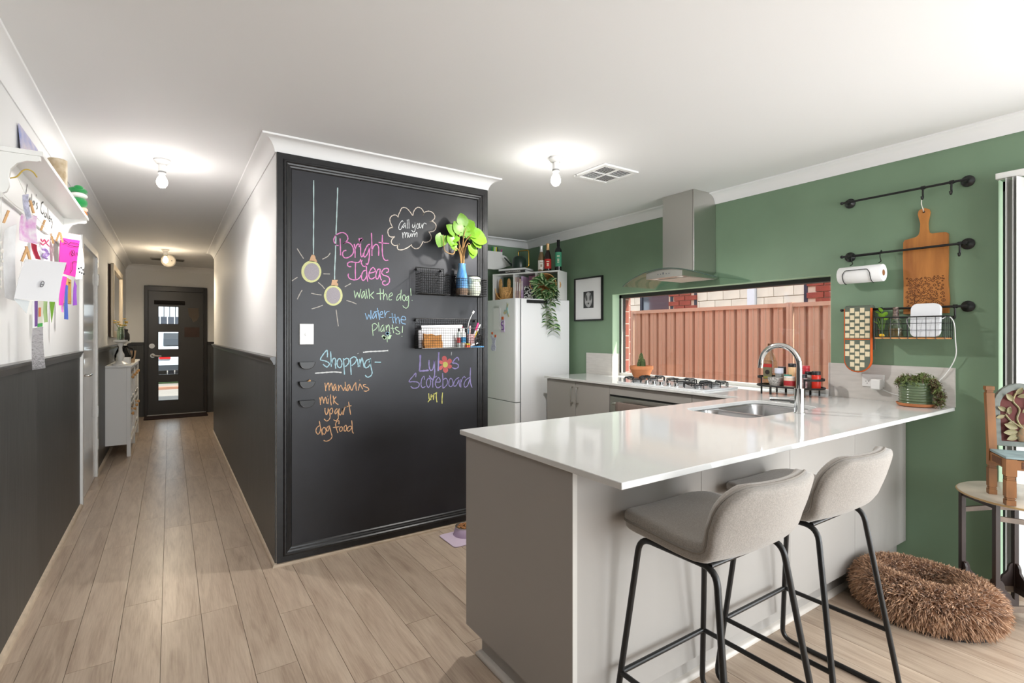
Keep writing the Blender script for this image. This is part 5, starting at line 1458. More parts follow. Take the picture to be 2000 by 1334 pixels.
# cooktop
hb = thing('cooktop', 'white five burner gas cooktop with black trivets', 'cooktop', (3.25, 2.60, WT))
HX0, HX1, HY0, HY1 = 3.055, 3.465, 2.19, 3.015
MB().prism(rrect(HX0, HX1, HY0, HY1, 0.012, 4), lambda a, b, t: (a, b, t), WT + 0.0002, WT + 0.012).build('plate', mat('white_enamel', (226, 228, 230), 0.12), hb, bevel=0.004)
hz = WT + 0.0122
for (x, y, r) in ((3.17, 2.905, 0.034), (3.365, 2.905, 0.026), (3.345, 2.60, 0.045), (3.17, 2.325, 0.03), (3.365, 2.325, 0.036)):
    MB().lathe([(r * 1.2, 0), (r * 1.2, 0.006), (r, 0.008), (r, 0.015), (0, 0.015)], (x, y, hz), 20).build('burner', mat('burner_grey', (150, 150, 150), 0.4, metal=0.6), hb, smooth=35)
    MB().lathe([(r * 0.8, 0.0152), (r * 0.85, 0.02), (r * 0.4, 0.022), (0, 0.022)], (x, y, hz), 20).build('burner_cap', 'black', hb, smooth=35)
    e = 0.085 if r < 0.04 else 0.105
    g = MB()
    tz = hz + 0.034
    for a in range(4):
        ca, sa = math.cos(a * PI / 2), math.sin(a * PI / 2)
        f2 = lambda u, v, z: (x + ca * u - sa * v, y + sa * u + ca * v, z)
        g.tube(fillet([f2(e, -0.045, hz), f2(e, -0.045, tz), f2(e, 0.045, tz), f2(e, 0.045, hz)], 0.008, 3), 0.0042, 6)
        g.tube([f2(e, 0, tz), f2(0.03, 0, tz)], 0.0042, 6)
    g.tube([(x + (e - 0.012) * math.cos(k), y + (e - 0.012) * math.sin(k), tz - 0.012) for k in [2 * PI * i / 20 for i in range(20)]], 0.0035, 5, closed=True)
    g.build('trivet', 'black', hb, smooth=True)
for i in range(5):
    MB().lathe([(0.021, 0), (0.021, 0.003), (0.016, 0.005), (0.015, 0.024), (0.013, 0.026), (0, 0.026)], (3.105, 2.46 + i * 0.07, hz), 18).build('knob', 'chrome', hb, smooth=35)

# range hood
hdx = thing('range_hood', 'stainless range hood with curved glass canopy under the cornice', 'range hood', (3.42, 2.59, 1.70))
c0, c1 = 2.44, 2.735
chp = [(3.285, 1.76), (3.553, 1.76), (3.553, 2.318), (3.545, 2.319), (3.540, 2.34), (3.526, 2.366), (3.510, 2.380), (3.488, 2.389), (3.474, 2.3905), (3.4735, 2.3995), (3.285, 2.3995)]
MB().prism(chp, lambda a, b, t: (a, t, b), c0, c1).build('chimney', 'steel', hdx, bevel=0.0015)
MB().box(3.2838, 3.285, c0 + 0.012, c0 + 0.0135, 1.78, 2.398).build('seam', mat('seam_dark', (110, 108, 104), 0.4, metal=0.8), hdx)
g0, g1, gx0, gx1 = 2.154, 3.03, 3.095, 3.550
n = 28


def arc(y, lo=1.697, hi=1.797):
    t = (y - (g0 + g1) / 2) / ((g1 - g0) / 2)
    return hi - (hi - lo) * (1.25 * t * t - 0.25 * t ** 4)


mg = MB()
vs = []
for j in range(n + 1):
    y = g0 + (g1 - g0) * j / n
    t = (y - (g0 + g1) / 2) / ((g1 - g0) / 2)
    fx = gx0 + 0.05 * t * t * t * t
    z = arc(y)
    for x in (fx, (fx + gx1) / 2, gx1):
        vs += [(x, y, z), (x, y, z + 0.007)]
fs = []
for j in range(n):
    a, c = j * 6, (j + 1) * 6
    fs += [(a, c, c + 2, a + 2), (a + 2, c + 2, c + 4, a + 4), (a + 1, a + 3, c + 3, c + 1), (a + 3, a + 5, c + 5, c + 3), (a, a + 1, c + 1, c), (a + 4, c + 4, c + 5, a + 5)]
mg.add(vs, fs)
mg.build('glass_canopy', glass_mat('canopy_glass', (0.84, 0.93, 0.90), 0.9), hdx, smooth=40)
ed = MB()
ed.tube([(gx0 + 0.05 * ((gg - (g0 + g1) / 2) / ((g1 - g0) / 2)) ** 4 - 0.001, gg, arc(gg) + 0.0035) for gg in [g0 + (g1 - g0) * j / n for j in range(n + 1)]], 0.0036, 6)
ed.build('canopy_edge', mat('glass_edge', (62, 78, 72), 0.2), hdx, smooth=True)
body = MB()
by0, by1 = 2.415, 2.755
top_ = [(by0 + (by1 - by0) * j / 20, min(arc(by0 + (by1 - by0) * j / 20), 1.797) - 0.001) for j in range(21)]
poly = [(by0, 1.732)] + top_ + [(by1, 1.732)]
body.prism(poly, lambda a, b, t: (t, a, b), 3.115, 3.545)
body.build('body', 'steel', hdx)
MB().box(3.20, 3.52, 2.435, 2.735, 1.7285, 1.7315).build('filter', mat('filter_mesh', (186, 184, 178), 0.5, metal=0.8, bump=0.6, bscale=300), hdx)
for y in (2.47, 2.70):
    MB().lathe([(0.024, 0), (0.024, 0.002), (0, 0.002)], (3.16, y, 1.7318), 16, axis=(0, 0, -1)).build('lamp', mat('hood_lamp', (240, 238, 230), 0.4), hdx)
for i in range(5):
    MB().box(3.1135, 3.115, 2.53 + i * 0.026, 2.53 + i * 0.026 + (0.013 if i == 2 else 0.007), 1.757, 1.757 + (0.015 if i == 2 else 0.007)).build('button', mat('button_dark', (80, 82, 86), 0.4), hdx)

# ------------------------------------------------------------------ fridge
fr_ = thing('fridge', 'tall white fridge freezer at the end of the kitchen', 'fridge', (3.17, 4.46, 0))
FY0, FY1, FZ_ = 4.14, 4.80, 1.66
MB().box(2.885, 3.50, FY0, FY1, 0.03, FZ_).build('cabinet', 'fridge', fr_, bevel=0.006)
MB().box(2.88, 2.885, FY0 + 0.01, FY1 - 0.01, 0.05, FZ_ - 0.01).build('seal', mat('seal_grey', (120, 122, 124), 0.6), fr_)


def fdoor(z0, z1):
    prof = rrect(2.815, 2.88, FY0 + 0.001, FY1 - 0.001, 0.022, 5)
    return MB().prism(prof, lambda a, b, t: (a, b, t), z0, z1).build('door', 'fridge', fr_, bevel=0.004, smooth=40)


fdoor(0.635, FZ_)
fdoor(0.05, 0.628)
for y in (4.2, 4.74):
    MB().cyl((2.93, y, 0), (2.93, y, 0.04), 0.02, n=12).cyl((3.45, y, 0), (3.45, y, 0.04), 0.02, n=12).build('foot', 'black', fr_)
FXF = 2.8148   # door face
# magnets and notes on the fridge door
t = thing('spiral_notepad', 'white spiral notepad stuck on the fridge door', 'notepad', (FXF, 4.48, 1.35))
MB().box(FXF - 0.004, FXF, 4.425, 4.545, 1.352, 1.575).build('pad', 'paper', t)
MB().box(FXF - 0.0045, FXF - 0.004, 4.424, 4.430, 1.352, 1.575).build('edge', mat('pad_edge', (120, 120, 124), 0.6), t)
for i in range(8):
    MB().tube([(FXF - 0.003, 4.437 + i * 0.0135, 1.572), (FXF - 0.010, 4.437 + i * 0.0135, 1.585), (FXF - 0.003, 4.437 + i * 0.0135, 1.598)], 0.0014, 5).build('ring', 'nickel', t)
t = thing('fridge_magnet', 'pastel fish tail magnet near the top of the fridge door', 'magnet', (FXF, 4.29, 1.48))
tail = [(4.292, 1.520), (4.330, 1.505), (4.352, 1.520), (4.335, 1.550), (4.305, 1.548), (4.300, 1.570), (4.292, 1.622), (4.278, 1.600), (4.262, 1.618), (4.268, 1.585), (4.280, 1.560), (4.270, 1.520), (4.248, 1.485), (4.262, 1.475), (4.285, 1.498)]
MB().prism(tail, lambda a, b, tt_: (tt_, a, b), FXF - 0.004, FXF).build('shape', mat('pastel_mix', (120, 190, 200), 0.4, var=1, vscale=18, alt=(226, 190, 120)), t)
t = thing('fridge_magnet', 'lilac printed card hung by an orange magnet on the fridge door', 'magnet', (FXF, 4.37, 1.33))
MB().box(FXF - 0.003, FXF, 4.335, 4.402, 1.325, 1.455).build('card', mat('lilac_card', (196, 176, 214), 0.5, var=1, vscale=40, alt=(226, 220, 232)), t)
MB().tube(catmull([(FXF - 0.004, 4.352, 1.43), (FXF - 0.004, 4.385, 1.425), (FXF - 0.004, 4.388, 1.40), (FXF - 0.004, 4.355, 1.385), (FXF - 0.004, 4.352, 1.355), (FXF - 0.004, 4.388, 1.35)], 4), 0.005, 5).build('letter', mat('letter_purple', (120, 70, 150), 0.5), t)
MB().box(FXF - 0.007, FXF - 0.003, 4.35, 4.388, 1.452, 1.482).build('clip', mat('magnet_orange', (222, 100, 50), 0.4), t, bevel=0.004)
t = thing('fridge_magnet', 'white rabbit cut-out with two orange magnets low on the fridge door', 'magnet', (FXF, 4.55, 1.12))
rab = [(4.575, 1.13), (4.52, 1.13), (4.505, 1.17), (4.525, 1.20), (4.515, 1.235), (4.498, 1.262), (4.500, 1.285), (4.520, 1.275), (4.535, 1.262), (4.560, 1.268), (4.578, 1.290), (4.596, 1.292), (4.598, 1.272), (4.578, 1.245), (4.570, 1.21), (4.592, 1.18), (4.60, 1.15)]
MB().prism(rab, lambda a, b, tt_: (tt_, a, b), FXF - 0.003, FXF).build('shape', mat('rabbit_white', (222, 222, 236), 0.5, var=0.5, vscale=60, alt=(170, 170, 205)), t)
for y, z in ((4.572, 1.315), (4.508, 1.285)):
    MB().box(FXF - 0.007, FXF - 0.003, y - 0.014, y + 0.014, z - 0.013, z + 0.013).build('magnet', MATS['magnet_orange'], t, bevel=0.004)

# magnetic black handle strip on the fridge side
t = thing('magnetic_rail', 'short black magnetic rail at the top of the fridge side', 'rail', (3.0, FY0 - 0.01, 1.62))
MB().box(2.945, 3.20, FY0 - 0.014, FY0 - 0.0003, 1.615, 1.648).build('rail', 'blackmatt', t, bevel=0.004)

# ------------------------------------------------------------------ cube shelf on the fridge, turned toward the room
A = Vector((3.31, 4.082, FZ_ + 0.0005))
U1 = Vector((-0.462, 0.887, 0))
U2 = Vector((0.887, 0.462, 0))
SW_, SH_, SD_, ST = 0.788, 0.300, 0.215, 0.014


def sp(u, d, z):
    return A + U1 * u + U2 * d + Vector((0, 0, z))


cs = thing('cube_shelf', 'white three compartment cube shelf on top of the fridge', 'shelf', sp(SW_ / 2, SD_ / 2, 0))


def sbox(u0, u1, d0, d1, z0, z1):
    return MB().obox(sp((u0 + u1) / 2, (d0 + d1) / 2, (z0 + z1) / 2), U1 * ((u1 - u0) / 2), U2 * ((d1 - d0) / 2), Vector((0, 0, (z1 - z0) / 2)))


sbox(0, SW_, 0, SD_, 0, ST).build('bottom_board', 'satin_white', cs)
sbox(0, SW_, 0, SD_, SH_ - ST, SH_).build('top_board', 'satin_white', cs)
for u in (0, SW_ / 3 - ST / 2, 2 * SW_ / 3 - ST / 2, SW_ - ST):
    sbox(u, u + ST, 0, SD_, ST, SH_ - ST).build('side_board', 'satin_white', cs)
TOPZ = SH_ + 0.0004

# rabbit basket (left compartment)
rbk = thing('rabbit_basket', 'woven basket with two upright rabbit ears in the cube shelf', 'basket', sp(0.655, 0.1, ST))
m = MB()
cc = sp(0.655, 0.085, ST + 0.0006)
m.lathe([(0.072, 0), (0.082, 0.02), (0.092, 0.08), (0.095, 0.14), (0.089, 0.14), (0.082, 0.06), (0.07, 0.012), (0, 0.012)], cc, 22, sx=1.0, sy=0.8)
m.build('basket', 'wicker', rbk, smooth=40)
for s_ in (-1, 1):
    e = MB()
    ec = cc + U1 * (0.052 * s_) + U2 * (-0.052) + Vector((0, 0, 0.175))
    e.sphere((0, 0, 0), 0.024, 0.008, 0.062, 12, 8)
    ang = math.atan2(U1.y, U1.x)
    R_ = Matrix.Rotation(ang, 3, 'Z')
    e.v = [tuple(R_ @ Vector(p) + ec) for p in e.v]
    e.build('ear', 'wicker', rbk, smooth=True)
MB().tube([cc + U1 * (0.098 * math.cos(a)) + U2 * (-0.085) + Vector((0, 0, 0.13 + 0.125 * math.sin(a) * (1 if a > PI else 1))) for a in [PI + PI * k / 14 for k in range(15)]], 0.0045, 6).build('handle', mat('wicker_light', (222, 176, 108), 0.7), rbk, smooth=True)
t = thing('small_basket', 'small brown woven box behind the rabbit basket', 'basket', sp(0.755, 0.12, ST))
sbox(0.735, 0.770, 0.03, 0.15, ST + 0.0006, ST + 0.08).build('box', mat('brown_weave', (150, 104, 60), 0.85, bump=0.8, bscale=100), t)

# books and magazines (middle compartment)
books = [(0.512, 0.505, 0.016, 0.24, (210, 190, 176), 'cream and pink spined magazine, leftmost in the cube shelf'), (0.490, 0.480, 0.018, 0.235, (176, 150, 150), 'brown-pink magazine leaning in the cube shelf'),
         (0.462, 0.452, 0.02, 0.22, (214, 190, 170), 'beige book leaning in the middle of the cube shelf'), (0.430, 0.428, 0.022, 0.245, (206, 178, 212), 'lilac tall book in the middle of the cube shelf')]
for (ub, ut, w, h_, c, lab) in books:
    m = MB().obox(sp((ub + ut) / 2, 0.095, ST + 0.001 + h_ / 2), U1 * (w / 2), U2 * 0.085, Vector((0, 0, h_ / 2)) + U1 * ((ut - ub) / 2))
    t = thing('book', lab, 'book', sp(ub, 0.09, ST), 'books in the middle of the cube shelf')
    m.build('cover', mat('book_%d_%d_%d' % c, c, 0.5, var=0.1, vscale=30), t)
    MB().obox(sp((ub + ut) / 2, 0.0085, ST + 0.001 + h_ * 0.6), U1 * (w / 2 - 0.004), U2 * 0.0012, Vector((0, 0, h_ * 0.2)) + U1 * ((ut - ub) * 0.2)).build('spine_title', mat('spine_white', (236, 230, 226), 0.6), t)
t = thing('floral_folder', 'pink floral folder standing at the back of the cube shelf', 'folder', sp(0.36, 0.14, ST))
sbox(0.312, 0.405, 0.12, 0.145, ST + 0.0006, ST + 0.262).build('folder', mat('floral_pink', (160, 90, 150), 0.5, var=1, vscale=26, alt=(214, 160, 170)), t)
t = thing('dalmatian_box', 'white box with black spots in the cube shelf', 'box', sp(0.35, 0.06, ST))
sbox(0.300, 0.408, 0.01, 0.105, ST + 0.0006, ST + 0.142).build('box', mat('spots', (236, 236, 236), 0.5, var=1, vscale=62, alt=(14, 14, 14)), t)
bpy.data.materials['spots'].node_tree.nodes['Color Ramp'].color_ramp.elements[0].position = 0.47
bpy.data.materials['spots'].node_tree.nodes['Color Ramp'].color_ramp.elements[1].position = 0.50

# round wicker basket tipped forward with trailing variegated plant (right compartment)
pb_ = thing('trailing_plant', 'variegated trailing plant spilling out of a round wicker basket', 'plant', sp(0.135, 0.03, ST))
bc_ = sp(0.150, 0.0, 0.150)
ax = Vector((-0.70, -0.70, 0.10)).normalized()
MB().lathe([(0.0, 0.0), (0.080, 0.0), (0.098, 0.03), (0.110, 0.10), (0.120, 0.155), (0.112, 0.157), (0.100, 0.10), (0.084, 0.02), (0, 0.015)], bc_ - ax * 0.11, 30, axis=ax).build('basket', 'wicker', pb_, smooth=40)
side_ = ax.cross(Vector((0, 0, 1))).normalized()
for s_ in (-1, 1):
    hc = bc_ + ax * 0.02 + side_ * (0.133 * s_)
    MB().tube([hc + side_ * (0.026 * math.cos(a) * s_) + Vector((0, 0, 0.038 * math.sin(a))) for a in [-PI / 2 + PI * k / 10 for k in range(11)]], 0.006, 6).build('handle', 'wicker', pb_, smooth=True)


def varieg(name, c1, c2):
    m = bpy.data.materials.new(name)
    m.use_nodes = True
    nt = m.node_tree
    b = nt.nodes['Principled BSDF']
    tc = nt.nodes.new('ShaderNodeTexCoord')
    sep = nt.nodes.new('ShaderNodeSeparateXYZ')
    nt.links.new(tc.outputs['Object'], sep.inputs[0])
    ab = nt.nodes.new('ShaderNodeMath')
    ab.operation = 'ABSOLUTE'
    nt.links.new(sep.outputs[0], ab.inputs[0])
    no = nt.nodes.new('ShaderNodeTexNoise')
    no.inputs['Scale'].default_value = 7
    nt.links.new(tc.outputs['Object'], no.inputs['Vector'])
    ad = nt.nodes.new('ShaderNodeMath')
    ad.operation = 'MULTIPLY_ADD'
    ad.inputs[1].default_value = 0.35
    nt.links.new(no.outputs['Fac'], ad.inputs[0])
    nt.links.new(ab.outputs[0], ad.inputs[2])
    r = nt.nodes.new('ShaderNodeValToRGB')
    r.color_ramp.elements[0].position = 0.24
    r.color_ramp.elements[1].position = 0.30
    r.color_ramp.elements[0].color = rgb(*c1)
    r.color_ramp.elements[1].color = rgb(*c2)
    nt.links.new(ad.outputs[0], r.inputs[0])
    nt.links.new(r.outputs[0], b.inputs['Base Color'])
    b.inputs['Roughness'].default_value = 0.4
    return m


vl = leaf_mesh('leaf', varieg('variegated_leaf', (214, 222, 176), (66, 112, 60)), 1.0, 0.74, heart=False, fold=0.2, droop=0.22)
vl2 = leaf_mesh('leaf', varieg('variegated_leaf_dark', (176, 200, 150), (54, 98, 52)), 1.0, 0.72, heart=False, fold=0.25, droop=0.3)
rv_ = random.Random(21)
front = ax
for i in range(58):      # crown in the basket mouth
    a, rr = rv_.random() * 2 * PI, 0.085 * math.sqrt(rv_.random())
    pos = bc_ + ax * (0.035 + 0.03 * rv_.random()) + side_ * (rr * math.cos(a)) + Vector((0, 0, rr * math.sin(a) - 0.022))
    d = (ax * 0.5 + side_ * (math.cos(a) + rv_.uniform(-0.6, 0.6)) + Vector((0, 0, math.sin(a) * 0.8 - 0.35 + rv_.uniform(-0.5, 0.5)))).normalized()
    q = d.to_track_quat('Y', 'Z') @ Euler((rv_.uniform(-0.3, 0.5), rv_.uniform(-0.7, 0.7), 0)).to_quaternion()
    inst(vl if i % 2 else vl2, 'leaf', pb_, pos - pb_.location, scale=rv_.uniform(0.065, 0.10), quat=q)
stems_ = [[(0.06, 0.0), (0.075, -0.09), (0.06, -0.17), (0.075, -0.24)], [(0.02, 0.0), (0.02, -0.10), (-0.02, -0.20), (-0.025, -0.29), (-0.03, -0.36)], [(-0.04, 0.0), (-0.065, -0.10), (-0.06, -0.20), (-0.085, -0.32), (-0.10, -0.43)], [(-0.08, 0.02), (-0.10, -0.06), (-0.095, -0.14)]]
for si, st in enumerate(stems_):
    base = bc_ + ax * 0.085 + Vector((0, 0, -0.06))
    P = catmull([base + side_ * u + Vector((0, 0, z)) + ax * (0.02 if k else -0.03) for k, (u, z) in enumerate(st)], 6)
    MB().tube(P, 0.0018, 5).build('vine', mat('vine', (120, 130, 70), 0.7), pb_)
    for k in range(1, len(P), 1):
        s_ = 1 if k % 2 else -1
        d = (side_ * s_ * 0.8 + Vector((0, 0, -0.55 + rv_.uniform(-0.3, 0.3))) + ax * 0.25).normalized()
        q = d.to_track_quat('Y', 'Z') @ Euler((rv_.uniform(0.1, 0.5), rv_.uniform(-0.6, 0.6), 0)).to_quaternion()
        inst(vl2 if k % 3 else vl, 'leaf', pb_, P[k] - pb_.location, scale=rv_.uniform(0.06, 0.082), quat=q)

# on top of the shelf: cookbooks, watering can, three bottles
t = thing('cookbook', 'dark Slow Cooking cookbook lying on the cube shelf', 'book', sp(0.55, 0.1, TOPZ), 'books stacked under the watering can')
z0 = TOPZ + 0.0003
cov_ = mat('cookbook_dark', (44, 42, 42), 0.4)
sbox(0.39, 0.70, 0.0, 0.205, z0, z0 + 0.004).build('back_cover', cov_, t)
sbox(0.39, 0.70, 0.0, 0.205, z0 + 0.026, z0 + 0.030).build('front_cover', cov_, t)
sbox(0.39, 0.70, 0.0, 0.006, z0 + 0.004, z0 + 0.026).build('spine', cov_, t)
sbox(0.395, 0.695, 0.006, 0.20, z0 + 0.004, z0 + 0.026).build('pages', 'paper', t)


def text_mesh(s, size, mname, name, parent, origin, xdir, ydir, m, align='CENTER', extr=0.0003):
    cu = bpy.data.curves.new(name, 'FONT')
    cu.body = s
    cu.size = size
    cu.align_x = align
    cu.align_y = 'CENTER'
    cu.extrude = extr
    ob = bpy.data.objects.new(name, cu)
    COL.objects.link(ob)
    dg = bpy.context.evaluated_depsgraph_get()
    me = bpy.data.meshes.new_from_object(ob.evaluated_get(dg))
    bpy.data.objects.remove(ob)
    me.materials.clear()
    me.materials.append(m)
    o = bpy.data.objects.new(name, me)
    COL.objects.link(o)
    o.parent = parent
    xd, yd = Vector(xdir).normalized(), Vector(ydir).normalized()
    q = Matrix((xd, yd, xd.cross(yd))).transposed().to_quaternion()
    o.rotation_mode = 'QUATERNION'
    o.rotation_quaternion = q
    o.location = Vector(origin) - world_loc(parent)
    return o


lett = mat('white_lettering', (232, 228, 220), 0.6)
text_mesh('SLOW COOKING', 0.0235, '', 'lettering', t, sp(0.535, -0.0006, z0 + 0.015), -U1, (0, 0, 1), lett)
t = thing('cookbook', 'grey-white cookbook on top of the dark one under the watering can', 'book', sp(0.56, 0.1, z0 + 0.03), 'books stacked under the watering can')
z1_ = z0 + 0.0304
sbox(0.385, 0.715, -0.006, 0.205, z1_, z1_ + 0.003).build('back_cover', mat('cover_pale', (206, 206, 202), 0.5), t)
sbox(0.385, 0.715, -0.006, 0.205, z1_ + 0.017, z1_ + 0.020).build('front_cover', MATS['cover_pale'], t)
sbox(0.39, 0.71, -0.002, 0.20, z1_ + 0.003, z1_ + 0.017).build('pages', 'paper', t)
wc = thing('watering_can', 'dark green watering can with brass handle on the cookbooks', 'watering can', sp(0.50, 0.1, z1_ + 0.02))
wz = z1_ + 0.0205
dg_ = mat('bottle_green', (34, 52, 44), 0.3)
cw = sp(0.505, 0.09, wz)
MB().lathe([(0.076, 0), (0.078, 0.004), (0.077, 0.085), (0.070, 0.115), (0.05, 0.135), (0.02, 0.142), (0, 0.143)], cw, 28).build('body', dg_, wc, smooth=40)
MB().tube([cw + U1 * 0.07 + Vector((0, 0, 0.03)), cw + U1 * 0.125 + Vector((0, 0, 0.075)), cw + U1 * 0.185 + Vector((0, 0, 0.135))], [0.013, 0.010, 0.007], 10).build('spout', dg_, wc, smooth=True)
MB().tube(fillet([cw + U1 * 0.01 + Vector((0, 0, 0.14)), cw + U1 * 0.01 + Vector((0, 0, 0.195)), cw - U1 * 0.115 + Vector((0, 0, 0.195)), cw - U1 * 0.115 + Vector((0, 0, 0.02)), cw - U1 * 0.07 + Vector((0, 0, 0.015))], 0.025, 5), 0.0055, 8).build('handle', 'brass', wc, smooth=True)


def wine(label, u, d, h, body_c, foil_c, lab_c, r=0.038, sparkling=True):
    t = thing('wine_bottle', label, 'bottle', sp(u, d, TOPZ), 'bottles on top of the cube shelf')
    c = sp(u, d, TOPZ + 0.0004)
    bm_ = mat('wine_%d_%d_%d' % body_c, body_c, 0.08, coat=0.5)
    fm = mat('foil_%d_%d_%d' % foil_c, foil_c, 0.3, metal=0.4)
    if sparkling:
        pr = [(r * 0.95, 0), (r, 0.005), (r, h * 0.48), (r * 0.86, h * 0.58), (r * 0.55, h * 0.70), (r * 0.42, h * 0.78)]
        nk = [(r * 0.50, h * 0.66), (r * 0.44, h * 0.80), (r * 0.40, h * 0.92), (r * 0.48, h * 0.94), (r * 0.48, h * 0.98), (r * 0.3, h), (0, h)]
    else:
        pr = [(r * 0.95, 0), (r, 0.005), (r, h * 0.66), (r * 0.9, h * 0.71), (r * 0.45, h * 0.77), (r * 0.40, h * 0.80)]
        nk = [(r * 0.43, h * 0.78), (r * 0.42, h * 0.95), (r * 0.46, h * 0.955), (r * 0.46, h), (0, h)]
    MB().lathe(pr, c, 24).build('glass', bm_, t, smooth=40)
    MB().lathe(nk, c, 20).build('foil', fm, t, smooth=40)
    lo, hi = (0.10, 0.44) if sparkling else (0.14, 0.60)
    # wrap label on the front half
    front_a = math.atan2(-c.y, -c.x)
    vs, fs = [], []
    nn = 14
    for k in range(nn + 1):
        a = front_a - 1.15 + 2.3 * k / nn
        for rr in (r * 1.005, r * 1.02):
            for z in (h * lo, h * hi):
                vs.append((c.x + rr * math.cos(a), c.y + rr * math.sin(a), c.z + z))
    for k in range(nn):
        a, b_ = k * 4, (k + 1) * 4
        fs += [(a + 2, b_ + 2, b_ + 3, a + 3), (a, a + 1, b_ + 1, b_), (a + 1, a + 3, b_ + 3, b_ + 1), (a, b_, b_ + 2, a + 2)]
    fs += [(0, 2, 3, 1), (nn * 4, nn * 4 + 1, nn * 4 + 3, nn * 4 + 2)]
    lb = MB().add(vs, fs).build('label', mat('label_%d_%d_%d' % lab_c, lab_c, 0.6), t, smooth=True)
    fa = Vector((math.cos(front_a), math.sin(front_a), 0))
    si = Vector((-fa.y, fa.x, 0))
    for z, w in ((0.72, 0.55), (0.5, 0.4), (0.4, 0.35), (0.3, 0.4)):
        zc = h * (lo + (hi - lo) * z)
        MB().obox(c + fa * (r * 1.026) + Vector((0, 0, zc)), si * (r * w * 0.7), fa * (r * 0.012), Vector((0, 0, h * 0.012))).build('print', mat('print_%d' % lab_c[0], (236, 226, 200) if lab_c[0] != 226 else (150, 120, 90), 0.6), lb)


wine('sparkling wine bottle with silver foil, left of the three on the cube shelf', 0.245, 0.10, 0.285, (120, 100, 70), (222, 222, 222), (226, 222, 214))
wine('sparkling wine bottle with gold foil and red label on the cube shelf', 0.165, 0.09, 0.300, (40, 26, 22), (222, 180, 130), (190, 46, 40))
wine('dark wine bottle with green label and black cap on the cube shelf', 0.045, 0.09, 0.325, (22, 22, 26), (24, 24, 26), (70, 150, 116), 0.036, False)

# small ogee shelf on the far green wall with markers
ws = thing('wall_shelf', 'small white wall shelf with curved end on the far green wall', 'shelf', (3.05, YK, 2.0))
og = [(0.0, 0.10), (0.0, 0.0), (0.05, 0.005), (0.20, 0.055), (0.215, 0.07), (0.215, 0.095), (0.20, 0.10), (0.185, 0.125), (0.15, 0.155), (0.12, 0.165), (0.10, 0.165), (0.10, 0.20), (0.0, 0.20)]
MB().prism(og, lambda a, b, tt_: (2.985 + a, tt_, 2.02 + b), YK - 0.16, YK - 0.13).build('end_bracket', 'satin_white', ws)
MB().box(2.60, 3.16, YK - 0.13, YK - 0.0005, 2.105, 2.125).build('board', 'satin_white', ws)
MB().box(2.60, 2.9848, YK - 0.16, YK - 0.13, 2.02, 2.22).build('front_board', 'satin_white', ws)
for i, (c, x, lab) in enumerate((((30, 140, 90), 2.995, 'green'), ((120, 200, 60), 3.015, 'lime green'), ((240, 240, 236), 3.032, 'white'), ((232, 224, 60), 3.050, 'yellow'), ((40, 44, 44), 3.068, 'dark'), ((190, 40, 140), 3.09, 'magenta tilted'))):
    t = thing('felt_pen', lab + ' felt pen standing on the far wall shelf', 'pen', (x, YK - 0.08, 2.1255), 'felt pens on the far wall shelf')
    lean = 0.028 if i == 5 else 0.002
    MB().tube([(x, YK - 0.08, 2.1255), (x + lean * 0.8, YK - 0.082, 2.1255 + 0.10)], 0.0072, 10).build('barrel', mat('felt_%d' % i, c, 0.4), t, smooth=True)
    MB().tube([(x + lean * 0.8, YK - 0.082, 2.2255), (x + lean * 1.4, YK - 0.083, 2.2255 + (0.06 if i < 5 else 0.04))], [0.0078, 0.006], 10).build('cap', mat('felt_%d' % i, c, 0.4), t, smooth=True)

# ================================================================== things on the green wall
pf = thing('picture_frame', 'thin black frame with a small animal portrait on the green wall', 'picture', (XG, 3.90, 1.44))
y0, y1, z0, z1 = 3.687, 4.105, 1.441, 1.885
m = MB()
for q in ((y0, y0 + 0.014, z0, z1), (y1 - 0.014, y1, z0, z1), (y0 + 0.014, y1 - 0.014, z0, z0 + 0.014), (y0 + 0.014, y1 - 0.014, z1 - 0.014, z1)):
    m.box(XG - 0.022, XG - 0.0004, *q)
m.build('frame', 'black', pf)
MB().box(XG - 0.010, XG - 0.0006, y0 + 0.014, y1 - 0.014, z0 + 0.014, z1 - 0.014).build('mount', 'paper', pf)
yc, zc_ = 3.893, 1.655
MB().box(XG - 0.0112, XG - 0.010, yc - 0.075, yc + 0.075, zc_ - 0.085, zc_ + 0.085).build('photo', mat('photo_dark', (58, 58, 58), 0.5), pf)
ovl = [(yc + 0.055 * math.cos(a), zc_ + 0.078 * math.sin(a)) for a in [2 * PI * k / 24 for k in range(24)]]
face = MB().prism(ovl, lambda a, b, t: (t, a, b), XG - 0.0118, XG - 0.0112).build('face', mat('photo_light', (176, 176, 176), 0.5, var=0.3, vscale=30), pf)
for s_ in (-1, 1):
    MB().prism([(yc + s_ * (0.031 + 0.006 * math.sin(a)) + 0.016 * math.cos(a), zc_ + 0.022 + 0.034 * math.sin(a)) for a in [2 * PI * k / 12 for k in range(12)]], lambda a, b, t: (t, a, b), XG - 0.0122, XG - 0.0118).build('eye_patch', mat('photo_grey', (96, 96, 96), 0.5), face)
MB().prism([(yc - 0.012, zc_ - 0.030), (yc + 0.012, zc_ - 0.030), (yc + 0.010, zc_ - 0.044), (yc, zc_ - 0.050), (yc - 0.010, zc_ - 0.044)], lambda a, b, t: (t, a, b), XG - 0.0122, XG - 0.0118).build('nose', MATS['photo_dark'], face)

RX = 3.505


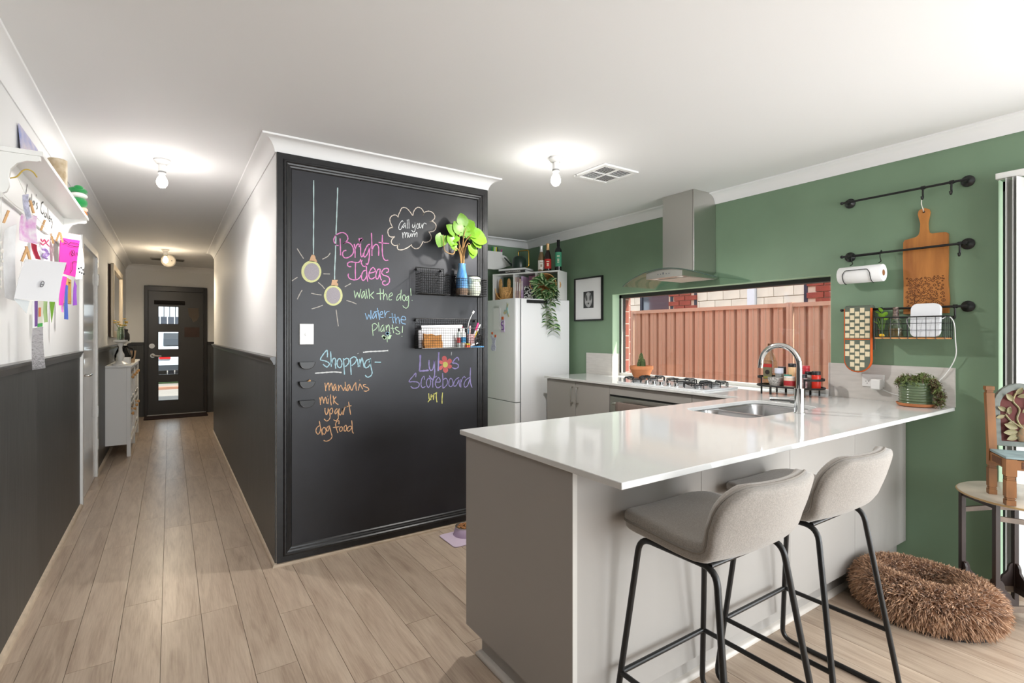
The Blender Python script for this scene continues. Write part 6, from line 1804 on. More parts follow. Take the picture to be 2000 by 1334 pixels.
def rail(label, z):
    t = thing('wall_rail', label, 'rail', (XG, 1.20, z), 'black utensil rails on the green wall')
    MB().cyl((RX, 0.905, z), (RX, 1.512, z), 0.0065, n=12).build('rod', 'black', t, smooth=50)
    for y in (0.916, 1.486):
        MB().lathe([(0.0, 0.0), (0.030, 0.0), (0.030, 0.006), (0.014, 0.018), (0.011, 0.022), (0.011, 0.050), (0.0, 0.052)], (XG - 0.0004, y, z), 20, axis=(-1, 0, 0)).build('flange', 'black', t, smooth=40)
    MB().sphere((RX, 1.514, z), 0.010, nu=12, nv=8).build('end_cap', 'black', t, smooth=True)
    return t


rail('top black utensil rail on the green wall', 2.122)
rail('middle black utensil rail on the green wall, holding the paper towel', 1.786)
rail('lowest black utensil rail on the green wall, holding the wire basket', 1.4515)


def hook(label, y, z):
    t = thing('rail_hook', label, 'hook', (RX, y, z - 0.07), 'black hooks on the utensil rails')
    m = MB().tube([(RX, y - 0.009, z), (RX, y + 0.009, z)], 0.0105, 12)
    m.tube(catmull([(RX - 0.002, y, z - 0.008), (RX - 0.004, y, z - 0.035), (RX - 0.002, y, z - 0.055), (RX - 0.014, y, z - 0.066), (RX - 0.024, y, z - 0.052)], 4), 0.0048, 8)
    m.build('hook', 'black', t, smooth=True)


hook('black hook carrying the chopping board on the top rail', 1.098, 2.122)
hook('empty black hook near the right end of the top rail', 0.972, 2.122)
hook('empty black hook near the right end of the middle rail', 0.937, 1.786)
hook('black hook at the right end of the lowest rail', 0.957, 1.4515)
hook('black hook left of the wire basket on the lowest rail', 1.305, 1.4515)

# chopping board
cbd = thing('chopping_board', 'long wooden chopping board with carved dark pattern hanging on the wall', 'chopping board', (3.54, 1.10, 1.40))
m_wood = mat('mango_wood', (190, 126, 62), 0.5, var=1, vscale=3.2, stretch=(1, 6, 0.8), alt=(150, 92, 42))
out_ = [(1.200, 1.418), (1.199, 1.60), (1.203, 1.75), (1.201, 1.832), (1.194, 1.846), (1.170, 1.850), (1.140, 1.856), (1.128, 1.866), (1.1225, 1.885), (1.120, 1.93), (1.128, 1.965), (1.132, 1.985), (1.127, 2.003), (1.113, 2.012), (1.097, 2.012),
        (1.082, 2.004), (1.076, 1.985), (1.080, 1.965), (1.086, 1.93), (1.085, 1.895), (1.080, 1.872), (1.066, 1.864), (1.030, 1.864), (1.005, 1.862), (0.996, 1.853), (0.995, 1.75), (0.997, 1.60), (0.990, 1.50), (0.993, 1.418)]
hole_ = [(1.104 + 0.007 * math.cos(a), 1.992 + 0.007 * math.sin(a)) for a in [2 * PI * k / 10 for k in range(10)]]
MB().prism(out_, lambda a, b, t: (t, a, b), XG - 0.021, XG - 0.003, holes=[hole_]).build('board', m_wood, cbd, bevel=0.002)
cv = MB()
rc = random.Random(4)
burn = mat('burnt_carving', (84, 48, 24), 0.7)
pts_ = []
for i in range(1200):
    y, z = rc.uniform(1.012, 1.183), rc.uniform(1.435, 1.625)
    r = rc.choice([0.012, 0.009, 0.0065, 0.005, 0.0035])
    if all((y - a) ** 2 + (z - b) ** 2 > (r + c + 0.0008) ** 2 for a, b, c in pts_) and z + r < 1.628:
        pts_.append((y, z, r))
        k = 8 if r > 0.006 else 6
        cv.tube([(XG - 0.0212, y + r * math.cos(2 * PI * j / k) * (0.85 if j % 2 else 1), z + r * math.sin(2 * PI * j / k) * (0.85 if j % 2 else 1)) for j in range(k)], 0.0013, 4, closed=True)
        if r > 0.008:
            cv.sphere((XG - 0.0212, y, z), 0.001, 0.0035, 0.0035, 6, 4)
cv.build('carved_pattern', burn, cbd, fix=False)
MB().tube(catmull([(XG - 0.022, 1.104, 1.992), (RX - 0.012, 1.101, 2.03), (RX - 0.013, 1.098, 2.062), (RX - 0.008, 1.104, 2.03), (XG - 0.002, 1.104, 1.992)], 4), 0.0016, 5).build('string', mat('string', (226, 222, 214), 0.8), cbd)

# paper towel on its wire holder
pt_ = thing('paper_towel', 'white paper towel roll on the middle rail', 'paper towel', (3.46, 1.40, 1.615))
PXc, PZc = 3.455, 1.662
MB().lathe([(0.018, 0.0), (0.049, 0.0), (0.051, 0.003), (0.051, 0.229), (0.049, 0.232), (0.018, 0.232), (0.018, 0.0)], (PXc, 1.270, PZc), 28, axis=(0, 1, 0)).build('roll', mat('towel_paper', (238, 238, 238), 0.9, bump=0.4, bscale=60), pt_, smooth=40)
MB().lathe([(0.0179, -0.0005), (0.0179, 0.2325), (0.016, 0.2325), (0.016, -0.0005), (0.0179, -0.0005)], (PXc, 1.270, PZc), 20, axis=(0, 1, 0)).build('core', mat('cardboard', (150, 100, 62), 0.9), pt_, smooth=40)
th = thing('towel_holder', 'thin black wire holder around the paper towel roll', 'holder', (3.46, 1.40, 1.60))
m = MB()
for y in (1.300, 1.452):
    m.tube(catmull([(RX + 0.012, y, 1.786), (RX, y, 1.7995), (RX - 0.0135, y, 1.786), (RX - 0.02, y, 1.76), (RX - 0.005, y, 1.735), (PXc + 0.02, y + 0.002, PZc + 0.062)], 4), 0.0026, 6)
m.tube([(RX - 0.012, 1.300, 1.777), (RX - 0.012, 1.452, 1.777)], 0.0022, 6)
for y in (1.325, 1.468):
    pass
arc_ = lambda y: [(PXc + 0.0545 * math.cos(a), y, PZc + 0.0545 * math.sin(a)) for a in [math.radians(d) for d in range(270, 165, -15)]]
a1, a2 = arc_(1.320), arc_(1.468)
m.tube(fillet(a1 + [(PXc - 0.053, 1.335, PZc + 0.024), (PXc - 0.053, 1.453, PZc + 0.024)] + a2[::-1], 0.006, 2), 0.0022, 6)
m.build('wire', 'black', th, smooth=True)

# double oven glove
og_ = thing('oven_glove', 'checked double oven glove with orange piping draped over the lowest rail', 'oven glove', (3.48, 1.41, 1.06))
GY0, GY1, GZT, GZB = 1.335, 1.478, 1.4585, 1.075


def glove_outline(e):
    r = (GY1 - GY0) / 2 - e
    ycn = (GY0 + GY1) / 2
    pts = [(GY0 + e, GZT), (GY0 + e, GZB + r + e)]
    pts += [(ycn - r * math.cos(a), GZB + e + r - r * math.sin(a)) for a in [PI * k / 14 for k in range(1, 14)]]
    pts += [(GY1 - e, GZB + r + e), (GY1 - e, GZT)]
    return pts


MB().prism(glove_outline(0.002), lambda a, b, t: (t, a, b), 3.462, 3.488).build('glove_back', mat('orange_cloth', (204, 92, 34), 0.9), og_, bevel=0.006)
MB().prism(glove_outline(0.003), lambda a, b, t: (t, a, b), 3.452, 3.463).build('glove_front', mat('green_grey_cloth', (96, 104, 92), 0.95, bump=0.3, bscale=300), og_, bevel=0.004)
top_ = MB()
top_.tube([(3.478, GY0 + 0.003, 1.452), (3.478, GY1 - 0.003, 1.452)], 0.0, 4)
cap_ = [(3.452, GZT - 0.004), (3.456, GZT + 0.010), (3.472, GZT + 0.018), (3.49, GZT + 0.0185), (3.506, GZT + 0.016), (3.522, GZT + 0.004), (3.526, GZT - 0.03), (3.526, GZT - 0.25), (3.516, GZT - 0.25), (3.515, GZT - 0.02), (3.508, GZT + 0.0), (3.500, GZT + 0.0015), (3.488, GZT - 0.0), (3.488, GZT - 0.02)]
MB().prism(cap_, lambda a, b, t: (a, t, b), GY0 + 0.003, GY1 - 0.003).build('fold', MATS['green_grey_cloth'], og_)
MB().tube([(3.458, a, b) for a, b in glove_outline(0.001)], 0.0052, 8).tube([(3.4525, GY0 + 0.004, 1.272), (3.4525, GY1 - 0.004, 1.272)], 0.0036, 6).build('piping', MATS['orange_cloth'], og_, smooth=True)
cpm = MB().box(-0.0006, 0.0006, -0.0116, 0.0116, -0.0145, 0.0145).mesh('check_patch')
cpm.materials.append(mat('cream_cloth', (222, 208, 176), 0.95, bump=0.3, bscale=300))
cph = MB().box(-0.0006, 0.0006, -0.0116, 0.0116, -0.0070, 0.0070).mesh('half_patch')
cph.materials.append(MATS['cream_cloth'])
ycn = (GY0 + GY1) / 2
rr = (GY1 - GY0) / 2 - 0.006
for ci in range(5):
    yy = ycn + (ci - 2) * 0.0272
    for (zlo, zhi) in ((GZB + 0.006, 1.266), (1.279, GZT + 0.004)):
        z = zlo + 0.0165 + (0.0215 if ci % 2 else 0.0)
        if ci % 2:
            if zlo > 1.2:
                inst(cph, 'check_patch', og_, Vector((3.4514, yy, zlo + 0.0080)) - og_.location)
        while z + 0.0075 < zhi:
            top_z = z + 0.0145
            full = top_z <= zhi
            zc2 = z if full else zhi - 0.0075
            h2 = 0.0145 if full else 0.0070
            ok = True
            if zc2 - h2 < GZB + rr:
                ok = all((yy + q - ycn) ** 2 + (zc2 - h2 - (GZB + rr + 0.004)) ** 2 < (rr - 0.002) ** 2 or zc2 - h2 > GZB + rr for q in (-0.0116, 0.0116))
            if ok:
                inst(cpm if full else cph, 'check_patch', og_, Vector((3.4514, yy, zc2)) - og_.location)
            elif full and all((yy + q - ycn) ** 2 + (zc2 - (GZB + rr + 0.004)) ** 2 < (rr - 0.001) ** 2 for q in (-0.0116, 0.0116)):
                inst(cph, 'check_patch', og_, Vector((3.4514, yy, zc2 + 0.0075)) - og_.location)
            z += 0.043

# wire basket with wooden base on the lowest rail
wbk = thing('rail_basket', 'black wire basket with wooden base hanging on the lowest rail', 'basket', (3.45, 1.14, 1.28))
bx0, bx1, by0_, by1_, bz0, bz1 = 3.405, 3.520, 0.972, 1.300, 1.285, 1.398
MB().box(bx0 + 0.003, bx1 - 0.003, by0_ + 0.003, by1_ - 0.003, bz0 - 0.009, bz0).build('base_board', mat('acacia', (196, 142, 88), 0.5, var=0.2, vscale=8, stretch=(6, 1, 1)), wbk)
m = MB()
m.tube(fillet([(bx0, by0_, bz1), (bx1, by0_, bz1), (bx1, by1_, bz1), (bx0, by1_, bz1)], 0.012, 3, True), 0.0042, 6, closed=True)
m.build('rim', 'black', wbk, smooth=True)
m = MB()
for z in (bz0 + 0.002, bz0 + 0.040, bz0 + 0.077):
    m.tube([(bx0, by0_, z), (bx1, by0_, z), (bx1, by1_, z), (bx0, by1_, z)], 0.0016, 5, closed=True)
for i in range(9):
    y = by0_ + (by1_ - by0_) * i / 8
    m.tube([(bx0, y, bz1), (bx0, y, bz0 - 0.009), (bx0 + 0.02, y, bz0 - 0.010)], 0.0016, 5)
    m.tube([(bx1, y, bz1), (bx1, y, bz0 - 0.009)], 0.0016, 5)
for i in range(1, 4):
    x = bx0 + (bx1 - bx0) * i / 4
    for y in (by0_, by1_):
        m.tube([(x, y, bz1), (x, y, bz0 - 0.005)], 0.0016, 5)
m.build('wires', 'black', wbk)
t = thing('wifi_router', 'white rounded square wifi router in the rail basket', 'router', (3.43, 1.06, bz0))
MB().prism([(p[0] + 1.065, p[1] + 1.378) for p in rrect(-0.066, 0.066, -0.0925, 0.0925, 0.032, 6)], lambda a, b, tt: (3.436 + tt + (b - 1.378) * 0.1, a, b), -0.012, 0.016).build('body', mat('router_white', (226, 228, 232), 0.35), t, bevel=0.006)
t = thing('oil_bottle', 'small glass bottle with dark foil neck in the rail basket', 'bottle', (3.455, 1.210, bz0))
c = (3.455, 1.210, bz0 + 0.0004)
MB().lathe([(0.034, 0), (0.036, 0.004), (0.036, 0.062), (0.030, 0.085), (0.016, 0.105), (0.014, 0.125), (0.012, 0.125), (0.013, 0.105), (0.028, 0.082), (0.033, 0.06), (0.033, 0.006), (0, 0.006)], c, 22).build('glass', glass_mat('bottle_glass', (0.90, 0.94, 0.88), 2.0), t, smooth=True)
MB().lathe([(0.0325, 0.0065), (0.0325, 0.050), (0, 0.050)], c, 20).build('contents', mat('herb_oil', (120, 92, 56), 0.3), t, smooth=True)
MB().lathe([(0.0165, 0.103), (0.0145, 0.126), (0.0135, 0.16), (0.0145, 0.162), (0.0145, 0.172), (0, 0.173)], c, 18).build('foil_neck', mat('foil_print', (46, 30, 30), 0.35, var=1, vscale=90, alt=(150, 130, 120)), t, smooth=40)
hp = thing('herb_cutting', 'bright green herb cutting at the left of the rail basket', 'plant', (3.46, 1.28, bz0))
MB().lathe([(0.020, 0), (0.024, 0.05), (0.020, 0.052), (0.018, 0.005), (0, 0.005)], (3.465, 1.278, bz0 + 0.0004), 16).build('tumbler', glass_mat('tumbler_glass', (0.92, 0.95, 0.92), 2.0), hp, smooth=True)
hl = leaf_mesh('leaf', mat('herb_leaf', (150, 200, 70), 0.5), 1.0, 0.75, heart=True)
rh_ = random.Random(2)
for i, (dy, dz, L) in enumerate(((0.012, 0.135, 0.036), (-0.012, 0.125, 0.034), (0.005, 0.15, 0.03), (0.02, 0.105, 0.03), (-0.016, 0.10, 0.03), (0.022, 0.075, 0.034), (0.0, 0.115, 0.04))):
    d = Vector((-0.5, dy * 30, 0.5 + 0.2 * (i % 3))).normalized()
    inst(hl, 'leaf', hp, Vector((3.46, 1.278 + dy, bz0 + dz)) - hp.location, scale=L, quat=d.to_track_quat('Y', 'Z'))
    MB().tube([(3.465, 1.278, bz0 + 0.02), (3.463, 1.278 + dy * 0.5, bz0 + dz * 0.6), (3.46, 1.278 + dy, bz0 + dz)], 0.0014, 5).build('stem', mat('herb_stem', (120, 160, 70), 0.6), hp)
t = thing('lemon', 'tiny yellow lemon in the left corner of the rail basket', 'lemon', (3.43, 1.272, bz0))
m = MB().sphere((3.425, 1.268, bz0 + 0.0105), 0.011, 0.014, 0.010, 12, 8)
m.build('fruit', mat('lemon', (236, 190, 30), 0.45), t, smooth=True)
t = thing('power_cable', 'white router cable looping down the green wall to the plug', 'cable', (3.53, 1.10, 0.98))
MB().tube(catmull([(3.46, 1.00, 1.385), (3.47, 0.975, 1.398), (3.48, 0.955, 1.36), (3.50, 0.955, 1.27), (3.52, 0.958, 1.19), (3.53, 0.985, 1.12), (3.533, 1.03, 1.05), (3.534, 1.10, 0.975), (3.534, 1.22, 0.945), (3.530, 1.33, 0.985)], 7), 0.0026, 6).tube(catmull([(3.455, 1.13, 1.40), (3.49, 1.17, 1.385), (3.50, 1.16, 1.34), (3.47, 1.13, 1.32)], 5), 0.0026, 6).build('wire', 'plastic_white', t, smooth=True)

po = thing('power_point', 'white double power point on the splashback', 'socket', (XG - 0.012, 1.36, 0.985))
MB().box(XG - 0.021, XG - 0.0124, 1.296, 1.413, 0.985, 1.060).build('plate', 'plastic_white', po, bevel=0.002)
for y in (1.325, 1.385):
    m = MB()
    for dy, dz in ((-0.007, 0.004), (0.007, 0.004), (0, -0.008)):
        m.box(XG - 0.0214, XG - 0.021, y + dy - 0.0012, y + dy + 0.0012, 1.012 + dz - 0.004, 1.012 + dz + 0.004)
    m.build('socket_holes', 'black', po)
t = thing('plug_adaptor', 'white cube plug adaptor in the power point', 'plug', (XG - 0.04, 1.33, 0.97))
MB().box(XG - 0.066, XG - 0.0216, 1.300, 1.352, 0.972, 1.034).build('adaptor', 'plastic_white', t, bevel=0.006)

# succulent in ribbed green pot
sp_ = thing('succulent_pot', 'trailing succulent in a ribbed green pot with terracotta saucer', 'plant', (3.435, 1.105, WT))
c = Vector((3.440, 1.108, WT + 0.0003))
MB().lathe([(0.072, 0), (0.085, 0.004), (0.093, 0.018), (0.089, 0.019), (0.08, 0.008), (0, 0.008)], c, 30).build('saucer', 'terracotta', sp_, smooth=40)
prf = [(0.068, 0.009)]
for i in range(8):
    z = 0.012 + i * 0.0145
    prf += [(0.078, z + 0.002), (0.082, z + 0.007), (0.078, z + 0.012)]
prf += [(0.080, 0.135), (0.074, 0.135), (0.072, 0.118), (0, 0.118)]
MB().lathe(prf, c, 32).build('pot', mat('celadon_glaze', (96, 114, 84), 0.2, var=0.12, vscale=20, coat=0.4), sp_, smooth=60)
MB().lathe([(0.072, 0.119), (0, 0.124)], c, 24).build('soil', 'soil', sp_)


def tuft(mb, p, rad, n, L, rnd, w=0.003):
    """a rosette of n short pointed leaves around p"""
    for k in range(n):
        d = Vector((rnd.gauss(0, 1), rnd.gauss(0, 1), rnd.gauss(0.35, 0.8))).normalized()
        s_ = d.cross(Vector((0, 0, 1)))
        if s_.length < 1e-3:
            s_ = Vector((1, 0, 0))
        s_.normalize()
        u_ = s_.cross(d)
        l = L * rnd.uniform(0.7, 1.2)
        a = Vector(p)
        b_ = a + d * l * 0.55
        mb.add([a - s_ * w * 0.5, a + s_ * w * 0.5, b_ + s_ * w, b_ + u_ * w * 0.8, b_ - s_ * w, a + d * l - Vector((0, 0, l * 0.2))], [(0, 1, 2, 3), (0, 3, 4), (2, 5, 3), (3, 5, 4), (0, 4, 5, 2, 1)])


rs = random.Random(12)
g1_, g2_ = MB(), MB()
for i in range(150):
    a, r = rs.random() * 2 * PI, 0.088 * math.sqrt(rs.random())
    p = c + Vector((r * math.cos(a), r * math.sin(a), 0.128 + rs.uniform(0, 0.045) - (0.02 if r > 0.075 else 0)))
    tuft(g1_ if rs.random() < 0.7 else g2_, p, 0, 7, 0.022, rs)
for i in range(120):      # trailing to the right of the pot
    t_ = rs.random()
    p = c + Vector((-0.035 + rs.uniform(-0.02, 0.03), -0.075 - 0.035 * math.sin(t_ * 2.2) + rs.uniform(-0.022, 0.012), 0.135 - 0.125 * t_ + rs.uniform(-0.01, 0.02)))
    tuft(g2_ if rs.random() < 0.7 else g1_, p, 0, 7, 0.021, rs)
o = g1_.build('foliage', mat('succulent_green', (112, 128, 72), 0.6, var=0.3, vscale=60), sp_, fix=False)
o['kind'] = 'stuff'
o = g2_.build('dry_foliage', mat('succulent_brown', (98, 84, 58), 0.7, var=0.3, vscale=60), sp_, fix=False)
o['kind'] = 'stuff'

# cactus in terracotta bowl at the window
cp = thing('cactus_pot', 'small cactus in a terracotta bowl by the kitchen window', 'plant', (3.46, 3.125, WT))
c = Vector((3.470, 3.125, WT + 0.0003))
MB().lathe([(0.058, 0), (0.062, 0.004), (0.094, 0.085), (0.102, 0.092), (0.104, 0.118), (0.096, 0.120), (0.092, 0.094), (0, 0.094)], c, 32).build('bowl', 'terracotta', cp, smooth=40)
MB().lathe([(0.092, 0.096), (0.05, 0.106), (0, 0.11)], c, 24).build('soil', mat('gritty_soil', (120, 96, 74), 0.95, var=0.4, vscale=90), cp)
cac = mat('cactus_green', (74, 92, 52), 0.7, var=0.3, vscale=30)
for k, (dx, dy, h_, r) in enumerate(((0, 0, 0.135, 0.022), (0.01, 0.028, 0.09, 0.017), (-0.012, -0.026, 0.065, 0.016), (0.022, -0.012, 0.08, 0.014), (-0.02, 0.015, 0.055, 0.013))):
    m = MB()
    cc = c + Vector((dx, dy, 0.100))
    nn = 20
    prof_ = [(r * 0.8, 0), (r, h_ * 0.25), (r * 0.95, h_ * 0.6), (r * 0.6, h_ * 0.9), (0.002, h_)]
    vs = []
    for rr, z in prof_:
        for q in range(nn):
            a = 2 * PI * q / nn
            f = rr * (1.0 if q % 2 else 0.78)
            vs.append(cc + Vector((f * math.cos(a), f * math.sin(a), z)))
    fs = [(i * nn + q, i * nn + (q + 1) % nn, (i + 1) * nn + (q + 1) % nn, (i + 1) * nn + q) for i in range(4) for q in range(nn)]
    m.add(vs, fs)
    m.build('cactus_stem', cac, cp)
spn = MB()
for i in range(160):
    a, z = rs.random() * 2 * PI, rs.uniform(0.1, 0.225)
    d = Vector((math.cos(a), math.sin(a), 0.5)).normalized()
    p = c + Vector((0.018 * math.cos(a), 0.018 * math.sin(a), z))
    spn.tube([p, p + d * 0.012], [0.0008, 0.0003], 3)
o = spn.build('spines', mat('spine', (190, 176, 130), 0.7), cp, fix=False)
o['kind'] = 'stuff'

# ------------------------------------------------------------------ condiment tray by the window
ty0, ty1, tx0, tx1 = 1.575, 1.990, 3.300, 3.500
tz = WT + 0.052
tr = thing('condiment_tray', 'black oval footed tray of condiments beside the window', 'tray', (3.40, 1.78, WT))
oval = rrect(tx0, tx1, ty0, ty1, 0.098, 10)
MB().prism(oval, lambda a, b, t: (a, b, t), tz - 0.004, tz + 0.0).build('base', mat('tray_wood', (120, 84, 52), 0.5, var=0.2, vscale=9), tr)
MB().tube([(a, b, tz + 0.003) for a, b in oval], 0.006, 6, closed=True).build('edge_band', 'blackmatt', tr, smooth=True)
for s_, ends in ((1, (ty1, 1)), (-1, (ty0, -1))):
    pass
ycen = (ty0 + ty1) / 2
for s_ in (-1, 1):
    hs_ = sorted([p for p in oval if (p[1] - ycen) * s_ > 0.125], key=lambda p: p[0])
    vs, fs = [], []
    for (a, b) in hs_:
        vs += [(a, b, tz + 0.050), (a, b, tz + 0.064), (a + (0.4 - (a - tx0) / (tx1 - tx0)) * 0.004, b - s_ * 0.004, tz + 0.064), (a + (0.4 - (a - tx0) / (tx1 - tx0)) * 0.004, b - s_ * 0.004, tz + 0.050)]
    for k in range(len(hs_) - 1):
        for j in range(4):
            fs.append((k * 4 + j, k * 4 + (j + 1) % 4, k * 4 + 4 + (j + 1) % 4, k * 4 + 4 + j))
    MB().add(vs, fs).build('handle_band', 'blackmatt', tr)
    for (a, b) in (hs_[0], hs_[-1]):
        MB().box(a - 0.006, a + 0.006, b - 0.003, b + 0.003, WT + 0.0003, tz + 0.064).build('leg', 'blackmatt', tr)
for y in (1.70, 1.86):
    for x in (tx0 + 0.004, tx1 - 0.004):
        MB().box(x - 0.003, x + 0.003, y - 0.006, y + 0.006, WT + 0.0003, tz - 0.004).build('leg', 'blackmatt', tr)
zt = tz + 0.0004


def jar(name, label, cat, x, y, r, h, body, cap, lab=None, cap_h=0.02, cap_r=None, base=zt):
    t = thing(name, label, cat, (x, y, base), 'condiments on the tray')
    MB().lathe([(r * 0.94, 0), (r, 0.003), (r, h - cap_h - 0.006), (r * 0.9, h - cap_h)], (x, y, base), 20).build('body', body, t, smooth=40)
    cr = cap_r or r * 0.98
    MB().lathe([(cr, h - cap_h), (cr, h - 0.002), (cr * 0.95, h), (0, h)], (x, y, base), 20).build('lid', cap, t, smooth=40)
    if lab:
        MB().lathe([(r * 1.002, h * 0.18), (r * 1.025, h * 0.19), (r * 1.025, h * 0.62), (r * 1.002, h * 0.63)], (x, y, base), 20).build('label', lab, t, smooth=40)
    return t


BK = mat('lid_black', (26, 26, 28), 0.4)
t = thing('tall_oil_bottle', 'tall clear olive oil bottle with cork stopper on the tray', 'bottle', (3.415, 1.925, zt), 'condiments on the tray')
c = Vector((3.415, 1.925, zt))
r = 0.034
MB().prism(rrect(c.x - 0.032, c.x + 0.032, c.y - 0.038, c.y + 0.038, 0.012, 4), lambda a, b, tt_: (a, b, tt_), zt, zt + 0.165).lathe([(0.036, 0.163), (0.034, 0.185), (0.024, 0.21), (0.0135, 0.225), (0.0135, 0.25), (0, 0.25)], c, 22).build('glass', glass_mat('oil_glass', (0.88, 0.90, 0.78), 2.0), t, smooth=35)
MB().lathe([(0.012, 0.24), (0.014, 0.262), (0.015, 0.263), (0.015, 0.282), (0, 0.283)], c, 16).build('stopper', mat('brown_stopper', (92, 56, 24), 0.5), t, smooth=35)
lb = MB().box(c.x - 0.0335, c.x - 0.0322, c.y - 0.030, c.y + 0.030, zt + 0.04, zt + 0.148).build('label', mat('label_tan', (112, 108, 84), 0.6), t)
MB().box(c.x - 0.0342, c.x - 0.0335, c.y - 0.030, c.y + 0.030, zt + 0.122, zt + 0.145).build('label_band', mat('label_red', (170, 44, 40), 0.6), lb)
MB().lathe([(0.016, 0), (0.016, 0.002), (0, 0.002)], (c.x - 0.0335, c.y, zt + 0.088), 14, axis=(-1, 0, 0)).build('label_figure', mat('label_dark', (40, 30, 26), 0.6), lb)
MB().box(c.x - 0.0342, c.x - 0.0335, c.y - 0.024, c.y + 0.024, zt + 0.048, zt + 0.058).build('label_foot', mat('label_olive', (150, 140, 50), 0.6), lb)
# bowl with salt shaker
t = thing('patterned_bowl', 'small grey patterned bowl at the front of the tray', 'bowl', (3.345, 1.845, zt), 'condiments on the tray')
MB().lathe([(0.022, 0), (0.030, 0.004), (0.042, 0.035), (0.046, 0.060), (0.043, 0.060), (0.038, 0.03), (0.02, 0.012), (0, 0.012)], (3.345, 1.850, zt), 24).build('bowl', mat('bowl_print', (206, 202, 196), 0.4, var=1, vscale=110, alt=(110, 106, 102)), t, smooth=40)
jar('salt_grinder', 'grey spice grinder with pale lid behind the patterned bowl', 'grinder', 3.405, 1.858, 0.023, 0.118, mat('grinder_glass', (150, 150, 148), 0.15), mat('lid_pale', (206, 208, 222), 0.35), cap_h=0.035, cap_r=0.027)
jar('spice_jar', 'black lidded spice jar behind the patterned bowl', 'jar', 3.460, 1.868, 0.027, 0.125, mat('jar_glassy', (190, 170, 150), 0.15), BK, cap_h=0.045)
jar('spread_jar', 'cream spread jar with black lid at the back of the tray', 'jar', 3.462, 1.795, 0.030, 0.150, mat('peanut', (226, 186, 140), 0.3), BK, cap_h=0.022)
jar('teal_tub', 'squat jar with teal lid in the middle of the tray', 'jar', 3.408, 1.800, 0.024, 0.078, mat('tub_white', (226, 226, 222), 0.4), mat('lid_teal', (30, 140, 126), 0.4), cap_h=0.016)
jar('gravy_tin', 'red and cream gravy tin at the front of the tray', 'tin', 3.346, 1.757, 0.033, 0.072, mat('tin_cream', (216, 196, 176), 0.5), mat('tin_lid', (222, 218, 212), 0.4), mat('tin_red', (170, 40, 46), 0.5), cap_h=0.008)
jar('red_box_jar', 'tall red jar at the back of the tray', 'jar', 3.464, 1.716, 0.027, 0.140, mat('jar_red', (186, 38, 52), 0.4), mat('jar_red_lid', (200, 60, 66), 0.4), cap_h=0.018)
jar('spice_jar', 'flat black lidded spice jar at the front right of the tray', 'jar', 3.350, 1.680, 0.030, 0.090, mat('jar_speckle', (206, 190, 190), 0.3, var=1, vscale=60, alt=(130, 50, 60)), BK, cap_h=0.022)
jar('spice_jar', 'short jar with dark lid in the middle right of the tray', 'jar', 3.425, 1.672, 0.026, 0.105, mat('jar_grey', (196, 194, 190), 0.3), BK, cap_h=0.018)
jar('chilli_jar', 'red chilli jar with black lid at the right end of the tray', 'jar', 3.395, 1.615, 0.026, 0.112, mat('chilli_red', (206, 50, 34), 0.3), BK, cap_h=0.022)

# ================================================================== bar stools
fabric = mat('grey_tweed', (146, 140, 133), 0.95, var=0.16, vscale=260, bump=0.5, bscale=500, sheen=0.3, bdist=0.001)


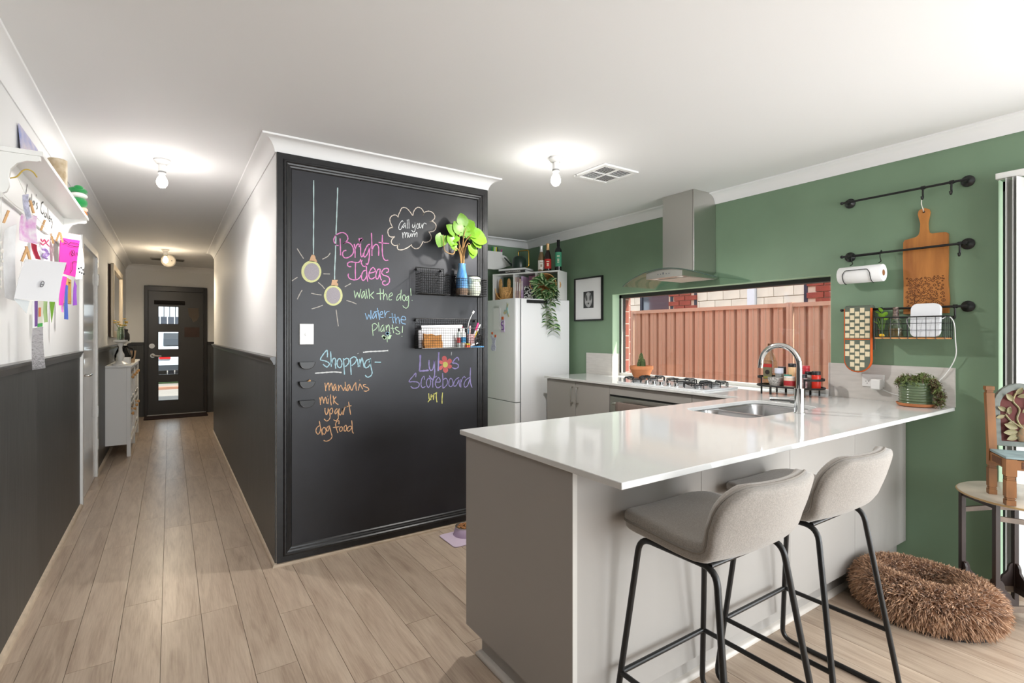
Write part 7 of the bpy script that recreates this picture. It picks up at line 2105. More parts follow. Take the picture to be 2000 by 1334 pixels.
def stool(label, x, y, rz):
    t = thing('bar_stool', label, 'bar stool', (x, y, 0), 'grey upholstered bar stools at the peninsula', rz)
    # upholstered shell in local coordinates, sitter faces +y: a bent rounded rectangle with padded edges
    cl = [(0.208, 0.700), (0.150, 0.712), (0.06, 0.710), (-0.03, 0.703), (-0.10, 0.703), (-0.150, 0.718), (-0.188, 0.752), (-0.210, 0.80), (-0.226, 0.85), (-0.240, 0.905)]
    P = catmull([(0, a, b) for a, b in cl], 10)
    cum = [0.0]
    for i in range(1, len(P)):
        cum.append(cum[-1] + (P[i] - P[i - 1]).length)
    LT = cum[-1]

    def at_len(l):
        for i in range(1, len(P)):
            if cum[i] >= l - 1e-9:
                f = (l - cum[i - 1]) / max(1e-9, cum[i] - cum[i - 1])
                return P[i - 1].lerp(P[i], min(1, max(0, f)))
        return P[-1]

    m_, nt_ = 30, 21
    W_, R0, R1 = 0.214, 0.100, 0.085

    def surf(l, s_):
        a0, a1 = l, LT - l
        w = W_
        if a0 < R0:
            w = W_ - R0 + math.sqrt(max(0, R0 * R0 - (R0 - a0) ** 2))
        if a1 < R1:
            w = W_ - R1 + math.sqrt(max(0, R1 * R1 - (R1 - a1) ** 2))
        c = at_len(l)
        back = max(0.0, min(1.0, (l - 0.30) / 0.16))
        back = back * back * (3 - 2 * back)
        x = s_ * w
        q = (x / W_) ** 2
        return Vector((x, c.y + 0.062 * back * q, c.z + 0.008 * (1 - back) * q * abs(x / W_)))

    top, bot = [], []
    for i in range(m_):
        l = LT * 0.5 * (1 - math.cos(PI * i / (m_ - 1)))
        for j in range(nt_):
            s_ = math.sin(PI / 2 * (-1 + 2 * j / (nt_ - 1)))
            p = surf(l, s_)
            e = 1e-3
            du = surf(min(LT, l + e), s_ * 0.98) - surf(max(0, l - e), s_ * 0.98)
            dv = surf(l, min(1, s_ + e)) - surf(l, max(-1, s_ - e))
            n3 = dv.cross(du)
            if n3.length < 1e-12:
                n3 = Vector((0, 0, 1))
            n3.normalize()
            wl_ = abs(surf(l, 1.0).x)
            dist = min(wl_ - abs(p.x), min(l, LT - l))
            k = min(1.0, dist / 0.020)
            th = 0.013 + 0.015 * math.sqrt(max(0.0, 1 - (1 - k) ** 2))
            top.append(p + n3 * th)
            bot.append(p - n3 * th)
    vs = top + bot
    N_ = len(top)
    fs = []
    for i in range(m_ - 1):
        for j in range(nt_ - 1):
            a = i * nt_ + j
            fs.append((a, a + 1, a + nt_ + 1, a + nt_))
            fs.append((N_ + a, N_ + a + nt_, N_ + a + nt_ + 1, N_ + a + 1))
    ring = [j for j in range(nt_)] + [i * nt_ + nt_ - 1 for i in range(1, m_)] + [(m_ - 1) * nt_ + j for j in range(nt_ - 2, -1, -1)] + [i * nt_ for i in range(m_ - 2, 0, -1)]
    for k in range(len(ring)):
        a, b_ = ring[k], ring[(k + 1) % len(ring)]
        fs.append((a, b_, N_ + b_, N_ + a))
    o = MB().add(vs, fs).build('seat_shell', fabric, t, smooth=180, local=True)
    pip = [Vector(top[k]).lerp(Vector(bot[k]), 0.5) for k in ring]
    pip = [p for i, p in enumerate(pip) if (p - pip[i - 1]).length > 1e-4]
    MB().tube(pip, 0.0042, 6, closed=True).build('piping', mat('tweed_piping', (128, 122, 115), 0.95), o, smooth=True, local=True)
    r = 0.0095
    zt_, zf = 0.664, 0.0098
    fr, rr_ = 0.135, -0.135
    for s_ in (-1, 1):
        m = MB()
        path = fillet([(0.165 * s_, rr_, zt_), (0.165 * s_, fr, zt_), (0.232 * s_, 0.196, zf), (0.232 * s_, -0.232, zf)], 0.045, 6, closed=True)
        m.tube(path, r, 10, closed=True)
        m.build('side_frame', 'black', t, smooth=True, local=True)
        zb = 0.235
        k = (zt_ - zb) / (zt_ - zf)
        xf = (0.165 + 0.067 * k) * s_
        MB().tube([(xf, fr + 0.061 * k, zb), (xf, rr_ - 0.097 * k, zb)], 0.0085, 10).build('side_stretcher', 'black', t, smooth=True, local=True)
    MB().tube([(-xf, fr + 0.061 * k, zb), (xf, fr + 0.061 * k, zb)], 0.0085, 10).build('foot_rest', 'black', t, smooth=True, local=True)
    for y_ in (0.10, -0.115):
        MB().tube([(-0.165, y_, zt_ + 0.004), (0.165, y_, zt_ + 0.004)], 0.008, 8).build('seat_rail', 'black', t, smooth=True, local=True)
    return t


stool('grey fabric bar stool with black legs, nearest the peninsula corner', 1.392, 0.975, 0.0)
stool('grey fabric bar stool with black legs, next to the dog bed', 1.940, 0.975, 0.0)

# ================================================================== dog bed
db = thing('dog_bed', 'fluffy brown oval dog bed on the floor below the peninsula', 'dog bed', (2.93, 0.93, 0))
ex, ey = Vector((0.25, -0.968, 0)), Vector((0.968, 0.25, 0))
Cb = Vector((2.915, 0.912, 0))
AL, BL = 0.190, 0.145      # centre line half axes
RT, RZ = 0.082, 0.088
zc_b = 0.100


def torus_pt(u, v, k=1.0):
    ct = Cb + ex * (AL * math.cos(u)) + ey * (BL * math.sin(u)) + Vector((0, 0, zc_b))
    nrm = (ex * (math.cos(u) * BL) + ey * (math.sin(u) * AL)).normalized()
    wob = 1 + 0.05 * math.sin(3 * u + 1)
    return ct + nrm * (RT * wob * k * math.cos(v)) + Vector((0, 0, RZ * wob * k * math.sin(v))), (nrm * math.cos(v) + Vector((0, 0, math.sin(v)))).normalized()


nu, nv = 48, 18
vs = [torus_pt(2 * PI * i / nu, 2 * PI * j / nv)[0] for i in range(nu) for j in range(nv)]
fs = [(i * nv + j, ((i + 1) % nu) * nv + j, ((i + 1) % nu) * nv + (j + 1) % nv, i * nv + (j + 1) % nv) for i in range(nu) for j in range(nv)]
furm = mat('brown_fur', (150, 112, 84), 0.95, var=0.25, vscale=20, alt=(196, 158, 126), sheen=0.4)
MB().add(vs, fs).build('bolster', mat('fur_under', (120, 88, 64), 0.95), db, smooth=True, fix=False)
lo = [Cb + ex * ((AL + 0.062) * math.cos(2 * PI * k / 40)) + ey * ((BL + 0.062) * math.sin(2 * PI * k / 40)) for k in range(40)]
MB().prism([(p.x, p.y) for p in lo], lambda a, b, t: (a, b, t), 0.0003, 0.03).build('base', mat('base_black', (20, 20, 20), 0.8), db)
inn = [Cb + ex * (AL * math.cos(2 * PI * k / 40)) + ey * (BL * math.sin(2 * PI * k / 40)) for k in range(40)]
MB().prism([(p.x, p.y) for p in inn], lambda a, b, t: (a, b, t), 0.03, 0.062).build('cushion', MATS['fur_under'], db)
fu = MB()
rf = random.Random(77)


def strand(p, n, L):
    d = (n + Vector((rf.gauss(0, 0.45), rf.gauss(0, 0.45), rf.gauss(-0.15, 0.4)))).normalized()
    s_ = d.cross(Vector((rf.gauss(0, 1), rf.gauss(0, 1), rf.gauss(0, 1)))).normalized()
    w = rf.uniform(0.0018, 0.0034)
    b = p + d * L * 0.55 + Vector((0, 0, -0.1 * L))
    e = p + d * L + Vector((rf.gauss(0, 0.003), rf.gauss(0, 0.003), -0.30 * L))
    n0 = len(fu.v)
    fu.v += [tuple(p - s_ * w), tuple(p + s_ * w), tuple(b + s_ * w * 0.9), tuple(b - s_ * w * 0.9), tuple(e)]
    fu.f += [(n0, n0 + 1, n0 + 2, n0 + 3), (n0 + 3, n0 + 2, n0 + 4)]


for i in range(30000):
    u, v = rf.random() * 2 * PI, rf.uniform(-0.95, PI + 0.8)
    p, n = torus_pt(u, v, 0.98)
    if p.z < 0.028:
        continue
    strand(p, n, rf.uniform(0.020, 0.042))
for i in range(3000):
    a, r_ = rf.random() * 2 * PI, math.sqrt(rf.random()) * 0.85
    p = Cb + ex * (AL * r_ * math.cos(a)) + ey * (BL * r_ * math.sin(a)) + Vector((0, 0, 0.06))
    strand(p, Vector((0, 0, 1)), 0.03)
o = fu.build('fur', furm, db, fix=False)
o['kind'] = 'stuff'

# ================================================================== carved side table and chair
TCX, TCY, TZT = 3.192, 0.616, 0.578
tb = thing('side_table', 'round side table with white top on dark carved folding legs', 'table', (TCX, TCY, 0))
MB().lathe([(0.0, -0.016), (0.232, -0.016), (0.242, -0.010), (0.242, -0.003), (0.237, 0.0), (0, 0.0)], (TCX, TCY, TZT), 56).build('top', mat('marbled_top', (214, 204, 188), 0.25, var=0.12, vscale=7), tb, smooth=35)
MB().tube([(TCX + 0.2425 * math.cos(a), TCY + 0.2425 * math.sin(a), TZT - 0.007) for a in [2 * PI * k / 56 for k in range(56)]], 0.004, 6, closed=True).build('rim', mat('rim_brass', (176, 146, 100), 0.4), tb, smooth=True)
wood_d = mat('dark_carved_wood', (44, 32, 28), 0.45, var=0.3, vscale=8, stretch=(1, 1, 0.2))
e1, e2 = Vector((0.65, 0.76, 0)), Vector((0.76, -0.65, 0))
lg = []
for a, b_ in ((-1, -1), (1, -1), (1, 1), (-1, 1)):
    p = Vector((3.205, 0.692, 0)) + e1 * (0.100 * a) + e2 * (0.115 * b_)
    lg.append(p)
    MB().obox(p + Vector((0, 0, 0.281)), e1 * 0.0105, e2 * 0.0105, Vector((0, 0, 0.2805))).build('leg', wood_d, tb, bevel=0.002)
wood_l = mat('worn_wood', (112, 98, 86), 0.5, var=0.3, vscale=12)
for i in range(4):
    a, b_ = lg[i], lg[(i + 1) % 4]
    d = (b_ - a).normalized()
    nrm = Vector((d.y, -d.x, 0))
    L = (b_ - a).length
    wm_ = wood_d if i % 2 == 0 else wood_l
    for z in (0.538, 0.085):
        MB().obox((a + b_) / 2 + Vector((0, 0, z)), d * (L / 2 - 0.011), nrm * 0.007, Vector((0, 0, 0.014))).build('rail', wm_, tb)
    if i % 2 == 1:
        MB().obox((a + b_) / 2 + Vector((0, 0, 0.47)), d * (L / 2 - 0.011) + Vector((0, 0, 0.012)), nrm * 0.006, Vector((0, 0, 0.011))).build('rail', wood_l, tb)
    for s_, pt0 in ((1, a), (-1, b_)):
        br = [(0.011, 0.099), (0.011, 0.21), (0.022, 0.205), (0.030, 0.190), (0.032, 0.172), (0.042, 0.160), (0.055, 0.150), (0.062, 0.134), (0.075, 0.124), (0.085, 0.110), (0.088, 0.099)]
        MB().prism(br, lambda q, z, t: tuple(pt0 + d * (s_ * q) + nrm * t + Vector((0, 0, z))), -0.005, 0.005).build('scroll_bracket', wood_d, tb)

fdir = Vector((-0.85, -0.53, 0)).normalized()
wdir = Vector((0.53, -0.85, 0)).normalized()
rzc = math.atan2(fdir.y, fdir.x) - PI / 2
O_ = Vector((3.030, 0.672, TZT + 0.0004)) + wdir * 0.115
chs = thing('carved_chair', 'small carved wooden chair with floral backrest standing on the round table', 'chair', O_)
teak = mat('teak', (132, 86, 44), 0.45, var=0.25, vscale=9, stretch=(2, 2, 0.6))
greyp = mat('blue_grey_paint', (112, 118, 112), 0.6, var=0.15, vscale=30)


def cpt(w, f, z):
    return O_ + wdir * w + fdir * f + Vector((0, 0, z))


def cbox(w0, w1, f0, f1, z0, z1, m, name, parent=chs, bevel=0.0015):
    return MB().obox(cpt((w0 + w1) / 2, (f0 + f1) / 2, (z0 + z1) / 2), wdir * ((w1 - w0) / 2), fdir * ((f1 - f0) / 2), Vector((0, 0, (z1 - z0) / 2))).build(name, m, parent, bevel=bevel)


HW = 0.115
for s_ in (-1, 1):
    # rear leg and post, leaning back
    m = MB()
    for (z0, z1, lean0, lean1, hw_) in ((0.0, 0.022, 0, 0, 0.0145), (0.026, 0.03, 0, 0, 0.0135), (0.034, 0.118, 0, 0, 0.0145), (0.121, 0.125, 0, 0, 0.013), (0.129, 0.20, 0, 0, 0.0145), (0.20, 0.455, 0, -0.028, 0.0145), (0.460, 0.464, -0.029, -0.029, 0.0125), (0.468, 0.485, -0.030, -0.030, 0.0155)):
        c0, c1 = cpt(HW * s_, -0.085 + lean0, z0), cpt(HW * s_, -0.085 + lean1, z1)
        m.obox((c0 + c1) / 2, wdir * hw_, fdir * hw_, (c1 - c0) / 2)
    m.obox(cpt(HW * s_, -0.085, 0.1), wdir * 0.0115, fdir * 0.0115, Vector((0, 0, 0.0995)))
    m.obox(cpt(HW * s_, -0.114, 0.465), wdir * 0.011, fdir * 0.011, Vector((0, 0, 0.015)))
    m.build('rear_post', teak, chs)
    m = MB()
    for (z0, z1, hw_) in ((0.0, 0.022, 0.016), (0.026, 0.030, 0.015), (0.034, 0.105, 0.0165), (0.108, 0.112, 0.0145), (0.116, 0.120, 0.0145), (0.124, 0.195, 0.018)):
        m.obox(cpt(HW * s_, 0.085, (z0 + z1) / 2), wdir * hw_, fdir * hw_, Vector((0, 0, (z1 - z0) / 2)))
    m.obox(cpt(HW * s_, 0.085, 0.09), wdir * 0.0125, fdir * 0.0125, Vector((0, 0, 0.0895)))
    m.build('front_leg', teak, chs)
    rl = cbox(HW * s_ - 0.012, HW * s_ + 0.012, -0.068, 0.066, 0.150, 0.192, teak, 'side_rail')
    cbox(HW * s_ + (0.012 if s_ > 0 else -0.0135), HW * s_ + (0.0135 if s_ > 0 else -0.012), -0.045, 0.045, 0.157, 0.186, mat('carved_brown', (92, 56, 32), 0.6, bump=1, bscale=120), 'carved_inset', rl)
rl = cbox(-HW + 0.018, HW - 0.018, 0.074, 0.096, 0.150, 0.192, teak, 'front_rail')
cbox(-HW + 0.035, HW - 0.035, 0.096, 0.0975, 0.157, 0.186, MATS['carved_brown'], 'carved_inset', rl)
seat_poly = [(-HW - 0.012, -0.07), (HW + 0.012, -0.07), (HW + 0.018, 0.10), (-HW - 0.018, 0.10)]
MB().prism(seat_poly, lambda a, b, t: tuple(cpt(a, b, t)), 0.1955, 0.206).build('seat', mat('seat_blue_grey', (128, 146, 148), 0.55, var=0.15, vscale=20), chs, bevel=0.002)
# carved back: arched border, dark red field, vase of leaves
BW_, Z0b, Z1b = 0.096, 0.225, 0.45


def bpt(a, z, t):
    return tuple(cpt(a, -0.098 - 0.028 * (z - 0.2) / 0.255 + t, z))


def arch(w, z0, zs, ztop, n=14):
    return [(-w, z0), (w, z0), (w, zs)] + [(w * math.cos(PI * k / n), zs + (ztop - zs) * math.sin(PI * k / n)) for k in range(1, n)] + [(-w, zs)]


MB().prism(arch(BW_, Z0b, 0.40, 0.492), bpt, -0.010, 0.004).build('back_panel', mat('oxblood', (92, 42, 38), 0.7, var=0.2, vscale=25), chs)
MB().prism(arch(BW_ + 0.004, Z0b - 0.006, 0.40, 0.500), bpt, -0.011, 0.011, holes=[arch(BW_ - 0.018, Z0b + 0.016, 0.392, 0.474)]).build('back_border', greyp, chs, bevel=0.002)
carv = mat('gilded_carving', (150, 136, 92), 0.6, var=0.3, vscale=40, alt=(112, 112, 92))
vasem = mat('carved_vase', (150, 110, 78), 0.6, var=0.3, vscale=50, alt=(110, 104, 80))
vp = [(0.0, 0.0), (0.020, 0.0), (0.027, 0.012), (0.028, 0.026), (0.020, 0.044), (0.010, 0.058), (0.007, 0.068), (0.011, 0.074), (0, 0.076)]
m = MB()
nn = 16
vs = []
for r_, z in vp:
    for k in range(nn):
        a = 2 * PI * k / nn
        vs.append(bpt(r_ * math.cos(a), Z0b + 0.018 + z, 0.006 + 0.45 * r_ * math.sin(a)))
m.add(vs, [(i * nn + k, i * nn + (k + 1) % nn, (i + 1) * nn + (k + 1) % nn, (i + 1) * nn + k) for i in range(len(vp) - 1) for k in range(nn)])
m.build('carved_vase', vasem, chs, smooth=True)
for st in ([(0.002, 0.30), (0.03, 0.335), (0.05, 0.37), (0.045, 0.41), (0.02, 0.425), (0.012, 0.40)], [(-0.002, 0.30), (-0.02, 0.34), (-0.01, 0.385), (-0.03, 0.42), (-0.02, 0.455)], [(0.0, 0.30), (-0.04, 0.33), (-0.06, 0.36)]):
    MB().tube([bpt(p.x, p.y, 0.007) for p in catmull([(a, b, 0) for a, b in st], 5)], 0.0042, 6).build('carved_stem', carv, chs, smooth=True)
clf = leaf_mesh('carved_leaf', carv, 1.0, 0.5, heart=False, fold=0.5, droop=-0.1)
base_q = Matrix((wdir, Vector((0, 0, 1)), wdir.cross(Vector((0, 0, 1))))).transposed().to_quaternion()
for (a, z, ang, L) in ((-0.055, 0.375, 150, 0.04), (-0.062, 0.355, 200, 0.036), (-0.045, 0.36, 100, 0.035), (-0.03, 0.42, 130, 0.045), (-0.02, 0.45, 60, 0.04), (-0.015, 0.44, 20, 0.04), (0.01, 0.40, 330, 0.034), (0.03, 0.42, 80, 0.036), (0.05, 0.39, 30, 0.036), (0.045, 0.36, 350, 0.04), (0.03, 0.335, 320, 0.04),
                       (-0.02, 0.30, 160, 0.055), (-0.02, 0.285, 185, 0.055), (-0.018, 0.27, 205, 0.05), (0.02, 0.30, 20, 0.055), (0.02, 0.285, -5, 0.055), (0.018, 0.27, -25, 0.05), (-0.03, 0.33, 210, 0.035), (-0.04, 0.395, 240, 0.035), (0.0, 0.37, 60, 0.03)):
    q = base_q @ Euler((0.15, 0, math.radians(ang - 90))).to_quaternion()
    inst(clf, 'carved_leaf', chs, Vector(bpt(a, z, 0.008)) - chs.location, scale=L, quat=q)

# vertical blind at the sliding door
vb = thing('vertical_blind', 'white vertical blind drawn back at the sliding door', 'blind', (3.49, 0.2, 0.03))
MB().box(3.475, 3.515, D0 + 0.02, 0.79, 2.085, 2.115).build('head_rail', 'satin_white', vb, bevel=0.002)
slat = MB().box(-0.0008, 0.0008, -0.044, 0.044, 0.03, 2.08).mesh('slat')
slat.materials.append(mat('blind_fabric_white', (186, 187, 184), 0.8))
for y, a in ((0.742, 84), (0.712, 78), (0.700, 80)):
    inst(slat, 'slat', vb, Vector((3.495, y, 0)) - vb.location, rot=(0, 0, math.radians(a)))
for i in range(6):
    inst(slat, 'slat', vb, Vector((3.495, D0 + 0.06 + i * 0.013, 0)) - vb.location, rot=(0, 0, math.radians(82)))

# ================================================================== gallery shelf in the hallway
GX1, GY0_, GY1_, GZ = -0.435, 2.83, 4.275, 2.035
gs = thing('gallery_shelf', 'white bracketed wall shelf with lettered backboard in the hallway', 'shelf', (-0.5, 3.55, 1.85))
MB().box(XL + 0.0005, GX1, GY0_, GY1_, GZ, GZ + 0.02).build('shelf_board', 'satin_white', gs, bevel=0.002)
MB().box(XL + 0.0005, XL + 0.013, GY0_ + 0.01, GY1_ - 0.01, 1.852, GZ).build('back_board', 'satin_white', gs)
brk_ = [(0, 0), (0.125, 0), (0.125, -0.018), (0.115, -0.024), (0.085, -0.026), (0.055, -0.040), (0.036, -0.066), (0.030, -0.105), (0.032, -0.135), (0.024, -0.160), (0.0, -0.175)]
for y in (GY0_ + 0.004, GY1_ - 0.024):
    MB().prism(brk_, lambda a, b, t: (XL + 0.0005 + a, t, GZ + b), y, y + 0.02).build('bracket', 'satin_white', gs, bevel=0.0015)
mb = MB()
for st in GALLERY_TEXT:
    pts = [(st[i] / 1000.0, st[i + 1] / 1000.0) for i in range(0, len(st), 2)]
    ribbon(mb, pts, 0.010, lambda a, b: (XL + 0.0140, a, b))
lt = mb.build('lettering', mat('black_lettering', (30, 30, 30), 0.6), gs, fix=False)
lt['label'] = 'black handwritten lettering on the backboard'
t = thing('display_string', 'white string strung below the gallery shelf', 'string', (-0.51, 3.4, 1.80))
MB().tube(catmull([(-0.55, 2.80, 1.86), (-0.53, 2.95, 1.835), (-0.50, 3.10, 1.83), (-0.505, 3.40, 1.815), (-0.515, 3.70, 1.825), (-0.51, 3.95, 1.85), (XL + 0.004, 4.28, 1.88)], 6), 0.0013, 5).build('string', mat('string_white', (226, 224, 218), 0.8), t)


def sheet(name, label, cat, pts, m, bend=0.006, th=0.0012, group='pictures pegged below the gallery shelf'):
    """a thin hanging sheet through 3-d corner points (first two are its top edge)"""
    P = [Vector(p) for p in pts]
    t = thing(name, label, cat, min(P, key=lambda p: p.z), group)
    n = (P[1] - P[0]).cross(P[-1] - P[0])
    if n.length < 1e-9:
        n = Vector((0, -1, 0))
    n.normalize()
    if len(P) == 4:
        N_ = 6
        vs, fs = [], []
        for side in (0, 1):
            for i in range(N_ + 1):
                for j in range(N_ + 1):
                    u, v = i / N_, j / N_
                    p = P[0].lerp(P[1], u).lerp(P[3].lerp(P[2], u), v)
                    vs.append(p + n * (bend * math.sin(PI * u) * (0.4 + 0.6 * v) + bend * 0.6 * math.sin(PI * v * 1.3) + th * side))
        K = (N_ + 1) ** 2
        for i in range(N_):
            for j in range(N_):
                a = i * (N_ + 1) + j
                fs += [(a, a + 1, a + N_ + 2, a + N_ + 1), (K + a, K + a + N_ + 1, K + a + N_ + 2, K + a + 1)]
        edge = [j for j in range(N_ + 1)] + [i * (N_ + 1) + N_ for i in range(1, N_ + 1)] + [N_ * (N_ + 1) + j for j in range(N_ - 1, -1, -1)] + [i * (N_ + 1) for i in range(N_ - 1, 0, -1)]
        for k in range(len(edge)):
            a, b_ = edge[k], edge[(k + 1) % len(edge)]
            fs.append((a, b_, K + b_, K + a))
        o = MB().add(vs, fs).build('sheet', m, t, smooth=60)
    else:
        k = len(P)
        o = MB().add(P + [p + n * th for p in P], [tuple(range(k)), tuple(range(2 * k - 1, k - 1, -1))] + [(i, (i + 1) % k, k + (i + 1) % k, k + i) for i in range(k)]).build('sheet', m, t)
    return t, P, n


def marks(t, P, n, strokes, m, w=0.003, name='drawing'):
    """strokes in sheet coordinates 0..1 (across, down) drawn proud of the side facing the room"""
    mb = MB()
    s_ = 1 if n.dot(Vector((0.45, -1, 0))) > 0 else -1
    for st in strokes:
        pp = [P[0].lerp(P[1], u).lerp(P[3].lerp(P[2], u), v) + n * (s_ * 0.004 + (0.010 if s_ > 0 else -0.001)) for u, v in st]
        if len(pp) > 2:
            pp = catmull(pp, 4)
        mb.tube(pp, w / 2, 4)
    mb.build(name, m, t, fix=False)


ink = mat('ink_black', (24, 24, 26), 0.7)
sheet('plastic_sleeve', 'tall white paper sleeve pegged at the left end of the gallery', 'paper', [(-0.545, 2.817, 1.719), (-0.527, 2.904, 1.758), (-0.529, 2.893, 1.438), (-0.546, 2.809, 1.449)], mat('sleeve', (226, 228, 230), 0.35, var=0.08, vscale=18))
sheet('paper_tag', 'narrow pale blue paper tag hanging below the shelf bracket', 'paper', [(-0.502, 2.864, 1.873), (-0.488, 2.89, 1.886), (-0.483, 2.899, 1.79), (-0.493, 2.881, 1.768)], mat('blue_tag', (186, 186, 206), 0.7, var=0.3, vscale=50))
t = thing('yellow_twig', 'bent yellow wire looped round the near shelf bracket', 'wire', (-0.50, 2.92, 1.93))
MB().tube(catmull([(-0.538, 2.856, 1.935), (-0.522, 2.877, 1.949), (-0.508, 2.90, 1.982), (-0.495, 2.919, 1.994), (-0.483, 2.945, 1.992), (-0.475, 2.966, 1.978)], 5), 0.0028, 6).build('wire', mat('yellow_wire', (196, 170, 80), 0.6), t, smooth=True)
MB().tube([(-0.520, 2.878, 1.948), (-0.495, 2.877, 1.878)], 0.0012, 5).build('thread', MATS['string_white'], t)
wcol = mat('watercolour_pink', (236, 234, 236), 0.8, var=1, vscale=26, alt=(214, 140, 206))
sheet('watercolour', 'child watercolour with pink wash pegged to the string', 'drawing', [(-0.533, 3.021, 1.822), (-0.495, 3.099, 1.833), (-0.496, 3.097, 1.706), (-0.539, 3.009, 1.707)], wcol)
t, P, n_ = sheet('child_drawing', 'white drawing with pink hearts and purple scribble pegged to the string', 'drawing', [(-0.535, 3.384, 1.797), (-0.503, 3.466, 1.804), (-0.506, 3.459, 1.667), (-0.54, 3.37, 1.669)], M['paper'])
marks(t, P, n_, [[(0.1, 0.2), (0.25, 0.3), (0.4, 0.2), (0.55, 0.3), (0.75, 0.18)], [(0.1, 0.35), (0.3, 0.42), (0.5, 0.33), (0.8, 0.42)]], mat('pink_ink', (214, 70, 120), 0.7), 0.006)
marks(t, P, n_, [[(0.3, 0.6), (0.5, 0.55), (0.7, 0.65), (0.5, 0.75), (0.35, 0.85), (0.7, 0.9)], [(0.5, 0.6), (0.8, 0.72), (0.55, 0.85)]], mat('purple_ink', (170, 140, 200), 0.7), 0.010)
sheet('red_ribbon', 'dark red ribbon scrap behind the white envelope', 'ribbon', [(-0.54, 3.25, 1.731), (-0.525, 3.276, 1.727), (-0.515, 3.293, 1.659), (-0.53, 3.267, 1.66)], mat('ribbon_red', (170, 30, 60), 0.6))
t, P, n_ = sheet('envelope', 'large white envelope pegged at the front of the gallery', 'envelope', [(-0.482, 2.799, 1.604), (-0.377, 2.96, 1.617), (-0.403, 2.926, 1.44), (-0.508, 2.747, 1.441)], mat('envelope_white', (226, 227, 230), 0.7))
marks(t, P, n_, [[(0.47, 0.58), (0.50, 0.52), (0.54, 0.56), (0.53, 0.64), (0.48, 0.66), (0.47, 0.58)], [(0.49, 0.60), (0.52, 0.60)]], mat('ink_grey', (110, 110, 116), 0.7), 0.004, 'printed_mark')
sheet('paper_flap', 'small folded white paper below the envelope', 'paper', [(-0.513, 2.775, 1.443), (-0.478, 2.847, 1.438), (-0.485, 2.834, 1.387)], mat('flap_white', (220, 226, 228), 0.7))
bkm = mat('magenta_card', (206, 36, 142), 0.5)
t, P, n_ = sheet('magenta_booklet', 'bright magenta booklet with black line drawings at the far end of the gallery', 'booklet', [(-0.515, 3.853, 1.853), (-0.445, 3.969, 1.861), (-0.463, 3.941, 1.64), (-0.522, 3.84, 1.653)], bkm, bend=0.002, th=0.004)
marks(t, P, n_, [[(0.45, 0.10), (0.85, 0.10), (0.9, 0.18), (0.4, 0.18), (0.45, 0.10)], [(0.1, 0.06), (0.3, 0.12), (0.15, 0.16)], [(0.58, 0.36), (0.66, 0.30), (0.74, 0.36), (0.70, 0.44), (0.60, 0.44), (0.58, 0.36)], [(0.55, 0.32), (0.76, 0.44)], [(0.86, 0.34), (0.92, 0.42)], [(0.95, 0.60), (0.70, 0.62), (0.72, 0.80), (0.62, 0.95)], [(0.05, 0.72), (0.3, 0.70), (0.3, 0.9), (0.1, 0.95)]], ink, 0.003)
sheet('pastel_paper', 'pastel striped paper peeking above the magenta booklet', 'paper', [(-0.513, 3.867, 1.888), (-0.446, 3.993, 1.898), (-0.448, 3.99, 1.857), (-0.516, 3.86, 1.851)], mat('pastel_pink', (236, 226, 224), 0.7, var=1, vscale=28, alt=(226, 150, 160)))
t, P, n_ = sheet('paper_mask', 'white paper cut-out with black dots behind the magenta booklet', 'paper', [(-0.506, 3.973, 1.9), (-0.457, 4.114, 1.916), (-0.443, 4.148, 1.728), (-0.453, 4.123, 1.648), (-0.475, 4.064, 1.635)], mat('cutout_white', (232, 233, 236), 0.7))
mb = MB()
for k, (u, v) in enumerate(((0.2, 0.2), (0.5, 0.1), (0.75, 0.25), (0.3, 0.5), (0.6, 0.55), (0.85, 0.6))):
    p = Vector((-0.462, 4.09, 1.69)) + Vector((0.03, 0.06, 0)) * (u - 0.4) + Vector((0, 0, -0.07)) * (v - 0.4)
    mb.sphere(p + Vector((0.006, -0.006, 0)), 0.004, 0.004, 0.006, 6, 4)
mb.build('dots', ink, t)
for nm, lab, pts, c in (('ribbon', 'magenta ribbon hanging below the booklet', [(-0.511, 3.82, 1.634), (-0.487, 3.84, 1.629), (-0.503, 3.827, 1.464), (-0.519, 3.813, 1.466)], (206, 64, 176)),
                        ('ribbon', 'short pink ribbon tail below the magenta ribbon', [(-0.51, 3.832, 1.463), (-0.504, 3.837, 1.463), (-0.502, 3.838, 1.427), (-0.51, 3.832, 1.429)], (226, 130, 206)),
                        ('ribbon', 'blue ribbon hanging beside the magenta one', [(-0.498, 3.873, 1.59), (-0.489, 3.89, 1.583), (-0.489, 3.89, 1.387), (-0.503, 3.863, 1.389)], (64, 90, 170)),
                        ('pennant', 'pointed bright green pennant below the envelope', [(-0.507, 3.469, 1.471), (-0.493, 3.519, 1.474), (-0.502, 3.487, 1.362)], (100, 150, 30)),
                        ('ribbon', 'pale green ribbon beside the silver wrapper', [(-0.523, 3.419, 1.467), (-0.516, 3.474, 1.471), (-0.516, 3.474, 1.364), (-0.522, 3.426, 1.36)], (150, 176, 120)),
                        ('ribbon', 'purple ribbon in front of the small wooden frame', [(-0.475, 4.018, 1.631), (-0.468, 4.044, 1.596), (-0.468, 4.044, 1.479), (-0.481, 3.992, 1.473)], (130, 70, 170))):
    sheet(nm, lab, 'ribbon' if nm == 'ribbon' else 'pennant', pts, mat('rib_%d_%d_%d' % c, c, 0.6), bend=0.003)
t, P, n_ = sheet('foil_wrapper', 'long silver wrapper with green and purple print hanging lowest in the gallery', 'wrapper', [(-0.509, 3.092, 1.329), (-0.483, 3.149, 1.336), (-0.478, 3.16, 1.145), (-0.511, 3.086, 1.141)], mat('silver_foil', (206, 206, 210), 0.25, metal=0.8, bump=0.6, bscale=60), bend=0.004)
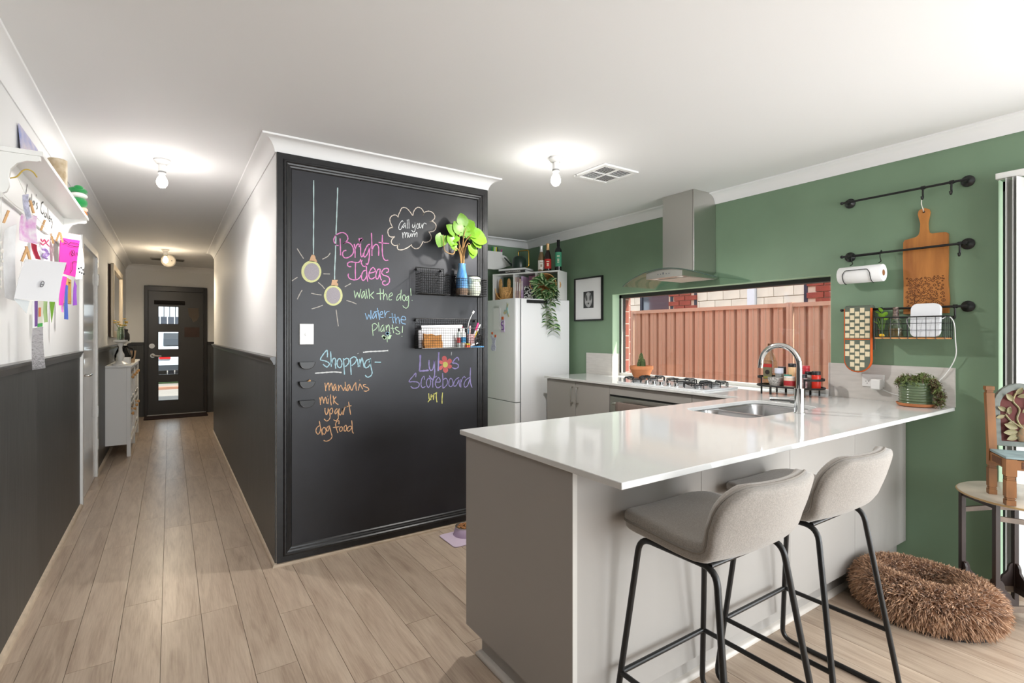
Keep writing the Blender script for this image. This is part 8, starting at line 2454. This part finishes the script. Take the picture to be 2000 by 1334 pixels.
P2 = [Vector(p) for p in [(-0.509, 3.085, 1.45), (-0.484, 3.164, 1.455), (-0.485, 3.150, 1.337), (-0.508, 3.089, 1.329)]]
for (u0, u1, v0, v1, c, nm) in ((0.0, 0.18, 0, 1, (236, 236, 240), 'white_strip'), (0.18, 0.48, 0, 0.96, (104, 64, 140), 'purple_strip'), (0.48, 1.0, 0, 0.86, (206, 206, 190), 'pale_strip'), (0.48, 1.0, 0.86, 1.0, (60, 160, 70), 'green_strip'), (0.55, 0.75, 0.25, 0.6, (206, 110, 60), 'orange_mark')):
    q = [P2[0].lerp(P2[1], u).lerp(P2[3].lerp(P2[2], u), v) for u, v in ((u0, v0), (u1, v0), (u1, v1), (u0, v1))]
    off = Vector((0.002, -0.002, 0)) if nm == 'orange_mark' else Vector((0, 0, 0))
    q = [p + off for p in q]
    MB().add(q + [p + Vector((-0.001, 0.001, 0)) for p in q], [(0, 1, 2, 3), (7, 6, 5, 4), (0, 4, 5, 1), (1, 5, 6, 2), (2, 6, 7, 3), (3, 7, 4, 0)]).build(nm, mat('wrap_%d_%d_%d' % c, c, 0.4), t)
t = thing('small_picture', 'small wooden picture frame hanging beside the hallway door', 'picture', (XL + 0.01, 4.35, 1.49))
m = MB()
for q in ((4.28, 4.30, 1.50, 1.66), (4.40, 4.42, 1.50, 1.66), (4.30, 4.40, 1.50, 1.52), (4.30, 4.40, 1.64, 1.66)):
    m.box(XL + 0.0005, XL + 0.03, *q)
m.build('frame', mat('gold_wood', (190, 146, 84), 0.5), t)
MB().box(XL + 0.0005, XL + 0.012, 4.30, 4.40, 1.52, 1.64).build('picture', mat('dark_brown_pic', (60, 46, 38), 0.6), t)
pin_me = MB().box(-0.004, 0.004, -0.006, -0.001, -0.036, 0.036).box(-0.004, 0.004, 0.001, 0.006, -0.036, 0.036).box(-0.0045, 0.0045, -0.0075, 0.0075, 0.004, 0.010).mesh('pin')
pin_me.materials.append(M['pine'])
plabs = ['wooden peg holding the white sleeve', 'wooden peg left of the gallery lettering', 'wooden peg above the heart drawing', 'wooden peg left of the magenta booklet, above the hearts', 'wooden peg just left of the magenta booklet', 'wooden peg holding the magenta booklet', 'left of two wooden pegs holding the envelope', 'right of two wooden pegs holding the envelope']
for i, p in enumerate([(-0.548, 2.846, 1.775), (-0.493, 2.978, 1.85), (-0.505, 3.286, 1.824), (-0.516, 3.595, 1.807), (-0.509, 3.71, 1.837), (-0.51, 3.832, 1.85), (-0.485, 2.792, 1.619), (-0.479, 2.824, 1.632)]):
    o = bpy.data.objects.new('clothes_peg', pin_me)
    COL.objects.link(o)
    o.location = p
    o.rotation_euler = (0.1, 0.25 * (-1) ** i, 0.5)
    o.scale = (0.8, 0.8, 0.75)
    tag(o, plabs[i], 'clothes peg', 'wooden pegs on the gallery string')
sh = thing('shell_mobile', 'string of white shells hanging at the left end of the gallery', 'mobile', (-0.548, 2.774, 1.48))
MB().tube([(-0.548, 2.774, 1.86), (-0.548, 2.774, 1.48)], 0.001, 4).build('cord', MATS['string_white'], sh)
for (x, y, z, r) in ((-0.548, 2.774, 1.66, 0.008), (-0.545, 2.772, 1.627, 0.010), (-0.547, 2.773, 1.603, 0.006), (-0.543, 2.771, 1.587, 0.006), (-0.547, 2.773, 1.559, 0.010), (-0.548, 2.775, 1.515, 0.006), (-0.548, 2.774, 1.487, 0.006)):
    MB().sphere((x, y, z), r * 0.5, r, r, 10, 7).build('shell', mat('shell', (228, 224, 216), 0.3), sh, smooth=True)
# on the gallery shelf
GT = GZ + 0.0204
t = thing('art_card', 'pastel painted card leaning on the gallery shelf', 'card', (-0.53, 3.22, GT))
MB().add([(-0.545, 3.13, GT), (-0.50, 3.42, GT), (-0.545, 3.42, GT + 0.165), (-0.560, 3.13, GT + 0.19), (-0.550, 3.132, GT), (-0.505, 3.422, GT), (-0.550, 3.422, GT + 0.165), (-0.565, 3.132, GT + 0.19)],
         [(0, 1, 2, 3), (7, 6, 5, 4), (0, 4, 5, 1), (1, 5, 6, 2), (2, 6, 7, 3), (3, 7, 4, 0)]).build('card', mat('pastel_card', (206, 196, 206), 0.6, var=1, vscale=14, alt=(150, 160, 206)), t)
t = thing('gold_tin', 'short gold patterned round tin on the gallery shelf', 'tin', (-0.485, 3.50, GT))
MB().lathe([(0.038, 0), (0.040, 0.003), (0.040, 0.145), (0.036, 0.148), (0, 0.148)], (-0.482, 3.50, GT), 24).build('tin', mat('gold_pattern', (176, 150, 110), 0.5, var=1, vscale=24, alt=(220, 204, 176)), t, smooth=40)
t = thing('plush_toy', 'green and white plush toy with orange feet at the far end of the gallery shelf', 'toy', (-0.485, 4.20, GT))
gpl = mat('green_plush', (20, 130, 62), 0.95, bump=0.8, bscale=220, sheen=0.4)
c = Vector((-0.482, 4.20, GT))
MB().sphere(c + Vector((0, 0, 0.075)), 0.05, 0.062, 0.040, 18, 12).build('belly_top', gpl, t, smooth=True)
MB().sphere(c + Vector((0.004, -0.005, 0.118)), 0.046, 0.066, 0.020, 16, 10).build('white_band', mat('white_plush', (226, 226, 222), 0.95, bump=0.6, bscale=220), t, smooth=True)
MB().sphere(c + Vector((0, 0.0, 0.148)), 0.050, 0.070, 0.024, 16, 10).sphere(c + Vector((0.01, -0.05, 0.158)), 0.025, 0.03, 0.018, 10, 7).sphere(c + Vector((0.005, 0.03, 0.162)), 0.03, 0.03, 0.018, 10, 7).build('hat', gpl, t, smooth=True)
MB().sphere(c + Vector((0.01, 0.012, 0.035)), 0.040, 0.045, 0.022, 14, 9).build('body', mat('pink_plush', (222, 184, 166), 0.95), t, smooth=True)
for dy in (-0.03, 0.03):
    MB().sphere(c + Vector((0.022, dy + 0.012, 0.0135)), 0.022, 0.02, 0.0135, 12, 8).build('foot', mat('orange_plush', (232, 116, 30), 0.9), t, smooth=True)
